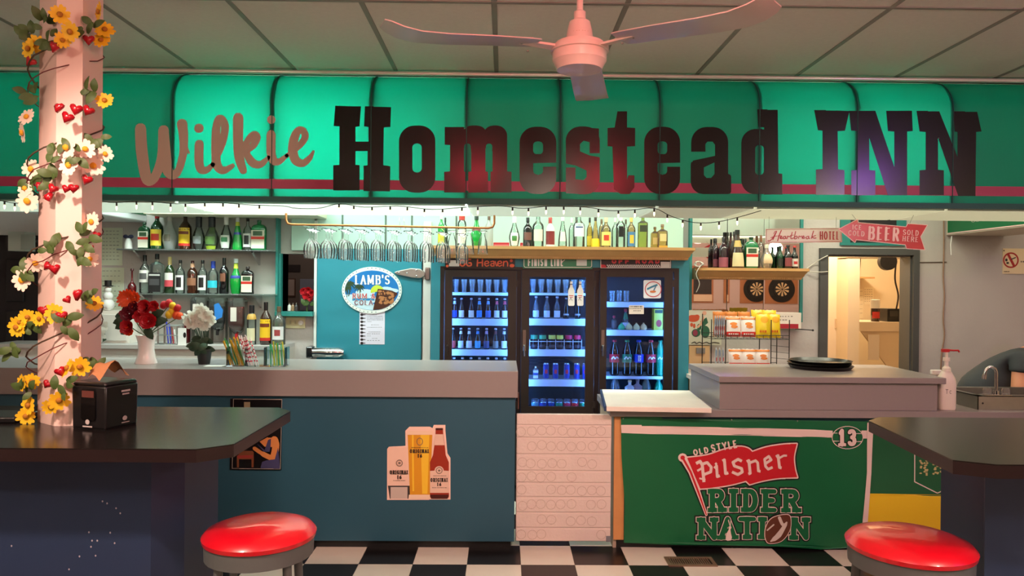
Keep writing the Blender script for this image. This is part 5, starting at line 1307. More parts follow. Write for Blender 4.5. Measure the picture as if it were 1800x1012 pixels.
flag = smooth([(130,210),(300,190),(450,140),(560,115),(640,128),(680,160)], 4)+smooth([(680,160),(800,120),(950,97),(1055,92)], 4)+smooth([(1055,92),(1032,200),(1040,300),(1060,375)], 4)+smooth([(1060,375),(900,380),(760,405),(660,435)], 4)+[(630,405)]+smooth([(630,405),(500,440),(350,462),(240,470)], 4)
pole = [(92, 208), (160, 330), (225, 500), (292, 690)]
RID = [('R', 300, 465), ('I', 478, 572), ('D', 585, 742), ('E', 750, 905), ('R', 918, 1090)]
NAT = [('N', 202, 402), ('A', 388, 560), ('T', 553, 727), ('I', 722, 815), ('N', 985, 1175)]
def slab(grow):
    o = []
    for c, a, b in RID: o += letter(c, a+8, 473, b-8, 670, 46, 40, 40, grow)
    for c, a, b in NAT: o += letter(c, a+8, 711, b-8, 900, 44, 38, 38, grow)
    return o
bl = []
def bk(pts, w=30): return stroke(pts, w, cap=False)
bl += bk([(205,258),(240,240),(258,270),(272,415)], 26)+bk([(215,320),(258,296)], 18)+bk([(262,262),(300,250),(335,290),(330,330),(270,352)], 24)+bk([(232,382),(285,395)], 14)
bl += bk([(362,300),(380,280),(386,370),(408,362)], 24)+[[(362,262),(376,248),(388,262),(376,276)]]
bl += bk([(430,238),(446,228),(456,345),(480,338)], 24)
bl += bk([(592,238),(560,222),(518,248),(530,280),(590,300),(596,330),(560,352),(510,330)], 24)
bl += bk([(632,242),(650,232),(662,340),(646,346)], 24)+bk([(660,250),(706,232),(724,250),(730,320),(748,322)], 22)
bl += bk([(850,288),(812,304),(790,280),(782,220),(818,196),(838,226),(788,258)], 22)
bl += bk([(878,200),(896,190),(908,290),(926,294)], 24)+bk([(900,215),(940,192),(972,190)], 18)
ball = [(790,880),(792,810),(830,730),(900,695),(985,690),(1000,760),(985,830),(930,905),(860,930),(810,925)]
ball = smooth(ball+[ball[0]], 4)[:-1]
rab = [(470,908),(452,900),(460,850),(482,812),(478,790),(490,788),(474,738),(482,730),(492,775),(498,732),(504,736),(498,782),(505,800),(495,815),(500,850),(508,880),(500,905)]
LY_ = [(BK, [('+', flag)]+[('+', s) for s in stroke(flag, 46, closed=True)+stroke(pole, [80, 66, 60, 40])+slab(34)+stroke(ball, 30, closed=True)], 'black_print'),
       (OFFW, [('+', flag)]+[('+', s) for s in stroke(flag, 22, closed=True)+stroke(pole, [50, 40, 36, 22])+[ell(92, 208, 38, 36)]+slab(12)], 'outline_print'),
       (RB, [('+', flag)]+[('+', s) for s in stroke(pole, [18, 17, 16, 8])+[ell(92, 208, 19, 18)]], 'pennant_print'),
       (mat('green_banner', (10, 98, 56)), slab(0), 'letter_fill'), (OFFW, bl, 'blackletter'),
       (OFFW, text('OLD', 178, 128, 312, 182, 12, 11, turn=-11)+text('STYLE', 328, 78, 552, 146, 13, 11, turn=-11), 'small_lettering'),
       (OFFW, rab, 'rabbit_print'), (OFFW, stroke(ball, 12, closed=True), 'ball_outline'), (paint((92, 50, 32), .45), [ball], 'ball_print'),
       (paint((200, 190, 180), .5), stroke(smooth([(905,712),(925,760),(940,775)], 4), 26)+stroke([(806,820),(858,772)], 12)+stroke(smooth([(835,915),(900,860),(965,750)], 4), [10, 20, 36, 40, 44, 40, 34, 30, 14]), 'ball_lacing')]
LY_[6] = (OFFW, [rab], 'rabbit_print')
for k, (m, shp, nm) in enumerate(LY_):
    for q in pieces(shp): part(nm, flat(q, 3.0, bfn(.0012*(k+1))(qb), 40), m, ban)
wst = [(1091, 746), (1200, 749), (1400, 753), (1462, 755), (1462, 768), (1400, 767), (1200, 763), (1092, 761)]
part('white_stripe', flat([wst, [(1513, 757), (1530, 757), (1529, 770), (1513, 769)]], 2, bfn(.0012)(idn), 8), OFFW, ban)
n13 = ell(1488, 768, 27.5, 19.5)
part('number_oval', flat([n13], 1, bfn(.0024)(idn), 8), mat('green_banner', (10, 98, 56)), ban)
part('number_ring', flat([('+', s) for s in stroke(n13, 1.2, closed=True)+stroke([(1464, 760), (1476, 760)], 1.2)+stroke([(1462, 774), (1474, 774)], 1.2)+stroke([(1502, 761), (1512, 761)], 1.2)+stroke([(1502, 775), (1513, 775)], 1.2)], .6, bfn(.0036)(idn), 8), OFFW, ban)
part('number_shadow', flat(letter('1', 1470, 753, 1486, 783, 7, 5.5, 7, 3)+letter('3', 1487, 753, 1505, 783, 7, 6, 0, 3), .8, bfn(.0036)(idn), 8), BK, ban)
part('number', flat(letter('1', 1470, 753, 1486, 783, 7, 5.5, 7)+letter('3', 1487, 753, 1505, 783, 7, 6), .8, bfn(.0048)(idn), 8), OFFW, ban)
for px, py in ((1095, 733), (1285, 735), (1400, 737)): part('tack', MB().ball(tuple(Vector(bfn(.003)(idn)(px, py+2))), .005, 1, .6, 1, 8, 5), STEEL, ban)
ban2 = solo('banner', flat([[(1524, 740), (1800, 742), (1800, 966), (1512, 964)]], 4, bfn(-.0035)(idn), 10), mat('green_banner_dark', (16, 90, 52), .45, var=.06, vscale=5),
            'green banner with a wide yellow lower half and white side strip beside the stool', 'banner', loc=(2.4, BNY, .06))
part('yellow_band', flat([[(1522, 866), (1800, 872), (1800, 966), (1512, 964)]], 3, bfn(-.0023)(idn), 10), paint((226, 192, 30), .45), ban2)
part('white_strip', flat([[(1523, 742), (1534, 742), (1530, 830), (1518, 964), (1508, 964), (1522, 830)]], 3, bfn(.004)(idn), 10), OFFW, ban2)
prints(ban2, [], 1, 0)
part('crest_outline', flat([('+', s) for s in stroke([(1607, 770), (1607, 846), (1647, 866), (1690, 846), (1690, 770)], 1.8)], .8, bfn(-.002)(idn), 10), OFFW, ban2)
part('crest_print', flat([ell(1624+dx+random.uniform(-8, 8), 800+i*4+random.uniform(-2, 2), 2.4, 1.6, 6) for dx in (0, 24) for i in range(9) for _ in range(3)], .8, bfn(-.001)(idn), 10), paint((190, 176, 120)), ban2)

# ================================================================== stickers and posters on the bar front
qo = crop(660, 730, 6.325); OY = PY-.003
dec = solo('beer_decal', flat([('+', [(130,372),(150,345),(334,338),(332,170),(380,122),(600,122),(635,140),(648,104),(778,104),(778,170),(800,420),(834,470),(834,935),(128,938)])], 4, onplane(OY, qo)),
           paint((240, 206, 190), .5), 'beer decal of a can, a full glass and a brown bottle on the teal bar', 'decal')
btl = [(668,140),(748,140),(752,200),(770,330),(780,440),(815,520),(816,905),(800,925),(620,925),(606,905),(606,520),(640,440),(655,330),(668,200)]
lblb = arc(708, 614, 52, 52, 180, 360, 12)+[(818,614),(818,860),(606,860),(606,614)]
prints(dec, [(paint((236, 200, 180), .4), [rrect(140, 352, 372, 785, 14)], 'can_print'), (paint((60, 54, 54), .4), [[(138,780),(380,780),(384,925),(160,925)]], 'can_base'), (paint((196, 180, 170), .35), [rect(168, 795, 356, 925)], 'can_metal'),
             (paint((214, 150, 30), .4), [[(358,215),(632,215),(606,880),(384,880)]], 'beer_print'), (paint((236, 206, 180), .4), [[(352,170),(636,170),(634,215),(356,215)], [(372,880),(612,880),(616,925),(366,925)]], 'foam_print'),
             (paint((236, 192, 50), .4), [[(500,216),(600,216),(578,870),(520,870)], [(404,216),(424,216),(430,840),(410,840)]], 'beer_light'),
             (paint((150, 44, 22), .35), [btl], 'bottle_print'), (paint((70, 22, 16), .35), [[(668,140),(750,140),(750,162),(668,162)], [(606,880),(816,880),(800,925),(620,925)]], 'bottle_dark'), (paint((224, 190, 170), .4), [[(666,208),(752,208),(768,330),(648,330)]]+[lblb], 'bottle_label'),
             (paint((120, 104, 92), .4), stroke(ell(266, 528, 33, 33, 20), 8, closed=True)+stroke(ell(708, 612, 33, 33, 20), 8, closed=True)+stroke(ell(492, 290, 32, 40, 20), 7, closed=True)+[ell(266, 528, 14, 12), ell(708, 612, 14, 12)], 'emblem'),
             (paint((40, 30, 26), .5), text('ORIGINAL', 158, 610, 368, 652, 10, 5, 8, gap=.14)+text('16', 240, 664, 292, 706, 11, 6, 6)+text('ORIGINAL', 380, 376, 602, 416, 10, 5, 8, gap=.14)+text('16', 468, 428, 520, 468, 11, 6, 6)
              +text('ORIGINAL', 610, 696, 810, 738, 10, 5, 8, gap=.14)+text('16', 684, 746, 734, 784, 11, 6, 6)+ticks(200, 340, 722, 7, 8)+ticks(400, 590, 356, 6, 14)+ticks(640, 790, 672, 6, 12)+ticks(630, 800, 802, 7, 12), 'lettering')],
       3.0, OY, qo, step=.0006)
qp = crop(400, 690, 6.75)
pst = solo('framed_poster', MB().box(X(407.5, PY), X(497, PY), PY-.012, PY-.0005, Zp(825, PY, 450), Zp(700, PY, 450)), paint((16, 13, 15), .3), 'dark framed poster of a seated woman in a blue dress on the teal bar', 'poster')
prints(pst, [(paint((180, 170, 160)), stroke([(70, 75), (645, 80), (625, 905), (55, 898)], 5, closed=True), 'inner_line'),
             (paint((120, 70, 40)), [[(110,745),(310,700),(312,780),(310,885),(285,885),(285,790),(135,790),(135,885),(112,885)], [(150, 690), (300, 690), (310, 780), (110, 780)]], 'stool_print'), (paint((150, 50, 44)), [[(118,745),(300,738),(300,775),(118,778)]], 'cushion_print'),
             (paint((206, 132, 70)), smooth([(480,540),(560,535),(598,600),(590,700),(545,800),(500,795),(400,750),(310,700),(290,650),(340,630),(400,690),(500,710),(520,640)], 3)+[], 'skin_print') if False else (paint((206, 132, 70)), stroke(smooth([(555,560),(572,640),(545,760),(500,765),(400,715),(320,660)], 4), [90]*4+[84]*4+[76]*4+[60]*4+[46]*5)+[[(380,580),(470,530),(560,540),(540,640),(440,640)]], 'skin_print'),
             (paint((62, 62, 104)), [[(345,600),(440,680),(480,560),(515,545),(510,640),(500,700),(430,700)]], 'bodice_print'), (paint((62, 62, 104)), [[(560,790),(600,650),(622,900),(390,895),(410,820),(470,800)]], 'dress_print'),
             (paint((150, 140, 110)), [rect(195, 110, 268, 180)], 'lamp_print')], 4.0, PY-.012, qp)

# ================================================================== things on the bar and on the counters
# napkin dispenser
p0, p1, p2 = WH(125, 753, BZ), WH(185, 758, BZ), WH(243, 745, BZ)
p3 = p0+p2-p1; hN = .165
nd = thing('napkin_dispenser', 'black plastic napkin dispenser with a brown napkin on the dark table', 'napkin dispenser', tuple((p0+p1+p2+p3)/4))
B4 = [p0, p1, p2, p3]; cN = (p0+p1+p2+p3)/4
up = lambda p, z, k=1.0: (cN.x+(p.x-cN.x)*k, cN.y+(p.y-cN.y)*k, BZ+z)
NDM = mat('black_plastic', (20, 20, 22), .28, coat=.3)
part('housing', MB().hexa([up(p, .004, .97) for p in B4], [up(p, hN*.92) for p in B4]).hexa([up(p, hN*.92) for p in B4], [up(p, hN, .93) for p in B4]), NDM, nd, bevel=.006)
part('base', MB().hexa([up(p, .0, .93) for p in B4], [up(p, .006, .95) for p in B4]), BLACK, nd)
def face(a, b, off):
    n = Vector((b.y-a.y, -(b.x-a.x), 0)).normalized()
    return lambda u, v: Vector((a.x+(b.x-a.x)*u, a.y+(b.y-a.y)*u, BZ+hN*v))+n*off
part('window', flat([rrect(.3, .2, .72, .86, .04)], .05, face(p0, p1, .002)), paint((8, 8, 9), .1), nd)
part('window_napkin', flat([rect(.33, .68, .68, .82)], .05, face(p0, p1, .003)), paint((96, 50, 44), .5), nd)
part('front_emblem', flat([('+', ell(.5, .17, .06, .055)), ('+', rect(.36, .06, .64, .085))], .01, face(p0, p1, .003)), paint((190, 180, 178)), nd)
part('side_emblem', flat([('+', ell(.56, .2, .07, .05)), ('+', rect(.46, .1, .7, .12)), ('+', rect(.45, .76, .72, .8)), ('+', rect(.48, .7, .69, .73))], .01, face(p1, p2, .003)), paint((170, 160, 160)), nd)
NAP = mat('kraft_napkin', (176, 120, 78), .8, bump=.2, bscale=40)
mb = MB(); g = []
d1 = (p2-p1); d1.z = 0; d1.normalize(); d2 = (p0-p1); d2.z = 0; d2.normalize()
for i in range(9):
    t = i/8
    for j in range(4):
        v = j/3
        q = cN+d1*(-.05+.13*t)+d2*(.025-.05*v)+Vector((0, 0, hN-.004+.075*math.sin(min(1, t*1.15)*PI*.8+.25)*(1-.4*abs(v-.5))+.012*math.sin(t*7+v*4)))
        g.append((q.x, q.y, max(q.z, BZ+hN-.012)))
mb.add(g, [(i*4+j, i*4+j+1, (i+1)*4+j+1, (i+1)*4+j) for i in range(8) for j in range(3)], True)
part('napkin', mb, NAP, nd)
# black tray edge at the table's far end
tq = WH(10, 742, BZ); solo('card_reader', MB().box(tq.x-.16, tq.x+.045, tq.y-.02, tq.y+.13, BZ+.0005, BZ+.022), NDM, 'flat black card reader lying on the dark table beside the post', 'card reader', bevel=.005)

# flowers: shared meshes
def petals_mesh(n, L, w, cup, name, rows=1, seed=1):
    rnd = random.Random(seed); mb = MB()
    for r in range(rows):
        for k in range(n):
            a = 2*PI*(k+.5*r)/n+rnd.uniform(-.08, .08); l = L*(1-.22*r)*rnd.uniform(.9, 1.08); ww = w*(1-.12*r); c = cup*(1+.7*r)
            ca, sa = math.cos(a), math.sin(a)
            def P(d, s, z): return (ca*d-sa*s, -z, sa*d+ca*s)
            vs = [P(.12*l, -.25*ww, 0), P(.12*l, .25*ww, 0), P(.55*l, -ww/2, c*.5*l), P(.55*l, ww/2, c*.5*l), P(.9*l, -ww*.36, c*l*.85), P(.9*l, ww*.36, c*l*.85), P(l, 0, c*l)]
            mb.add(vs, [(0, 1, 3, 2), (2, 3, 5, 4), (4, 5, 6)], True)
    return mb.mesh(name)
def copyset(mesh, mats):
    out = {}
    for k, m in mats.items():
        c = mesh.copy(); c.materials.append(m); out[k] = c
    return out
PETC = {'y': paint((238, 190, 30), .6), 'w': paint((244, 222, 206), .6), 'r': paint((186, 22, 34), .5), 'o': paint((232, 84, 34), .55), 'm': paint((110, 14, 34), .5), 'g': LEAF}
DAISY = copyset(petals_mesh(12, .03, .013, .12, 'petals'), PETC)
DISK = copyset(MB().ball((0, -.003, 0), .0085, 1, .6, 1, 10, 6).mesh('flower_centre'), {'y': paint((170, 110, 20), .7), 'w': paint((226, 160, 30), .7)})
hp = [(0, -1), (.55, -.35), (.95, .2), (.9, .62), (.55, .82), (.2, .72), (0, .45)]; hp = hp+[(-x, y) for x, y in hp[-2:0:-1]]
mb = MB(); hn = len(hp)
mb.add([(x*.017, -.006, y*.017) for x, y in hp]+[(0, -.014, .002)]+[(x*.017, .002, y*.017) for x, y in hp], [(i, (i+1) % hn, hn) for i in range(hn)]+[(i, hn+1+i, hn+1+(i+1) % hn, (i+1) % hn) for i in range(hn)]+[tuple(range(hn+1, 2*hn+1))], True)
HEART = mb.mesh('heart'); fix_normals(HEART); HEART.materials.append(mat('glossy_red_heart', (168, 12, 30), .22, coat=.5))
lv = MB(); NL = 6
vs = []; 
for i in range(NL+1):
    t = i/NL; w = .013*math.sin(PI*min(1, t*.92+.08))**.8; vs += [(-w, -.004*math.sin(t*PI)-.001, t*.045), (0, -.008*math.sin(t*PI), t*.045), (w, -.004*math.sin(t*PI)-.001, t*.045)]
lv.add(vs, [(i*3+j, i*3+j+1, i*3+j+4, i*3+j+3) for i in range(NL) for j in range(2)], True)
LEAFM = lv.mesh('leaf'); LEAFM.materials.append(LEAF); DLEAFM = LEAFM.copy(); DLEAFM.materials[0] = DLEAF
def put(name, me, parent, p, rot=(0, 0, 0), s=1.0):
    o = bpy.data.objects.new(name, me); COL.objects.link(o); o.parent = parent
    o.location = Vector(p)-wloc(parent); o.rotation_euler = rot; o.scale = (s, s, s); return o
# garlands round the post
GFY = 2.585
def post_y(px):                                  # how far off the camera the post's skin lies at this column
    if px < 62 or px > 160: return 2.68
    if px < 97: return 2.70-(px-67)/30*.08-.03
    if px <= 143: return 2.59
    return 2.62+(px-143)/14*.05-.02
gar = thing('flower_garland', 'daisy garland of yellow and white blooms wound up the pale post', 'garland', (pcx, 2.72, BZ))
gar2 = thing('heart_garland', 'garland of glossy red hearts wound up the pale post', 'garland', (pcx, 2.72, BZ))
def vine(parent, y_a, y_b, turns, seed, m, r):
    rnd = random.Random(seed); pts = []; n = int(turns*20)
    za, zb = Zp(y_a, 2.72, 110), Zp(y_b, 2.72, 110); cx = pcx-.002; cy = 2.735
    for i in range(n+1):
        t = i/n; a = 2*PI*turns*t+rnd.uniform(-.03, .03)
        pts.append((cx+.112*math.cos(a), cy+.142*math.sin(a), za+(zb-za)*t+rnd.uniform(-.004, .004)))
    part('vine', MB().tube(pts, r, 5), m, parent)
STEM = paint((70, 52, 34), .7)
vine(gar, 720, 0, 4.4, 3, STEM, .003); vine(gar2, 735, 40, 4.4, 9, paint((96, 30, 30), .6), .002)
FL = {'y': [(105,26),(124,56),(51,86),(64,77),(109,71),(175,21),(184,53),(178,71),(184,177),(165,533),(30,575),(48,557),(70,560),(97,551),(120,647),(141,644),(39,673),(57,669),(51,712),(46,731),(104,703),(89,714),(36,566)],
      'w': [(48,206),(41,233),(118,259),(122,291),(186,270),(165,291),(56,297),(45,331),(49,353),(162,390),(61,462),(40,492),(159,455),(150,262)]}
rnd = random.Random(5)
for k, ps in FL.items():
    for px, py in ps:
        y = post_y(px)-.022; p = W(px, py, y)
        s = rnd.uniform(.95, 1.3)*(1.08 if k == 'w' else 1.0)
        f = put('flower', DAISY[k], gar, p, (rnd.uniform(-.5, .3), rnd.uniform(0, 6), rnd.uniform(-.6, .6)), s)
        c = put('flower_centre', DISK[k], f, wloc(f)); c.location = (0, -.002, 0)
for px, py in ((97,83),(156,71),(54,109),(104,190),(119,207),(134,193),(155,195),(71,329),(93,332),(117,332),(130,331),(153,316),(86,347),(170,413),(161,438),(143,460),(97,473),(84,468),(137,518),(119,527),(80,546),(109,555),(107,653),(84,675),(92,552)):
    y = post_y(px)-.02; put('heart', HEART, gar2, W(px, py, y), (rnd.uniform(-.4, .4), rnd.uniform(-.7, .7), rnd.uniform(-.6, .6)), rnd.uniform(.8, 1.35))
for px, py in ((79,39),(47,62),(90,66),(154,49),(56,169),(160,161),(167,250),(96,274),(53,319),(139,270),(88,312),(150,418),(135,449),(87,436),(39,470),(152,523),(57,577),(115,566),(26,610),(107,677),(48,688),(163,636)):
    for j in range(6):
        y = post_y(px)-.014-.003*j; put('leaf', LEAFM, gar, W(px+rnd.uniform(-11, 11), py+rnd.uniform(-9, 12), y), (rnd.uniform(-.4, .4), rnd.uniform(-2.6, 2.6), rnd.uniform(-.6, .6)), rnd.uniform(.8, 1.25))
# bouquet in a white vase on the bar
VY = FY+.28
vb = WH(257, 637, BZ); vb.y = VY; vb.x = X(257, VY, 637)
sv = VY/F
vase = solo('vase', MB().lathe([(.001, .0), (.034*1.9, 0), (.066, .004), (.054, .04), (.046, .09), (.05, .14), (.062, .178), (.058, .178), (.045, .14), (.04, .09), (.001, .08)], (vb.x, VY, BZ), 28, cap=False),
            mat('white_porcelain', (238, 226, 222), .15, coat=.6), 'glossy white waisted vase holding the red bouquet on the bar', 'vase')
bq = thing('bouquet', 'bouquet of red, orange and yellow artificial flowers in the white vase', 'bouquet', (vb.x, VY, BZ+.085))
RICH = copyset(petals_mesh(16, .05, .017, .3, 'petals', 3, 3), PETC)
PEONY = copyset(petals_mesh(9, .045, .036, .55, 'petals', 4, 4), PETC)
qv = crop(180, 500, 5.294)
top = (vb.x, VY, BZ+.17)
tl = []
for k, cx, cy, kind, s in (('o', 235, 130, 'rich', 1.25), ('o', 300, 120, 'rich', .9), ('m', 250, 270, 'peony', 1.1), ('m', 300, 215, 'peony', .9), ('r', 410, 215, 'peony', 1.15), ('r', 430, 340, 'peony', 1.25), ('r', 240, 390, 'peony', 1.05), ('o', 250, 430, 'peony', .7), ('r', 360, 290, 'peony', 1.0), ('r', 480, 200, 'peony', .8)):
    p = W(*qv(cx, cy), VY-.06); tl.append(p)
    put('bloom', (RICH if kind == 'rich' else PEONY)[k], bq, p, (random.uniform(-.4, .2), random.uniform(0, 6), random.uniform(-.3, .3)), s)
tulip = MB().lathe([(.004, -.022), (.016, -.012), (.02, .004), (.016, .02), (.006, .028)], seg=10)
TUL = copyset(tulip.mesh('tulip'), {'r': PETC['r'], 'o': PETC['o'], 'y': PETC['y']})
for k, cx, cy in (('o', 490, 240), ('r', 570, 195), ('r', 615, 180), ('y', 655, 205), ('r', 695, 225), ('y', 620, 285), ('y', 640, 265), ('o', 685, 290), ('o', 715, 295)):
    p = W(*qv(cx, cy), VY-.03); tl.append(p)
    put('tulip_bloom', TUL[k], bq, p, (random.uniform(.2, .8), random.uniform(.2, .9), 0), 1.15)
for p in tl[::2]: part('stem', MB().tube([top, ((top[0]+p.x)/2, VY-.02, (top[2]+p.z)/2-.005), (p.x, p.y+.02, p.z)], .003, 5), LEAF, bq)
part('stem_bunch', MB().tube([(vb.x, VY, BZ+.086), top], .012, 8), LEAF, bq)
for cx, cy, a in ((150, 300, -1.9), (130, 260, -1.6), (170, 420, -2.3), (160, 350, -2.1), (560, 350, 1.7), (600, 350, 1.5), (470, 450, 2.6), (330, 160, .5), (200, 190, -.6), (580, 250, 1.2)):
    put('leaf', DLEAFM, bq, W(*qv((cx+340)/2, (cy+330)/2), VY-.05), (random.uniform(-.3, .3), a, 0), 2.1)
# white poinsettia in a black pot
PYY = FY+.27; pb = X(359, PYY, 636)
pot = solo('flower_pot', MB().lathe([(.001, 0), (.034, 0), (.045, .085), (.048, .086), (.048, .095), (.043, .095), (.04, .08), (.001, .078)], (pb, PYY, BZ), 24, cap=False), paint((30, 30, 32), .5), 'small black plastic pot on the bar holding the white flowers', 'pot')
poi = thing('potted_flowers', 'white artificial poinsettia with dark leaves in the black pot', 'flowers', (pb, PYY, BZ+.08))
PWH = copyset(petals_mesh(7, .05, .03, .25, 'petals', 2, 8), {'w': mat('white_petal', (240, 238, 230), .55, transl=.5)})
tl = []
for cx, cy in ((920, 235), (850, 290), (970, 285), (830, 350), (890, 345), (950, 370), (1000, 320), (800, 330), (920, 300)):
    p = W(*qv(cx, cy), PYY-.04-random.random()*.02); tl.append(p); put('bloom', PWH['w'], poi, p, (random.uniform(-.5, .2), random.uniform(0, 6), random.uniform(-.4, .4)), .95)
for p in tl: part('stem', MB().tube([(pb, PYY, BZ+.08), ((pb+p.x)/2, PYY-.01, (BZ+.08+p.z)/2), (p.x, p.y+.015, p.z)], .0028, 5), DLEAF, poi)
for k in range(18):
    a = random.uniform(0, 2*PI); put('leaf', DLEAFM, poi, (pb+.035*math.cos(a), PYY-.03+.03*math.sin(a), BZ+.1+random.random()*.07), (random.uniform(-.3, .5), random.choice((-1, 1))*random.uniform(1.4, 2.6), 0), 1.5)
# straw caddy
CYY = FY+.16
ca0, ca1 = X(404, CYY), X(506, CYY)
cad = thing('straw_caddy', 'clear plastic caddy of straws and stir sticks on the bar', 'caddy', ((ca0+ca1)/2, CYY, BZ))
ACR = glass('acrylic', (248, 252, 252), 1.35, .04, milk=.02)
part('base', MB().box(ca0, ca1, CYY-.05, CYY+.05, BZ+.0005, BZ+.008), ACR, cad)
for x in (ca0, ca0+(ca1-ca0)*.32, ca0+(ca1-ca0)*.64, ca1-.003): part('divider', MB().box(x, x+.003, CYY-.05, CYY+.05, BZ+.008, BZ+.12), ACR, cad)
part('front_wall', MB().box(ca0, ca1, CYY-.05, CYY-.047, BZ+.008, BZ+.12), ACR, cad); part('back_wall', MB().box(ca0, ca1, CYY+.047, CYY+.05, BZ+.008, BZ+.12), ACR, cad)
sm = {}
def straw(cols, x0, x1, n, lean, group, label, tall, hmin=.14):
    for i in range(n):
        c = cols[i % len(cols)]; bxx = random.uniform(x0+.01, x1-.01); yy = CYY+random.uniform(-.03, .03); L = random.uniform(.9, 1.05)*tall; an = lean+random.uniform(-.12, .12)
        e = (min(max(bxx+math.sin(an)*L, x0-.05), x1+.05), yy, BZ+.009+math.cos(an)*L)
        o = solo('straw', MB().bar((bxx, yy, BZ+.009), e, .0042, 6), paint(c, .4), label % {(226, 176, 30): 'yellow', (30, 140, 70): 'green', (240, 226, 226): 'white', (40, 170, 110): 'bright green', (206, 206, 60): 'lime'}[c], 'straw', group=group % {(226, 176, 30): 'yellow', (30, 140, 70): 'green', (240, 226, 226): 'striped', (40, 170, 110): 'bright green', (206, 206, 60): 'lime'}[c])
        if c[0] == 240:
            for k in range(6):
                t = .12+k*.14; a_ = Vector((bxx, yy, BZ+.009)); b_ = Vector(e); q0 = a_.lerp(b_, t); q1 = a_.lerp(b_, t+.05)
                part('stripe', MB().bar(tuple(q0), tuple(q1), .0046, 6), paint((206, 40, 70), .4), o)
w3 = (ca1-ca0)
straw([(226, 176, 30), (30, 140, 70), (226, 176, 30)], ca0, ca0+w3*.32, 16, -.3, '%s stir sticks', '%s stir stick in the clear bar caddy', .17)
straw([(240, 226, 226)], ca0+w3*.33, ca0+w3*.64, 8, -.3, '%s straws', '%s red-striped straw in the clear bar caddy', .19)
straw([(40, 170, 110), (206, 206, 60)], ca0+w3*.65, ca1, 10, -.1, 'short %s sticks', 'short %s stick in the clear bar caddy end', .14)
solo('paper_slip', MB().box(X(355, FY+.1), X(388, FY+.1), FY+.12, FY+.2, BZ+.0006, BZ+.0016), WHITE, 'loose white paper slip on the bar beside the black pot', 'paper')

# ================================================================== back counter and what stands on it
BCZ = 1.075; BCY = 5.9
bc0, bc1 = X(-20, BCY), X(497, BCY)
bcn = thing('back_counter', 'pale back counter under the liquor shelves', 'counter', ((bc0+bc1)/2, BCY+.3, 0))
part('cabinet', MB().box(bc0, bc1, BCY+.02, YW-.002, .0, BCZ-.03), paint((206, 200, 192), .6), bcn)
part('worktop', MB().box(bc0, bc1, BCY, YW-.002, BCZ-.03, BCZ), paint((190, 186, 182), .4), bcn)
def bk_b(name, lab, cx, top, base, w, kind, gm, labs=(), cap=None, y=6.03, pour=None):
    o = pbottle(name, lab, qv(cx, 0)[0], qv(0, top)[1], qv(0, base)[1], w/5.294, y, BCZ, kind, gm, labs, cap)
    return o
bk_b('vodka_bottle', 'clear bottle with gold neck and steel pourer on the back counter', 1388, 180, 545, 84, 'tall', CLEAR, [(.1, .42, 60, (214, 206, 170)), (.64, .78, 90, (190, 150, 70), 'neck_foil')], ((24, 24, 26), .8, 1.1))
bk_b('liqueur_bottle', 'dark coffee liqueur bottle with yellow label on the back counter', 1520, 150, 545, 106, 'round', BROWNG, KAH, ((20, 16, 16), .82, 1.1))
bk_b('rum_bottle', 'clear spiced rum bottle with white label on the back counter', 1642, 190, 545, 118, 'round', tint('rum', (216, 210, 170), .14), [(.14, .48, 58, (222, 222, 222)), (.24, .4, 26, (150, 60, 60), 'figure_print')], ((90, 70, 50), .86, 1.1))
bk_b('syrup_bottle', 'dark bottle with red liquid and pourer behind the white flowers', 785, 160, 420, 70, 'tall', mat('red_glass', (84, 14, 18)), (), ((24, 22, 24), .8, 1.1), y=6.14)
# square dispenser jugs
for k, (cx, w, top, bot, liq, d) in enumerate(((912, 150, 118, 330, None, 'empty clear square drink dispenser jug'), (1085, 150, 122, 400, (20, 20, 24), 'square drink dispenser jug with black and blue label'), (1262, 156, 124, 430, (126, 44, 20), 'square drink dispenser jug full of amber liquor'))):
    Yd = 6.1; s_ = Yd/F; x = X(qv(cx, 0)[0], Yd); z1, z0 = W(*qv(cx, top), Yd).z, W(*qv(cx, bot), Yd).z; hw = w/5.294*s_/2
    t = thing('liquor_dispenser', d+' on the back counter', 'dispenser', (x, Yd, BCZ))
    part('jug', MB().lathe([(hw*.4, z0-.02), (hw*.9, z0+.03), (hw, z0+.06), (hw, z1-.02), (hw*.85, z1)], (x, Yd, 0), 24, sq=5), CLEAR if k != 2 else CLEAR, t)
    if liq: part('liquor', MB().lathe([(hw*.4, z0), (hw*.88, z0+.035), (hw*.95, z0+.07), (hw*.95, z1-.07)], (x, Yd, 0), 24, sq=5), mat('amber_liquor', (126, 44, 20), .15, coat=.4) if k == 2 else BLACKG, t)
    if k == 1: part('paper_label', flat([('+', [(.1, .0), (.9, .2), (1, .6), (.5, 1), (.0, .9)])], .05, lambda u, v: Vector((x-hw*.2+hw*1.1*u, Yd-hw*1.01, z0+.06+(z1-z0-.1)*v))), paint((40, 120, 200)), t)
    if k != 1: part('paper_label', MB().box(x-hw*.5, x+hw*.2, Yd-hw-.002, Yd-hw-.0005, z0+(z1-z0)*.3, z0+(z1-z0)*.72), paint((214, 206, 196)), t)
    part('stand', MB().box(x-hw, x-hw+.012, Yd-.03, Yd+.03, BCZ, z1-.03).box(x+hw-.012, x+hw, Yd-.03, Yd+.03, BCZ, z1-.03).box(x-hw, x+hw, Yd-.05, Yd+.05, BCZ, BCZ+.012), STEEL, t)
    part('spigot', MB().tube([(x, Yd, z0-.015), (x, Yd-.03, z0-.03), (x, Yd-.03, z0-.06)], .012, 8), RED if k == 2 else BLACK, t)
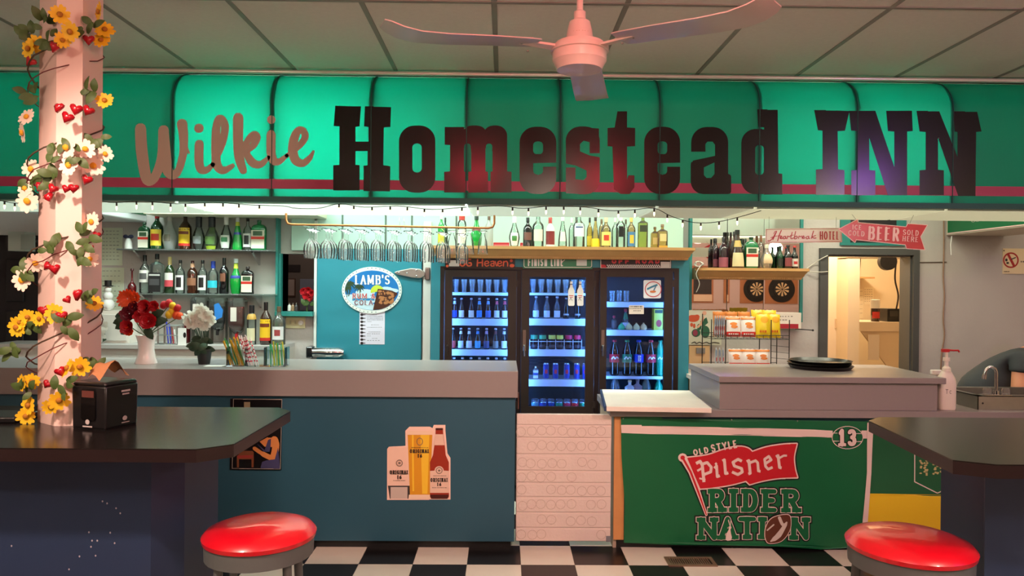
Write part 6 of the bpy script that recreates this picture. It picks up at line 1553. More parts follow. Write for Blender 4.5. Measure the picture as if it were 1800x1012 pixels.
# pen organiser
oy = 5.99; o0, o1 = X(qv(490, 0)[0], oy), X(qv(735, 0)[0], oy); oz1 = Zp(572, oy, 300)
org = thing('wire_organiser', 'grey wire desk organiser holding pens on the back counter', 'organiser', ((o0+o1)/2, oy, BCZ))
for y in (oy-.05, oy+.05):
    for z in (BCZ+.005, (BCZ+oz1)/2, oz1): part('wire', MB().bar((o0, y, z), (o1, y, z), .004), STEEL, org)
for i in range(5):
    for y in (oy-.05, oy+.05): part('wire', MB().bar((o0+(o1-o0)*i/4, y, BCZ), (o0+(o1-o0)*i/4, y, oz1), .004), STEEL, org)
part('tray', MB().box(o0, o1, oy-.05, oy+.05, BCZ, BCZ+.004), paint((50, 50, 54)), org)
for i, (c, d) in enumerate((((30, 60, 190), 'blue'), ((40, 70, 200), 'bright blue'), ((180, 30, 50), 'red'), ((226, 226, 226), 'white'))):
    xx = o0+(o1-o0)*(.52+.1*i); pn = solo('pen', MB().bar((xx, oy, BCZ+.006), (xx-.02, oy+.01, BCZ+.17-.02*i), .005), paint(c, .35), d+' pen standing in the wire organiser', 'pen')
    part('pen_cap', MB().bar((xx-.0175, oy+.0088, BCZ+.15-.02*i), (xx-.0212, oy+.0106, BCZ+.18-.02*i), .006), paint(c, .3), pn)
nt_ = solo('note_card', MB().box(X(qv(738, 0)[0], oy), X(qv(815, 0)[0], oy), oy-.065, oy-.0625, W(*qv(770, 590), oy).z, W(*qv(770, 400), oy).z), WHITE, 'white note card leaning on the wire organiser', 'card')
prints(nt_, [(BLACK, [ell(765, 470, 14, 26)], 'dark_print')], 3, oy-.065, qv)
# ================================================================== mirror tiles, and what they mirror on the rear wall
MIR = mat('mirror', (226, 224, 220), .01, 1.0)
MY = 6.2
for k, (a, b, al, d) in enumerate(((1216, 1277.5, .038, 'beside the cooler'), (1278, 1342, .023, 'between two other tiles'), (1342.5, 1405, 0.0, 'beside the kitchen doorway'))):
    xa, xb = X(a, MY), X(b, MY); cx = (xa+xb)/2; hw = (xb-xa)/2
    z0, z1 = Zp(567, MY, a), Zp(374, MY, a)
    pts = [(cx+s*hw*math.cos(al), MY+s*hw*math.sin(al)) for s in (-1, 1)]
    mb = MB().hexa([(pts[0][0], pts[0][1], z0), (pts[1][0], pts[1][1], z0), (pts[1][0], pts[1][1]+.004, z0), (pts[0][0], pts[0][1]+.004, z0)],
                   [(pts[0][0], pts[0][1], z1), (pts[1][0], pts[1][1], z1), (pts[1][0], pts[1][1]+.004, z1), (pts[0][0], pts[0][1]+.004, z1)])
    solo('mirror_tile', mb, MIR, 'tall mirror tile on the wall '+d, 'mirror')
for a, b in ((1211.5, 1215.5), (1405.5, 1410.5)):
    solo('mirror_trim', MB().box(X(a, MY), X(b, MY), MY-.012, YW-.001, Zp(566, MY, a), Zp(372, MY, a)), TRIMT, 'narrow teal strip at the side of the mirror tiles, '+('by the cooler' if a < 1300 else 'by the doorway'), 'trim strip')
def rearbox(name, label, cat, x0, x1, z0, z1, m, th=.02): return solo(name, MB().box(x0, x1, YB+.0005, YB+th, z0, z1), m, label, cat)
dbx, dbz = 6.94, 1.52
db = rearbox('dartboard_panel', 'square brown board with a dartboard, seen in the mirror tiles', 'dartboard', dbx-.41, dbx+.41, 1.16, 2.08, paint((176, 116, 74), .6))
part('surround', MB().cyl((dbx, YB+.02, dbz), .325, .03, 40, 'y'), BLACK, db)
part('target', MB().cyl((dbx, YB+.05, dbz), .225, .02, 40, 'y'), paint((20, 18, 18)), db)
for i in range(20):
    if i % 2 == 0:
        a0 = 2*PI*(i-.5)/20; a1 = 2*PI*(i+.5)/20; mb = MB()
        mb.add([(dbx+.02*math.sin(a0), YB+.071, dbz+.02*math.cos(a0)), (dbx+.17*math.sin(a0), YB+.071, dbz+.17*math.cos(a0)), (dbx+.17*math.sin(a1), YB+.071, dbz+.17*math.cos(a1)), (dbx+.02*math.sin(a1), YB+.071, dbz+.02*math.cos(a1))], [(0, 1, 2, 3)])
        part('segment', mb, paint((226, 196, 146), .6), db)
cbx0, cbx1 = 5.69, 6.26
cb = rearbox('chalkboard', 'brown-framed chalkboard with a white ledge, seen in the mirror tiles', 'chalkboard', cbx0, cbx1, 1.16, 2.1, paint((176, 116, 80), .6))
part('slate', MB().box(cbx0+.05, cbx1-.05, YB+.02, YB+.024, 1.38, 2.06), paint((52, 48, 48), .7), cb)
part('ledge', MB().box(cbx0+.05, cbx1-.04, YB+.02, YB+.05, 1.2, 1.37), paint((230, 200, 170), .5), cb)

# ================================================================== snack rack
SRY = 5.72; qk = crop(1180, 460, 5.327)
bsz = .9
bsh = thing('back_table', 'low pale table behind the raised counter box carrying the snack rack', 'table', (X(1320, SRY), 5.9, 0))
tx0, tx1 = X(1216, 5.6), X(1428, 5.6)
part('top', MB().box(tx0, tx1, 5.58, YW-.002, bsz-.03, bsz), paint((206, 196, 186), .5), bsh)
for x in (tx0, tx1-.04):
    for y in (5.6, YW-.06): part('leg', MB().box(x, x+.04, y, y+.04, 0, bsz-.03), paint((180, 170, 160), .5), bsh)
rk = thing('snack_rack', 'dark wire snack rack with two shelves behind the raised box', 'rack', (X(1322, SRY), SRY, bsz))
rx0, rx1 = X(qk(380, 0)[0], SRY), X(qk(1110, 0)[0], SRY); rd_ = .26
zr = [W(*qk(600, 722), SRY).z, W(*qk(600, 1010), SRY).z]
for x in (rx0, X(qk(940, 0)[0], SRY), rx1):
    for y in (SRY, SRY+rd_): part('upright', MB().bar((x, y, bsz+.001), (x, y, W(*qk(600, 540), SRY).z if y == SRY else W(*qk(600, 500), SRY).z), .004, 8), WIRE, rk)
x_m = X(qk(515, 0)[0], SRY); part('upright', MB().bar((x_m, SRY, bsz+.001), (x_m, SRY, W(*qk(600, 545), SRY).z), .0045, 8), WIRE, rk)
for z in zr:
    for y in (SRY, SRY+rd_): 
        for dz in (0, .03): part('rail', MB().bar((rx0, y, z+dz), (rx1, y, z+dz), .003), WIRE, rk)
    for i in range(13): part('wire', MB().bar((rx0+(rx1-rx0)*i/12, SRY, z), (rx0+(rx1-rx0)*i/12, SRY+rd_, z), .002).bar((rx0+(rx1-rx0)*i/12, SRY, z), (rx0+(rx1-rx0)*i/12, SRY, z+.03), .002), WIRE, rk)
for i in range(5):
    zz = zr[1]+(zr[0]-zr[1])*i/5; part('side_wire', MB().bar((X(qk(940, 0)[0], SRY), SRY, zz), (rx1, SRY, zz-.012), .002), WIRE, rk)
def bag_mesh(w, h, d, n=8):
    mb = MB(); m = n+1; vs = []
    for s in (-1, 1):
        for j in range(m):
            for i in range(m):
                u, v = i/n*2-1, j/n*2-1
                f = max(0, (1-abs(u)**3))*max(0, 1-abs(v)**2.4)
                vs.append((u*w/2*(1-.05*(1-v*v)), s*(d/2*f**.7+.0006), (v+1)*h/2+.003*math.sin(i*2.4)*abs(v)**6))
    fs = []
    for k in (0, 1):
        o = k*m*m; fs += [(o+j*m+i, o+j*m+i+1, o+(j+1)*m+i+1, o+(j+1)*m+i) for j in range(n) for i in range(n)]
    mb.add(vs, fs, True); return mb
def bagfn(w, h, d, off=.0015):
    return lambda u, v: Vector((u*w/2*(1-.05*(1-v*v)), -(d/2*(max(0, 1-abs(u)**3)*max(0, 1-abs(v)**2.4))**.7+off), (v+1)*h/2))
def bag(label, group, px, pyb, w, h, d, base, prints_, Y, z, rz_=0.0, tilt=-.12):
    me = bag_mesh(w, h, d).mesh('snack_bag'); fix_normals(me)
    o = tag(link('snack_bag', me, paint(base, .3), None, (X(px, Y), Y, z)), label, 'snack bag', group); o.rotation_euler = (tilt, 0, rz_)
    for k, (c, shp, nm) in enumerate(prints_):
        mb = MB()
        for q in scan([('+', s) for s in shp], .08, .12): mb.add([bagfn(w, h, d, .0016+.0007*k)(u, v) for u, v in q], [(0, 1, 2, 3)])
        lpart(nm, mb, paint(c, .35), o)
    return o
OLD = [((206, 50, 44), [rect(-.95, -.9, .95, -.45)], 'red_band'), ((226, 130, 40), text('OLD', -.6, -.55, .2, -.12, .14, .1), 'lettering'), ((206, 120, 40), [rect(-.95, .72, .95, .95)], 'top_band'), ((240, 236, 230), text('DUTCH', -.8, .55, .8, .85, .08), 'lower_lettering')]
OLD[1] = ((222, 130, 40), [ell(-.05, .3, .5, .16, 14), ell(.05, .02, .48, .15, 14)], 'lettering'); OLD[3] = ((250, 246, 240), ticks(-.7, .7, -.66, .12, 5), 'flavour_text')
YEL = [((226, 160, 30), [ell(.2, .55, .6, .3, 12)], 'crisp_print'), ((200, 40, 30), ticks(-.5, .5, -.45, .2, 4), 'flavour_text')]
BLU = [((190, 40, 60), [rect(-.9, -.3, .9, .05)], 'red_band'), ((150, 176, 206), [rect(-.9, .2, .9, .8)], 'blue_panel')]
h1 = .165
for i in range(5): bag('silver-blue snack bag standing edge-on at the rack end', 'edge-on snack bags', qk(415+i*20, 0)[0], 0, .07, .17, .012, (196, 206, 214), BLU, SRY+.06+i*.004, zr[0]+.006, 1.2, 0)
for cx, d in ((586, 'next to the edge-on bags'), (728, 'next to the yellow bags')):
    bag('white and red chip bag, upper rack shelf, '+d, None, qk(cx, 0)[0], 0, .122, h1, .05, (232, 226, 220), OLD, SRY+.06, zr[0]+.006)
for cx in (455, 570, 690): bag('orange-topped chip bag standing behind on the upper rack shelf', 'rear chip bags', qk(cx, 0)[0], 0, .1, .2, .03, (226, 150, 90), OLD, SRY+.185, zr[0]+.006)
for cx, Yo, d, r in ((862, .05, 'in front, with red lettering', -.1), (968, .07, 'leaning at the rack side', .1), (920, .15, 'behind with a crisp picture', -.2), (820, .2, 'at the very back', .1)):
    bag('bright yellow snack bag on the upper rack shelf, '+d, None, qk(cx, 0)[0], 0, .11, .185 if Yo < .1 else .215, .05, (232, 200, 40), YEL, SRY+Yo, zr[0]+.006, r, -.1)
for i in range(3): bag('silver-blue snack bag on the lower rack shelf', 'silver bags below', qk(425+i*32, 0)[0], 0, .07, .16, .014, (196, 206, 214), BLU, SRY+.06+i*.004, zr[1]+.006, 1.2, 0)
for cx, d in ((612, 'beside the silver bags'), (740, 'in the middle'), (868, 'at the rack side')): bag('white and red chip bag on the lower rack shelf, '+d, None, qk(cx, 0)[0], 0, .116, .15, .045, (232, 226, 220), OLD, SRY+.06, zr[1]+.006)
# pin-up poster and small things on that wall
qy = 6.188
pu = solo('vintage_poster', MB().box(X(1203, qy), X(1269, qy), qy-.003, qy, Zp(606, qy, 1235), Zp(545, qy, 1235)), paint((216, 212, 190), .6), 'vintage cream poster with red lettering and a seated woman by the cooler', 'poster')
prints(pu, [(paint((206, 84, 48)), [ell(205, 530, 58, 34, 14), ell(240, 515, 26, 22, 12), ell(190, 590, 14, 20, 10), ell(215, 600, 12, 24, 10)], 'red_print'),
            (paint((44, 96, 72)), [ell(318, 655, 42, 58, 16), ell(262, 610, 22, 30, 12), ell(232, 665, 42, 38, 14), [(270,560),(330,520),(345,570),(300,610)]], 'green_print'), (paint((226, 170, 140)), [ell(310, 480, 20, 20, 12)]+stroke([(300,520),(280,580),(250,610)], 20), 'skin_print'),
            (paint((150, 60, 80)), [ell(224, 665, 24, 30, 12)], 'inner_print'), (BLACK, stroke(smooth([(190,762),(220,750),(235,766),(265,752),(290,764),(330,752),(360,766),(400,754),(450,762)], 3), 7), 'script')], 2.5, qy-.003, qk)
solo('tray_card', MB().box(X(1356, 6.19), X(1405, 6.19), 6.14, 6.188, Zp(577, 6.19, 1380), Zp(549, 6.19, 1380)), paint((222, 210, 198), .5), 'white and red box of cards hung below the mirror tiles', 'box', bevel=.002)
o = bpy.data.objects[-1] if False else None
tcd = [q for q in COL.objects if q.name == 'tray_card'][0]
part('red_strip', MB().box(X(1372, 6.14), X(1404, 6.14), 6.137, 6.1395, Zp(577, 6.14, 1380), Zp(569, 6.14, 1380)), paint((160, 24, 40)), tcd)
part('print_lines', flat(ticks(1365, 1395, 556, 1.6, 6)+ticks(1365, 1385, 562, 1.6, 4), .5, onplane(6.139)), paint((110, 100, 96)), tcd)
hk = solo('display_hook', MB().bar((X(1400, 6.24), YW-.001, Zp(578, 6.24, 1400)), (X(1428, 6.0), 5.98, Zp(580, 6.0, 1428)), .004, 8), WIRE, 'thin steel display hook sticking out of the plaster wall', 'hook')
part('tip', MB().ball((X(1428, 6.0), 5.98, Zp(580, 6.0, 1428)), .009, 1, 1, 1, 8, 6), WIRE, hk)
pn_ = solo('wall_box', MB().box(X(1212, 6.2), X(1248, 6.2), 6.19, YW-.001, Zp(692, 6.2, 1230), Zp(607, 6.2, 1230)), paint((214, 176, 128), .6), 'plain tan wooden box fixed to the wall beside the cooler', 'box')
part('clip', MB().box(X(1225, 6.19), X(1240, 6.19), 6.178, 6.1895, Zp(621, 6.19, 1230), Zp(611, 6.19, 1230)), STEEL, pn_)
# coil of white cord at the shelf end
pts = [(X(1226, 6.0)+.03*math.cos(i*.9)*(1+.2*math.sin(i)), 5.97+.012*math.sin(i*1.7), wz1+.028+.02*math.sin(i*.9+.3*math.cos(i))) for i in range(44)]
co = solo('cord_coil', MB().tube(smooth(pts, 3), .0042, 6), paint((206, 198, 186), .5), 'tangled coil of white cord lying at the wall shelf end', 'cord')
part('loose_end', MB().tube(smooth([pts[0], (X(1223, 5.95), 5.94, wz1-.05), (X(1229, 5.95), 5.94, wz1-.13), (X(1224, 5.95), 5.95, wz1-.2)], 5), .0035, 6), paint((206, 198, 186), .5), co)

# ================================================================== trays, bottles and sink on the low counter
tcx, tcy = WH(1441, 647, RZ).x, WH(1441, 647, RZ).y
for k in range(3):
    r = .205-.004*k; z = RZ+.0005+k*.016
    solo('serving_tray', MB().lathe([(.001, z), (r*.9, z), (r, z+.022), (r-.004, z+.023), (r*.88, z+.005), (.001, z+.004)], (tcx+(.004, -.005, .003)[k], tcy, 0), 40, cap=False), mat('black_tray', (16, 15, 15), .3),
         ('round black serving tray at the bottom of the stack on the raised box', 'round black serving tray in the middle of the stack of three', 'round black serving tray on top of the stack of three')[k], 'tray', group='stack of black trays')
def jug():
    y = CYF+.09; x = X(1663, y, 700); z = CZ+.0005; s_ = y/F; h = (722-661)*s_
    t = thing('sanitizer_jug', 'white plastic jug with a red pump on the low counter', 'jug', (x, y, z)); WP = mat('white_plastic', (232, 222, 208), .4)
    w = 15*s_
    part('body', MB().lathe([(w*.92, 0), (w, .008), (w, h*.8), (w*.9, h*.92), (w*.5, h*1.1), (w*.34, h*1.14)], (x, y, z), 24, sq=3.2, dy=.75), WP, t)
    part('neck', MB().lathe([(w*.5, h*1.1), (w*.46, h*1.2), (w*.3, h*1.24), (w*.22, h*1.26), (w*.22, h*1.4)], (x, y, z), 16), WP, t)
    part('collar', MB().cyl((x, y, z+h*1.4), w*.38, h*.1, 16), WP, t); part('pump_stem', MB().cyl((x, y, z+h*1.5), w*.15, h*.16, 12), WP, t)
    zt = z+h*1.66; part('pump_head', MB().box(x-w*.55, x+w*.25, y-.012, y+.012, zt, zt+h*.09).tube([(x+w*.1, y, zt+h*.06), (x+w*.8, y, zt+h*.05), (x+w*1.4, y, zt+h*.05), (x+w*1.5, y, zt)], .006, 8), RED, t, bevel=.002)
    part('hand_lettering', flat([('+', q) for q in letter('T', 1662, 684, 1667, 692, 1)+letter('C', 1669, 686, 1673, 692, .8)], .5, onplane(y-w*.76)), paint((120, 110, 104)), t)
jug()
sy_ = CYF+.2; sx = X(1650, sy_, 650); zt = Zp(653, sy_, 1640)
sb = solo('spray_bottle', MB().lathe([(.035, CZ+.0005), (.037, CZ+.01), (.036, zt-.14), (.014, zt-.07), (.013, zt-.02)], (sx, sy_, 0), 18), paint((230, 224, 214), .35), 'white spray bottle with blue trigger behind the raised box corner', 'spray bottle')
part('spray_head', MB().box(sx-.05, sx+.02, sy_-.012, sy_+.012, zt-.02, zt+.012), WHITE, sb, bevel=.006)
part('trigger', MB().hexa([(sx+.0, sy_-.008, zt-.06), (sx+.018, sy_-.008, zt-.06), (sx+.018, sy_+.008, zt-.06), (sx, sy_+.008, zt-.06)], [(sx+.0, sy_-.008, zt-.005), (sx+.028, sy_-.008, zt-.005), (sx+.028, sy_+.008, zt-.005), (sx, sy_+.008, zt-.005)]), paint((40, 70, 150)), sb)
# sink with gooseneck tap
kx0_, kx1_ = X(1719, CYF+.08, 705), 3.85; ky0, ky1 = CYF+.08, CYF+.5
sk_ = thing('steel_sink', 'stainless steel sink set on the low counter', 'sink', ((kx0_+kx1_)/2, ky0, CZ)); sz = CZ+.085
part('apron', MB().box(kx0_, kx1_, ky0, ky0+.004, CZ+.0005, sz), STEEL, sk_); part('rim', MB().box(kx0_, kx1_, ky0, ky0+.06, sz-.004, sz).box(kx0_, kx1_, ky1-.04, ky1, sz-.004, sz).box(kx0_, kx0_+.03, ky0, ky1, sz-.004, sz).box(kx1_-.03, kx1_, ky0, ky1, sz-.004, sz), STEEL, sk_)
part('basin', MB().box(kx0_+.03, kx0_+.034, ky0+.06, ky1-.04, CZ+.002, sz).box(kx1_-.034, kx1_-.03, ky0+.06, ky1-.04, CZ+.002, sz).box(kx0_+.03, kx1_-.03, ky1-.044, ky1-.04, CZ+.002, sz).box(kx0_+.03, kx1_-.03, ky0+.06, ky1-.04, CZ+.001, CZ+.004), STEEL, sk_)
part('side_wall', MB().box(kx0_, kx0_+.004, ky0, ky1, CZ+.0005, sz), STEEL, sk_); part('bolt', MB().ball((kx0_+.03, ky0, CZ+.04), .006, 1, .5, 1, 8, 5), BLACK, sk_)
fy_ = ky0+.03; fxx = X(1751, fy_, 690)
fa = thing('tap', 'chrome gooseneck tap with two knobs on the steel sink', 'tap', (fxx, fy_, sz)); zt_ = Zp(645, fy_, 1748)
part('base', MB().cyl((fxx, fy_, sz), .02, .03, 16), CHROME, fa)
pts = [(fxx, fy_, sz+.02), (fxx, fy_, zt_-.035)]+[(fxx-.03+.03*math.cos(a), fy_+.01*(a/PI), zt_-.035+.035*math.sin(a)) for a in [PI*i/10 for i in range(1, 10)]]+[(fxx-.064, fy_+.012, zt_-.055)]
part('spout', MB().tube(pts, .0095, 12), CHROME, fa); part('nozzle', MB().bar((fxx-.0635, fy_+.012, zt_-.048), (fxx-.067, fy_+.012, zt_-.075), .012, 12), CHROME, fa)
for px in (1735, 1768):
    kx = X(px, fy_, 690); part('knob', MB().lathe([(.012, 0), (.022, .008), (.024, .03), (.02, .042), (.008, .046)], (kx, fy_, sz), 8), glass('tap_knob_acrylic', (226, 220, 216), 1.5, .05, .2), fa)
part('deck', MB().box(X(1728, fy_), X(1776, fy_), fy_-.025, fy_+.025, sz, sz+.006), CHROME, fa)

# ================================================================== the person bending behind the sink
def skinned(name, nodes, edges, m, parent=None, levels=2):
    me = bpy.data.meshes.new(name); me.from_pydata([n[0] for n in nodes], edges, []); ob = bpy.data.objects.new(name, me); COL.objects.link(ob)
    sk = ob.modifiers.new('skin', 'SKIN'); sk.use_smooth_shade = True; sk.branch_smoothing = .6
    for i, n in enumerate(nodes):
        v = me.skin_vertices[0].data[i]; r = n[1]; v.radius = r if isinstance(r, tuple) else (r, r); v.use_root = (i == 0)
    sd = ob.modifiers.new('sub', 'SUBSURF'); sd.levels = levels; sd.render_levels = levels
    dg = bpy.context.evaluated_depsgraph_get(); res = bpy.data.meshes.new_from_object(ob.evaluated_get(dg)); bpy.data.objects.remove(ob)
    for p in res.polygons: p.use_smooth = True
    res.materials.clear(); res.materials.append(m)
    o = bpy.data.objects.new(name, res); COL.objects.link(o); o.parent = parent; return o
MYY = 5.42
def mp_(px, py, dy=0): return W(px, py, MYY+dy)
hip = mp_(1704, 716); mid = mp_(1736, 678); chest = mp_(1782, 640); neck = mp_(1830, 610); head = mp_(1868, 594)
base = Vector((hip.x, MYY, 0)); R = lambda v: tuple(v-base)
sh_n, sh_f = mp_(1802, 632, -.23), mp_(1794, 646, .17)
el_n, el_f = mp_(1794, 735, -.26), mp_(1804, 720, .19); wr_n, wr_f = mp_(1846, 742, -.14), mp_(1850, 736, .14)
hp_n, hp_f = hip+Vector((0, -.1, -.06)), hip+Vector((0, .1, -.06))
kn_n, kn_f = Vector((hip.x+.1, MYY-.1, .47)), Vector((hip.x-.06, MYY+.1, .45)); an_n, an_f = Vector((hip.x-.02, MYY-.1, .07)), Vector((hip.x-.26, MYY+.1, .07))
SKIN = mat('skin', (206, 138, 104), .5)
nodes = [(R(hip), .13), (R(mid), .125), (R(chest), .13), (R(neck), .058), (R(head), .085), (R(head+Vector((.05, 0, .05))), .08),
         (R(sh_n), .085), (R(el_n), .075), (R(wr_n), .028), (R(wr_n+Vector((.08, 0, -.02))), .03), (R(sh_f), .056), (R(el_f), .042), (R(wr_f), .028), (R(wr_f+Vector((.08, 0, -.02))), .03),
         (R(hp_n), .085), (R(kn_n), .06), (R(an_n), .042), (R(an_n+Vector((.14, 0, -.035))), .03), (R(hp_f), .085), (R(kn_f), .06), (R(an_f), .042), (R(an_f+Vector((.14, 0, -.035))), .03)]
edges = [(0, 1), (1, 2), (2, 3), (3, 4), (4, 5), (2, 6), (6, 7), (7, 8), (8, 9), (2, 10), (10, 11), (11, 12), (12, 13), (0, 14), (14, 15), (15, 16), (16, 17), (0, 18), (18, 19), (19, 20), (20, 21)]
for w_, s_ in ((9, 1), (13, -1)):
    hp0 = Vector(nodes[w_][0])
    for j, (l, dyf) in enumerate(((.07, -.026), (.08, -.009), (.075, .009), (.06, .026))):
        i0 = len(nodes); nodes.append((tuple(hp0+Vector((.05, dyf, -.005))), .009)); nodes.append((tuple(hp0+Vector((.05+l*.6, dyf*1.2, -.02))), .008)); nodes.append((tuple(hp0+Vector((.05+l*.9, dyf*1.2, -.045))), .007))
        edges += [(w_, i0), (i0, i0+1), (i0+1, i0+2)]
    i0 = len(nodes); nodes.append((tuple(hp0+Vector((.01, -.04*s_, -.01))), .01)); nodes.append((tuple(hp0+Vector((.045, -.055*s_, -.025))), .008)); edges += [(w_, i0), (i0, i0+1)]
man = skinned('person', nodes, edges, SKIN); man.location = base
tag(man, 'person in a grey T-shirt bending over behind the steel sink', 'person')
SHIRT = mat('grey_shirt', (50, 54, 57), .85, var=.08, vscale=12, bump=.4, bscale=9)
sl_n, sl_f = sh_n.lerp(el_n, .17), sh_f.lerp(el_f, .52)
skinned('t_shirt', [(R(hip+Vector((-.03, 0, .02))), (.19, .19)), (R(mid), (.2, .2)), (R(chest), (.215, .21)), (R(neck.lerp(chest, .3)), (.11, .11)), (R(sh_n), .12), (R(sl_n), .1), (R(sl_n.lerp(el_n, .1)), .102), (R(sh_f), .085), (R(sl_f), .076), (R(sl_f.lerp(el_f, .12)), .078)],
        [(0, 1), (1, 2), (2, 3), (2, 4), (4, 5), (5, 6), (2, 7), (7, 8), (8, 9)], SHIRT, man)
skinned('trousers', [(R(hip+Vector((-.02, 0, -.03))), .15), (R(hp_n), .1), (R(kn_n), .075), (R(an_n+Vector((0, 0, .04))), .062), (R(hp_f), .1), (R(kn_f), .075), (R(an_f+Vector((0, 0, .04))), .062)], [(0, 1), (1, 2), (2, 3), (0, 4), (4, 5), (5, 6)], paint((44, 46, 56), .8), man)
hr = MB().ball(tuple(head+Vector((.02, 0, .06))-base), .1, 1.05, .88, .85, 16, 10); lpart('hair', hr, paint((50, 36, 28), .7), man)
for s_ in (-1, 1):
    lpart('ear', MB().ball(tuple(head+Vector((.03, s_*.082, .0))-base), .028, .6, .35, 1, 8, 6), SKIN, man)
    lpart('eye', MB().ball(tuple(head+Vector((.1, s_*.032, -.028))-base), .012, 1, 1, .8, 8, 6), paint((40, 34, 30), .3), man)
lpart('nose', MB().ball(tuple(head+Vector((.118, 0, -.055))-base), .018, 1.1, .8, 1.1, 8, 6), SKIN, man)
lpart('mouth', MB().ball(tuple(head+Vector((.085, 0, -.085))-base), .02, .6, 1.1, .35, 8, 6), paint((150, 70, 66), .5), man)

# ================================================================== signs, cords and ducts on the far walls
def wallflat(name, label, cat, x0, y0, x1, y1, m, Y=YW, th=.006): return solo(name, MB().box(X(x0, Y), X(x1, Y), Y-th, Y-.0005, Zp(y1, Y, x0), Zp(y0, Y, x0)), m, label, cat)
qn = crop(1600, 370, 5.325)
ns = wallflat('no_smoking_sign', 'cream sign with red crossed-out cigarette on the plaster wall', 'sign', 1761.5, 436.5, 1840, 481, paint((238, 216, 176), .5))
prints(ns, [(paint((176, 44, 42)), [('+', ell(942, 464, 74, 74)), ('-', ell(942, 464, 60, 60)), ('+', [(905,412),(925,400),(982,512),(962,524)])], 'ring_mark'), (paint((60, 52, 50)), [ell(900, 462, 12, 14, 10), ell(912, 490, 14, 10, 10)]+stroke([(948,455),(985,440)], 10), 'cigarette_mark'),
            (paint((50, 44, 42)), ticks(1035, 1200, 478, 14, 9)+ticks(880, 930, 570, 8, 4), 'text_print'), (paint((80, 70, 60)), [ell(878, 374, 7, 7, 8)], 'screw')], 3, YW-.006, qn)
pipe = solo('wall_cable', MB().tube(smooth([W(1659, 380, YW-.02), W(1659, 440, YW-.012), W(1658, 485, YW-.012), W(1660, 520, YW-.012), W(1658, 560, YW-.012), W(1660, 590, YW-.012), W(1655, 625, YW-.012), W(1652, 690, YW-.012)], 4), .006, 8), mat('tan_cable', (150, 118, 96), .5), 'brown cable running down the plaster wall behind the jug', 'cable')
solo('pull_cord', MB().tube([W(1673, 415, 6.1), W(1671, 430, 6.1), W(1672, 448, 6.1)], .0035, 6), WHITE, 'short white pull cord hanging under the wall duct', 'cord')
solo('wire_line', MB().bar(W(1617, 461, YW-.005), W(1664, 460.5, YW-.005), .004), paint((90, 76, 60)), 'thin dark wire stretched across the wall by the door frame', 'wire')
solo('door_cable', MB().tube(smooth([W(1418, 472, YW-.02), W(1432, 462, YW-.02), W(1443, 455, 6.2), W(1455, 449, 6.2)], 4), .004, 6).tube(smooth([W(1420, 477, YW-.02), W(1440, 478, 6.2), W(1455, 477, 6.2)], 4), .004, 6), paint((214, 206, 194)), 'pair of white cables running into the kitchen doorway', 'cable')
# green banners on the ducts
db_z = Zp(414, YW, 1662)
gb2 = solo('pennant_banner', MB().hexa([(bx2-.006, 5.18, db_z+.02), (bx2-.001, 5.18, db_z+.02), (bx2-.001, YW-.03, db_z+.02), (bx2-.006, YW-.03, db_z+.02)], [(bx2-.006, 5.18, 2.38), (bx2-.001, 5.18, 2.38), (bx2-.001, YW-.03, 2.38), (bx2-.006, YW-.03, 2.38)]), GRB, 'green football banner draped along the duct by the plaster wall', 'banner')
fnb = lambda u, v: Vector((bx2-.0075, YW-.05-1.0*u, db_z+.03+.3*v))
fnb2 = lambda u, v: Vector((bx2-.0068, YW-.05-1.0*u, db_z+.03+.3*v))
part('white_lettering', flat([[(x, 1-y) for x, y in p] for p in text('NATION', .3, .3, .95, .82, .035, .035, 0, .012)], .02, fnb2), OFFW, gb2)
part('green_lettering', flat([[(x, 1-y) for x, y in p] for p in text('NATION', .3, .3, .95, .82, .035)], .02, fnb), GRB, gb2)
part('white_piping', MB().box(bx2-.008, bx2-.002, 5.18, YW-.03, db_z+.012, db_z+.02), paint((226, 190, 186)), gb2)
solo('pennant_banner', MB().hexa([(bx+.001, 5.18, 2.13), (bx+.006, 5.18, 2.13), (bx+.006, YW-.03, 2.13), (bx+.001, YW-.03, 2.13)], [(bx+.001, 5.18, 2.38), (bx+.006, 5.18, 2.38), (bx+.006, YW-.03, 2.38), (bx+.001, YW-.03, 2.38)]), GRB, 'green banner on the white duct over the notice papers', 'banner')
# frame over the doorway: a teal framed dark picture behind the arrow sign
tf = wallflat('wall_picture', 'dark picture in a teal frame above the kitchen doorway', 'picture', 1475, 378, 1590, 431, TRIMT, th=.02)
part('picture', MB().box(X(1492, YW), X(1572, YW), YW-.024, YW-.02, Zp(426, YW, 1530), Zp(379, YW, 1530)), paint((34, 32, 36), .4), tf)
# notices on the wall past the post
for a, b, c, d, l, n in ((176, 400, 215, 466, 'pale green lined notice', 12), (176, 470, 218, 560, 'white lined notice below the green one', 12)):
    t = wallflat('notice', l+' on the wall beside the bottle shelves', 'paper', a, b, c, d, paint((206, 214, 190) if n and 'green' in l else (222, 220, 212), .6), th=.004)
    prints(t, [(paint((150, 156, 140)), [s for i in range(9) for s in ticks(a+4, c-4, b+6+i*(d-b-10)/9, 1.2, 5)], 'text_print')], .6, YW-.004)
sn = X(190, 6.1); snm = thing('snowman_figurine', 'white snowman figurine with black hat on the back counter', 'figurine', (sn, 6.1, Zp(545, 6.1, 190)-.002)); snz = Zp(545, 6.1, 190)
for r, z in ((.05, .045), (.038, .115), (.028, .17)): part('snowball', MB().ball((sn, 6.1, snz+z), r, 1, 1, 1, 14, 8), WHITE, snm)
part('hat', MB().cyl((sn, 6.1, snz+.195), .04, .008, 14).cyl((sn, 6.1, snz+.2), .026, .045, 14), BLACK, snm)
cabz = snz-.002
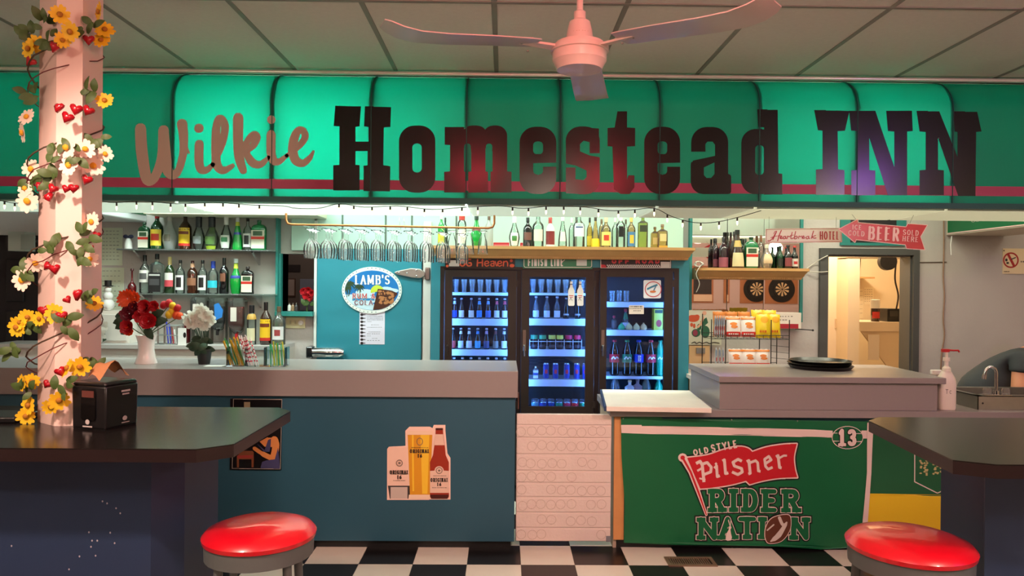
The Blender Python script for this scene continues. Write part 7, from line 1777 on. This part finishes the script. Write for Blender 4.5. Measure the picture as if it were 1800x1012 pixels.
cbn = thing('white_cabinet', 'white wall cabinet under the notices beside the vase', 'cabinet', (X(185, 6.1), 6.12, BCZ))
part('body', MB().box(X(150, 6.06), X(228, 6.06), 6.06, YW-.002, BCZ, cabz), paint((226, 220, 210), .5), cbn)
part('door', MB().box(X(155, 6.06), X(224, 6.06), 6.047, 6.06, BCZ+.02, cabz-.03), paint((214, 210, 202), .5), cbn, bevel=.004)
# white flowers on the back counter, half hidden by the post
pv = X(168, 6.0); wv = solo('flower_vase', MB().lathe([(.03, BCZ), (.04, BCZ+.03), (.03, BCZ+.1), (.035, BCZ+.12)], (pv, 6.0, 0), 16), paint((60, 30, 40), .3), 'small dark vase of white flowers beside the post', 'vase')
wf_ = thing('white_flowers', 'bunch of white artificial flowers in the dark vase beside the post', 'flowers', (pv, 6.0, BCZ+.1))
for px, py in ((158, 556), (168, 566), (178, 572), (164, 580), (175, 588), (155, 572)): put('bloom', PWH['w'], wf_, W(px, py, 5.97), (random.uniform(-.5, .2), random.uniform(0, 6), 0), 1.25)
for k in range(6): put('leaf', DLEAFM, wf_, W(160+k*4, 596, 5.98), (0, random.uniform(-2, 2), 0), 1.6)
part('stem_bunch', MB().tube([(pv, 6.0, BCZ+.1), W(168, 575, 6.0)], .01, 8), DLEAF, wf_)
# speaker by the dark doorway
sp_k = wallflat('wall_speaker', 'pale grey wall speaker over the dark doorway', 'speaker', 34, 409, 62, 442, paint((176, 184, 176), .5), Y=6.1, th=.14)
part('grille', MB().box(X(37, 5.96), X(60, 5.96), 5.953, 5.96, Zp(439, 5.96, 48), Zp(412, 5.96, 48)), paint((150, 158, 150), .7), sp_k)
part('bracket', MB().box(X(46, 6.1), X(52, 6.1), 6.0995, YW-.0005, Zp(420, 6.1, 48)-.02, Zp(420, 6.1, 48)), STEEL, sp_k)

# ================================================================== seen through the small window
DW = 7.6
def dim(name, label, cat, a, b, c, d, m): return solo(name, MB().box(X(a, DW), X(c, DW), DW-.012, DW-.0005, Zp(d, DW, a), Zp(b, DW, a)), m, label, cat)
dim('dark_plaque', 'dark plaque on the brown wall behind the small window', 'plaque', 501, 465, 528, 477, paint((44, 34, 34)))
fc = dim('framed_certificate', 'framed certificate on the brown wall behind the small window', 'certificate', 497, 489, 520, 521, paint((92, 66, 50)))
part('certificate', MB().box(X(499, DW), X(518, DW), DW-.015, DW-.0121, Zp(519, DW, 508), Zp(491, DW, 508)), paint((180, 160, 150)), fc)
dim('blue_picture', 'pale blue picture behind the red flowers in the small window', 'picture', 528, 490, 556, 545, paint((140, 144, 160)))
lamp('far_room_light', 'POINT', ((nx0+nx1)/2-.1, 6.8, 2.4), 7, (1, .85, .75), .1)
rp = thing('red_flowers', 'red poinsettia with green leaves on the small window ledge', 'flowers', (X(540, YW+.06), YW+.06, nz0))
for px, py in ((534, 512), (542, 510), (548, 516), (538, 520), (545, 522)): put('bloom', PEONY['r'], rp, W(px, py, YW+.05), (random.uniform(-.4, .2), random.uniform(0, 6), 0), .75)
for k in range(6): put('leaf', LEAFM, rp, W(533+k*3, 536, YW+.05), (0, random.uniform(-1.2, 1.2), 0), 1.4)
part('stem_bunch', MB().tube([(X(540, YW+.06), YW+.06, nz0), W(541, 520, YW+.06)], .006, 6), LEAF, rp)
for px, c, d in ((509, (220, 220, 214), 'white'), (515, (150, 120, 90), 'tan'), (521, (60, 60, 60), 'black')):
    bottle('jar', d+' little jar on the small window ledge', X(px, YW+.05), YW+.05, nz0, .07, .03, 'round', paint(c, .3), (), ((90, 80, 70), .84, 1.2), cat='jar')

# ================================================================== kitchen things behind the doorway
qd = crop(1430, 370, 3.49); KY = 7.9
lz1, lz0 = W(*qd(400, 684), KY).z, W(*qd(400, 740), KY).z
lx0 = X(qd(272, 0)[0], KY)
led = thing('kitchen_ledge', 'cream wall ledge with a slanted support in the kitchen', 'ledge', (lx0+.3, KY, lz0))
part('slab', MB().box(lx0, lx0+1.0, KY, KY+.55, lz0, lz1), paint((236, 214, 180), .5), led)
part('gusset', MB().prism([(lx0+.05, lz0), (lx0+.95, lz0), (lx0+.95, lz0-1.0), (X(qd(455, 0)[0], KY), W(*qd(455, 945), KY).z)], KY+.02, KY+.05, 'y'), paint((226, 200, 160), .5), led)
part('side_board', MB().box(lx0+.96, lx0+1.0, KY+.06, KY+.55, 0, lz0), paint((226, 200, 160), .5), led)
bxk = solo('black_box', MB().box(X(qd(456, 0)[0], KY+.1), X(qd(540, 0)[0], KY+.1), KY+.1, KY+.3, lz1+.0005, W(*qd(500, 602), KY+.1).z), BLACK, 'black box standing on the kitchen ledge', 'box', bevel=.006)
part('slot', MB().box(X(qd(470, 0)[0], KY+.1), X(qd(520, 0)[0], KY+.1), KY+.097, KY+.0995, lz1+.06, lz1+.12), paint((50, 48, 46)), bxk)
bottle('kitchen_jar', 'dark jar with a red label and a white cap on the kitchen ledge', X(qd(380, 0)[0], KY+.15), KY+.15, lz1, .24, .085, 'boston', mat('brown_glass', (52, 24, 12)), [(.15, .45, 60, (190, 50, 40))], ((226, 224, 216), .6, 1.1), cat='jar')
solo('plastic_bag', MB().ball((X(qd(414, 0)[0], KY+.36), KY+.36, lz1+.04), .04, 1.0, .8, .97, 10, 7), mat('white_bag', (232, 216, 190), .4, bump=.5, bscale=12), 'crumpled white plastic bag on the kitchen ledge', 'bag')
ks_z = W(*qd(320, 408), 9.1).z
ks = thing('kitchen_shelf', 'small wooden shelf on a black bracket on the kitchen wall', 'shelf', (X(qd(320, 0)[0], 9.1), 9.1, ks_z-.02))
part('board', MB().box(X(qd(240, 0)[0], 8.9), X(qd(376, 0)[0], 8.9), 8.9, ky-.001, ks_z-.02, ks_z), WOOD, ks)
part('bracket', MB().hexa([(X(qd(313, 0)[0], 9)-.02, ky-.03, ks_z+.001), (X(qd(313, 0)[0], 9)+.02, ky-.03, ks_z+.001), (X(qd(313, 0)[0], 9)+.02, ky-.001, ks_z+.001), (X(qd(313, 0)[0], 9)-.02, ky-.001, ks_z+.001)],
                          [(X(qd(313, 0)[0], 9)-.05, ky-.03, ks_z+.5), (X(qd(313, 0)[0], 9)+.05, ky-.03, ks_z+.5), (X(qd(313, 0)[0], 9)+.05, ky-.001, ks_z+.5), (X(qd(313, 0)[0], 9)-.05, ky-.001, ks_z+.5)]), BLACK, ks)
for a, b, c, d, l in ((276, 480, 306, 660, 'narrow'), (310, 470, 370, 575, 'wide')):
    t = solo('wall_paper_sheet', MB().box(X(qd(a, 0)[0], ky), X(qd(c, 0)[0], ky), ky-.004, ky-.0005, W(*qd(a, d), ky).z, W(*qd(a, b), ky).z), paint((244, 226, 190), .6), l+' paper list pinned to the kitchen wall', 'paper')
    prints(t, [(paint((190, 166, 130)), [s for i in range(6) for s in ticks(a+4, c-4, b+15+i*(d-b-20)/6, 4, 4)], 'text_print')], 2, ky-.004, qd)
lk = W(*qd(455, 312), 7.0); 
spk = thing('round_lamp_shade', 'round black lamp shade hanging inside the kitchen doorway', 'lamp', (lk.x, 7.0, lk.z))
part('shade', MB().lathe([(.082, -.02), (.085, .03), (.065, .07), (.02, .09)], (lk.x, 7.0, lk.z), 24, axis='y'), BLACK, spk); part('cord', MB().bar((lk.x, 7.1, lk.z+.05), (lk.x, 7.1, 2.4), .006), BLACK, spk)
solo('kitchen_cable', MB().tube(smooth([W(*qd(508, 300), 7.7), W(*qd(500, 420), 7.75), W(*qd(520, 520), 7.8), W(*qd(508, 604), KY+.12)], 5), .009, 8), paint((60, 48, 40)), 'dark cable hanging down to the black kitchen box', 'cable')
ct = W(*qd(370, 870), KY-.02)
solo('kitchen_towel', MB().box(ct.x-.06, ct.x+.06, KY-.02, KY-.008, ct.z-.08, W(*qd(370, 760), KY-.02).z), paint((236, 220, 196), .8), 'white towel hanging from the kitchen ledge', 'towel', bevel=.004)
solo('light_switch', MB().box(X(qd(134, 0)[0], 7.5), X(qd(146, 0)[0], 7.5), 7.49, 7.4995, W(*qd(140, 720), 7.5).z, W(*qd(140, 664), 7.5).z), paint((220, 190, 150)), 'narrow switch plate on the kitchen partition', 'switch')

# ================================================================== floor register
v0 = WH(1172, 978, 0.006); v1 = WH(1262, 994, 0.006)
fx0, fx1, fy0, fy1 = X(1176, v1.y, 990), X(1262, v1.y, 990), v1.y, v0.y
reg = thing('floor_register', 'brown metal floor register on the checkered tiles by the banner', 'vent', ((fx0+fx1)/2, (fy0+fy1)/2, 0.0005))
BRZ = mat('brown_register', (140, 118, 98), .4, .5)
part('frame', MB().box(fx0, fx1, fy0, fy0+.025, .0005, .007).box(fx0, fx1, fy1-.02, fy1, .0005, .007).box(fx0, fx0+.02, fy0+.025, fy1-.02, .0005, .007).box(fx1-.02, fx1, fy0+.025, fy1-.02, .0005, .007), BRZ, reg)
part('duct', MB().box(fx0+.02, fx1-.02, fy0+.025, fy1-.02, .0005, .0012), BLACK, reg)
for i in range(18): part('slat', MB().box(fx0+.025+i*(fx1-fx0-.05)/18, fx0+.031+i*(fx1-fx0-.05)/18, fy0+.025, fy1-.02, .0012, .006), BRZ, reg)
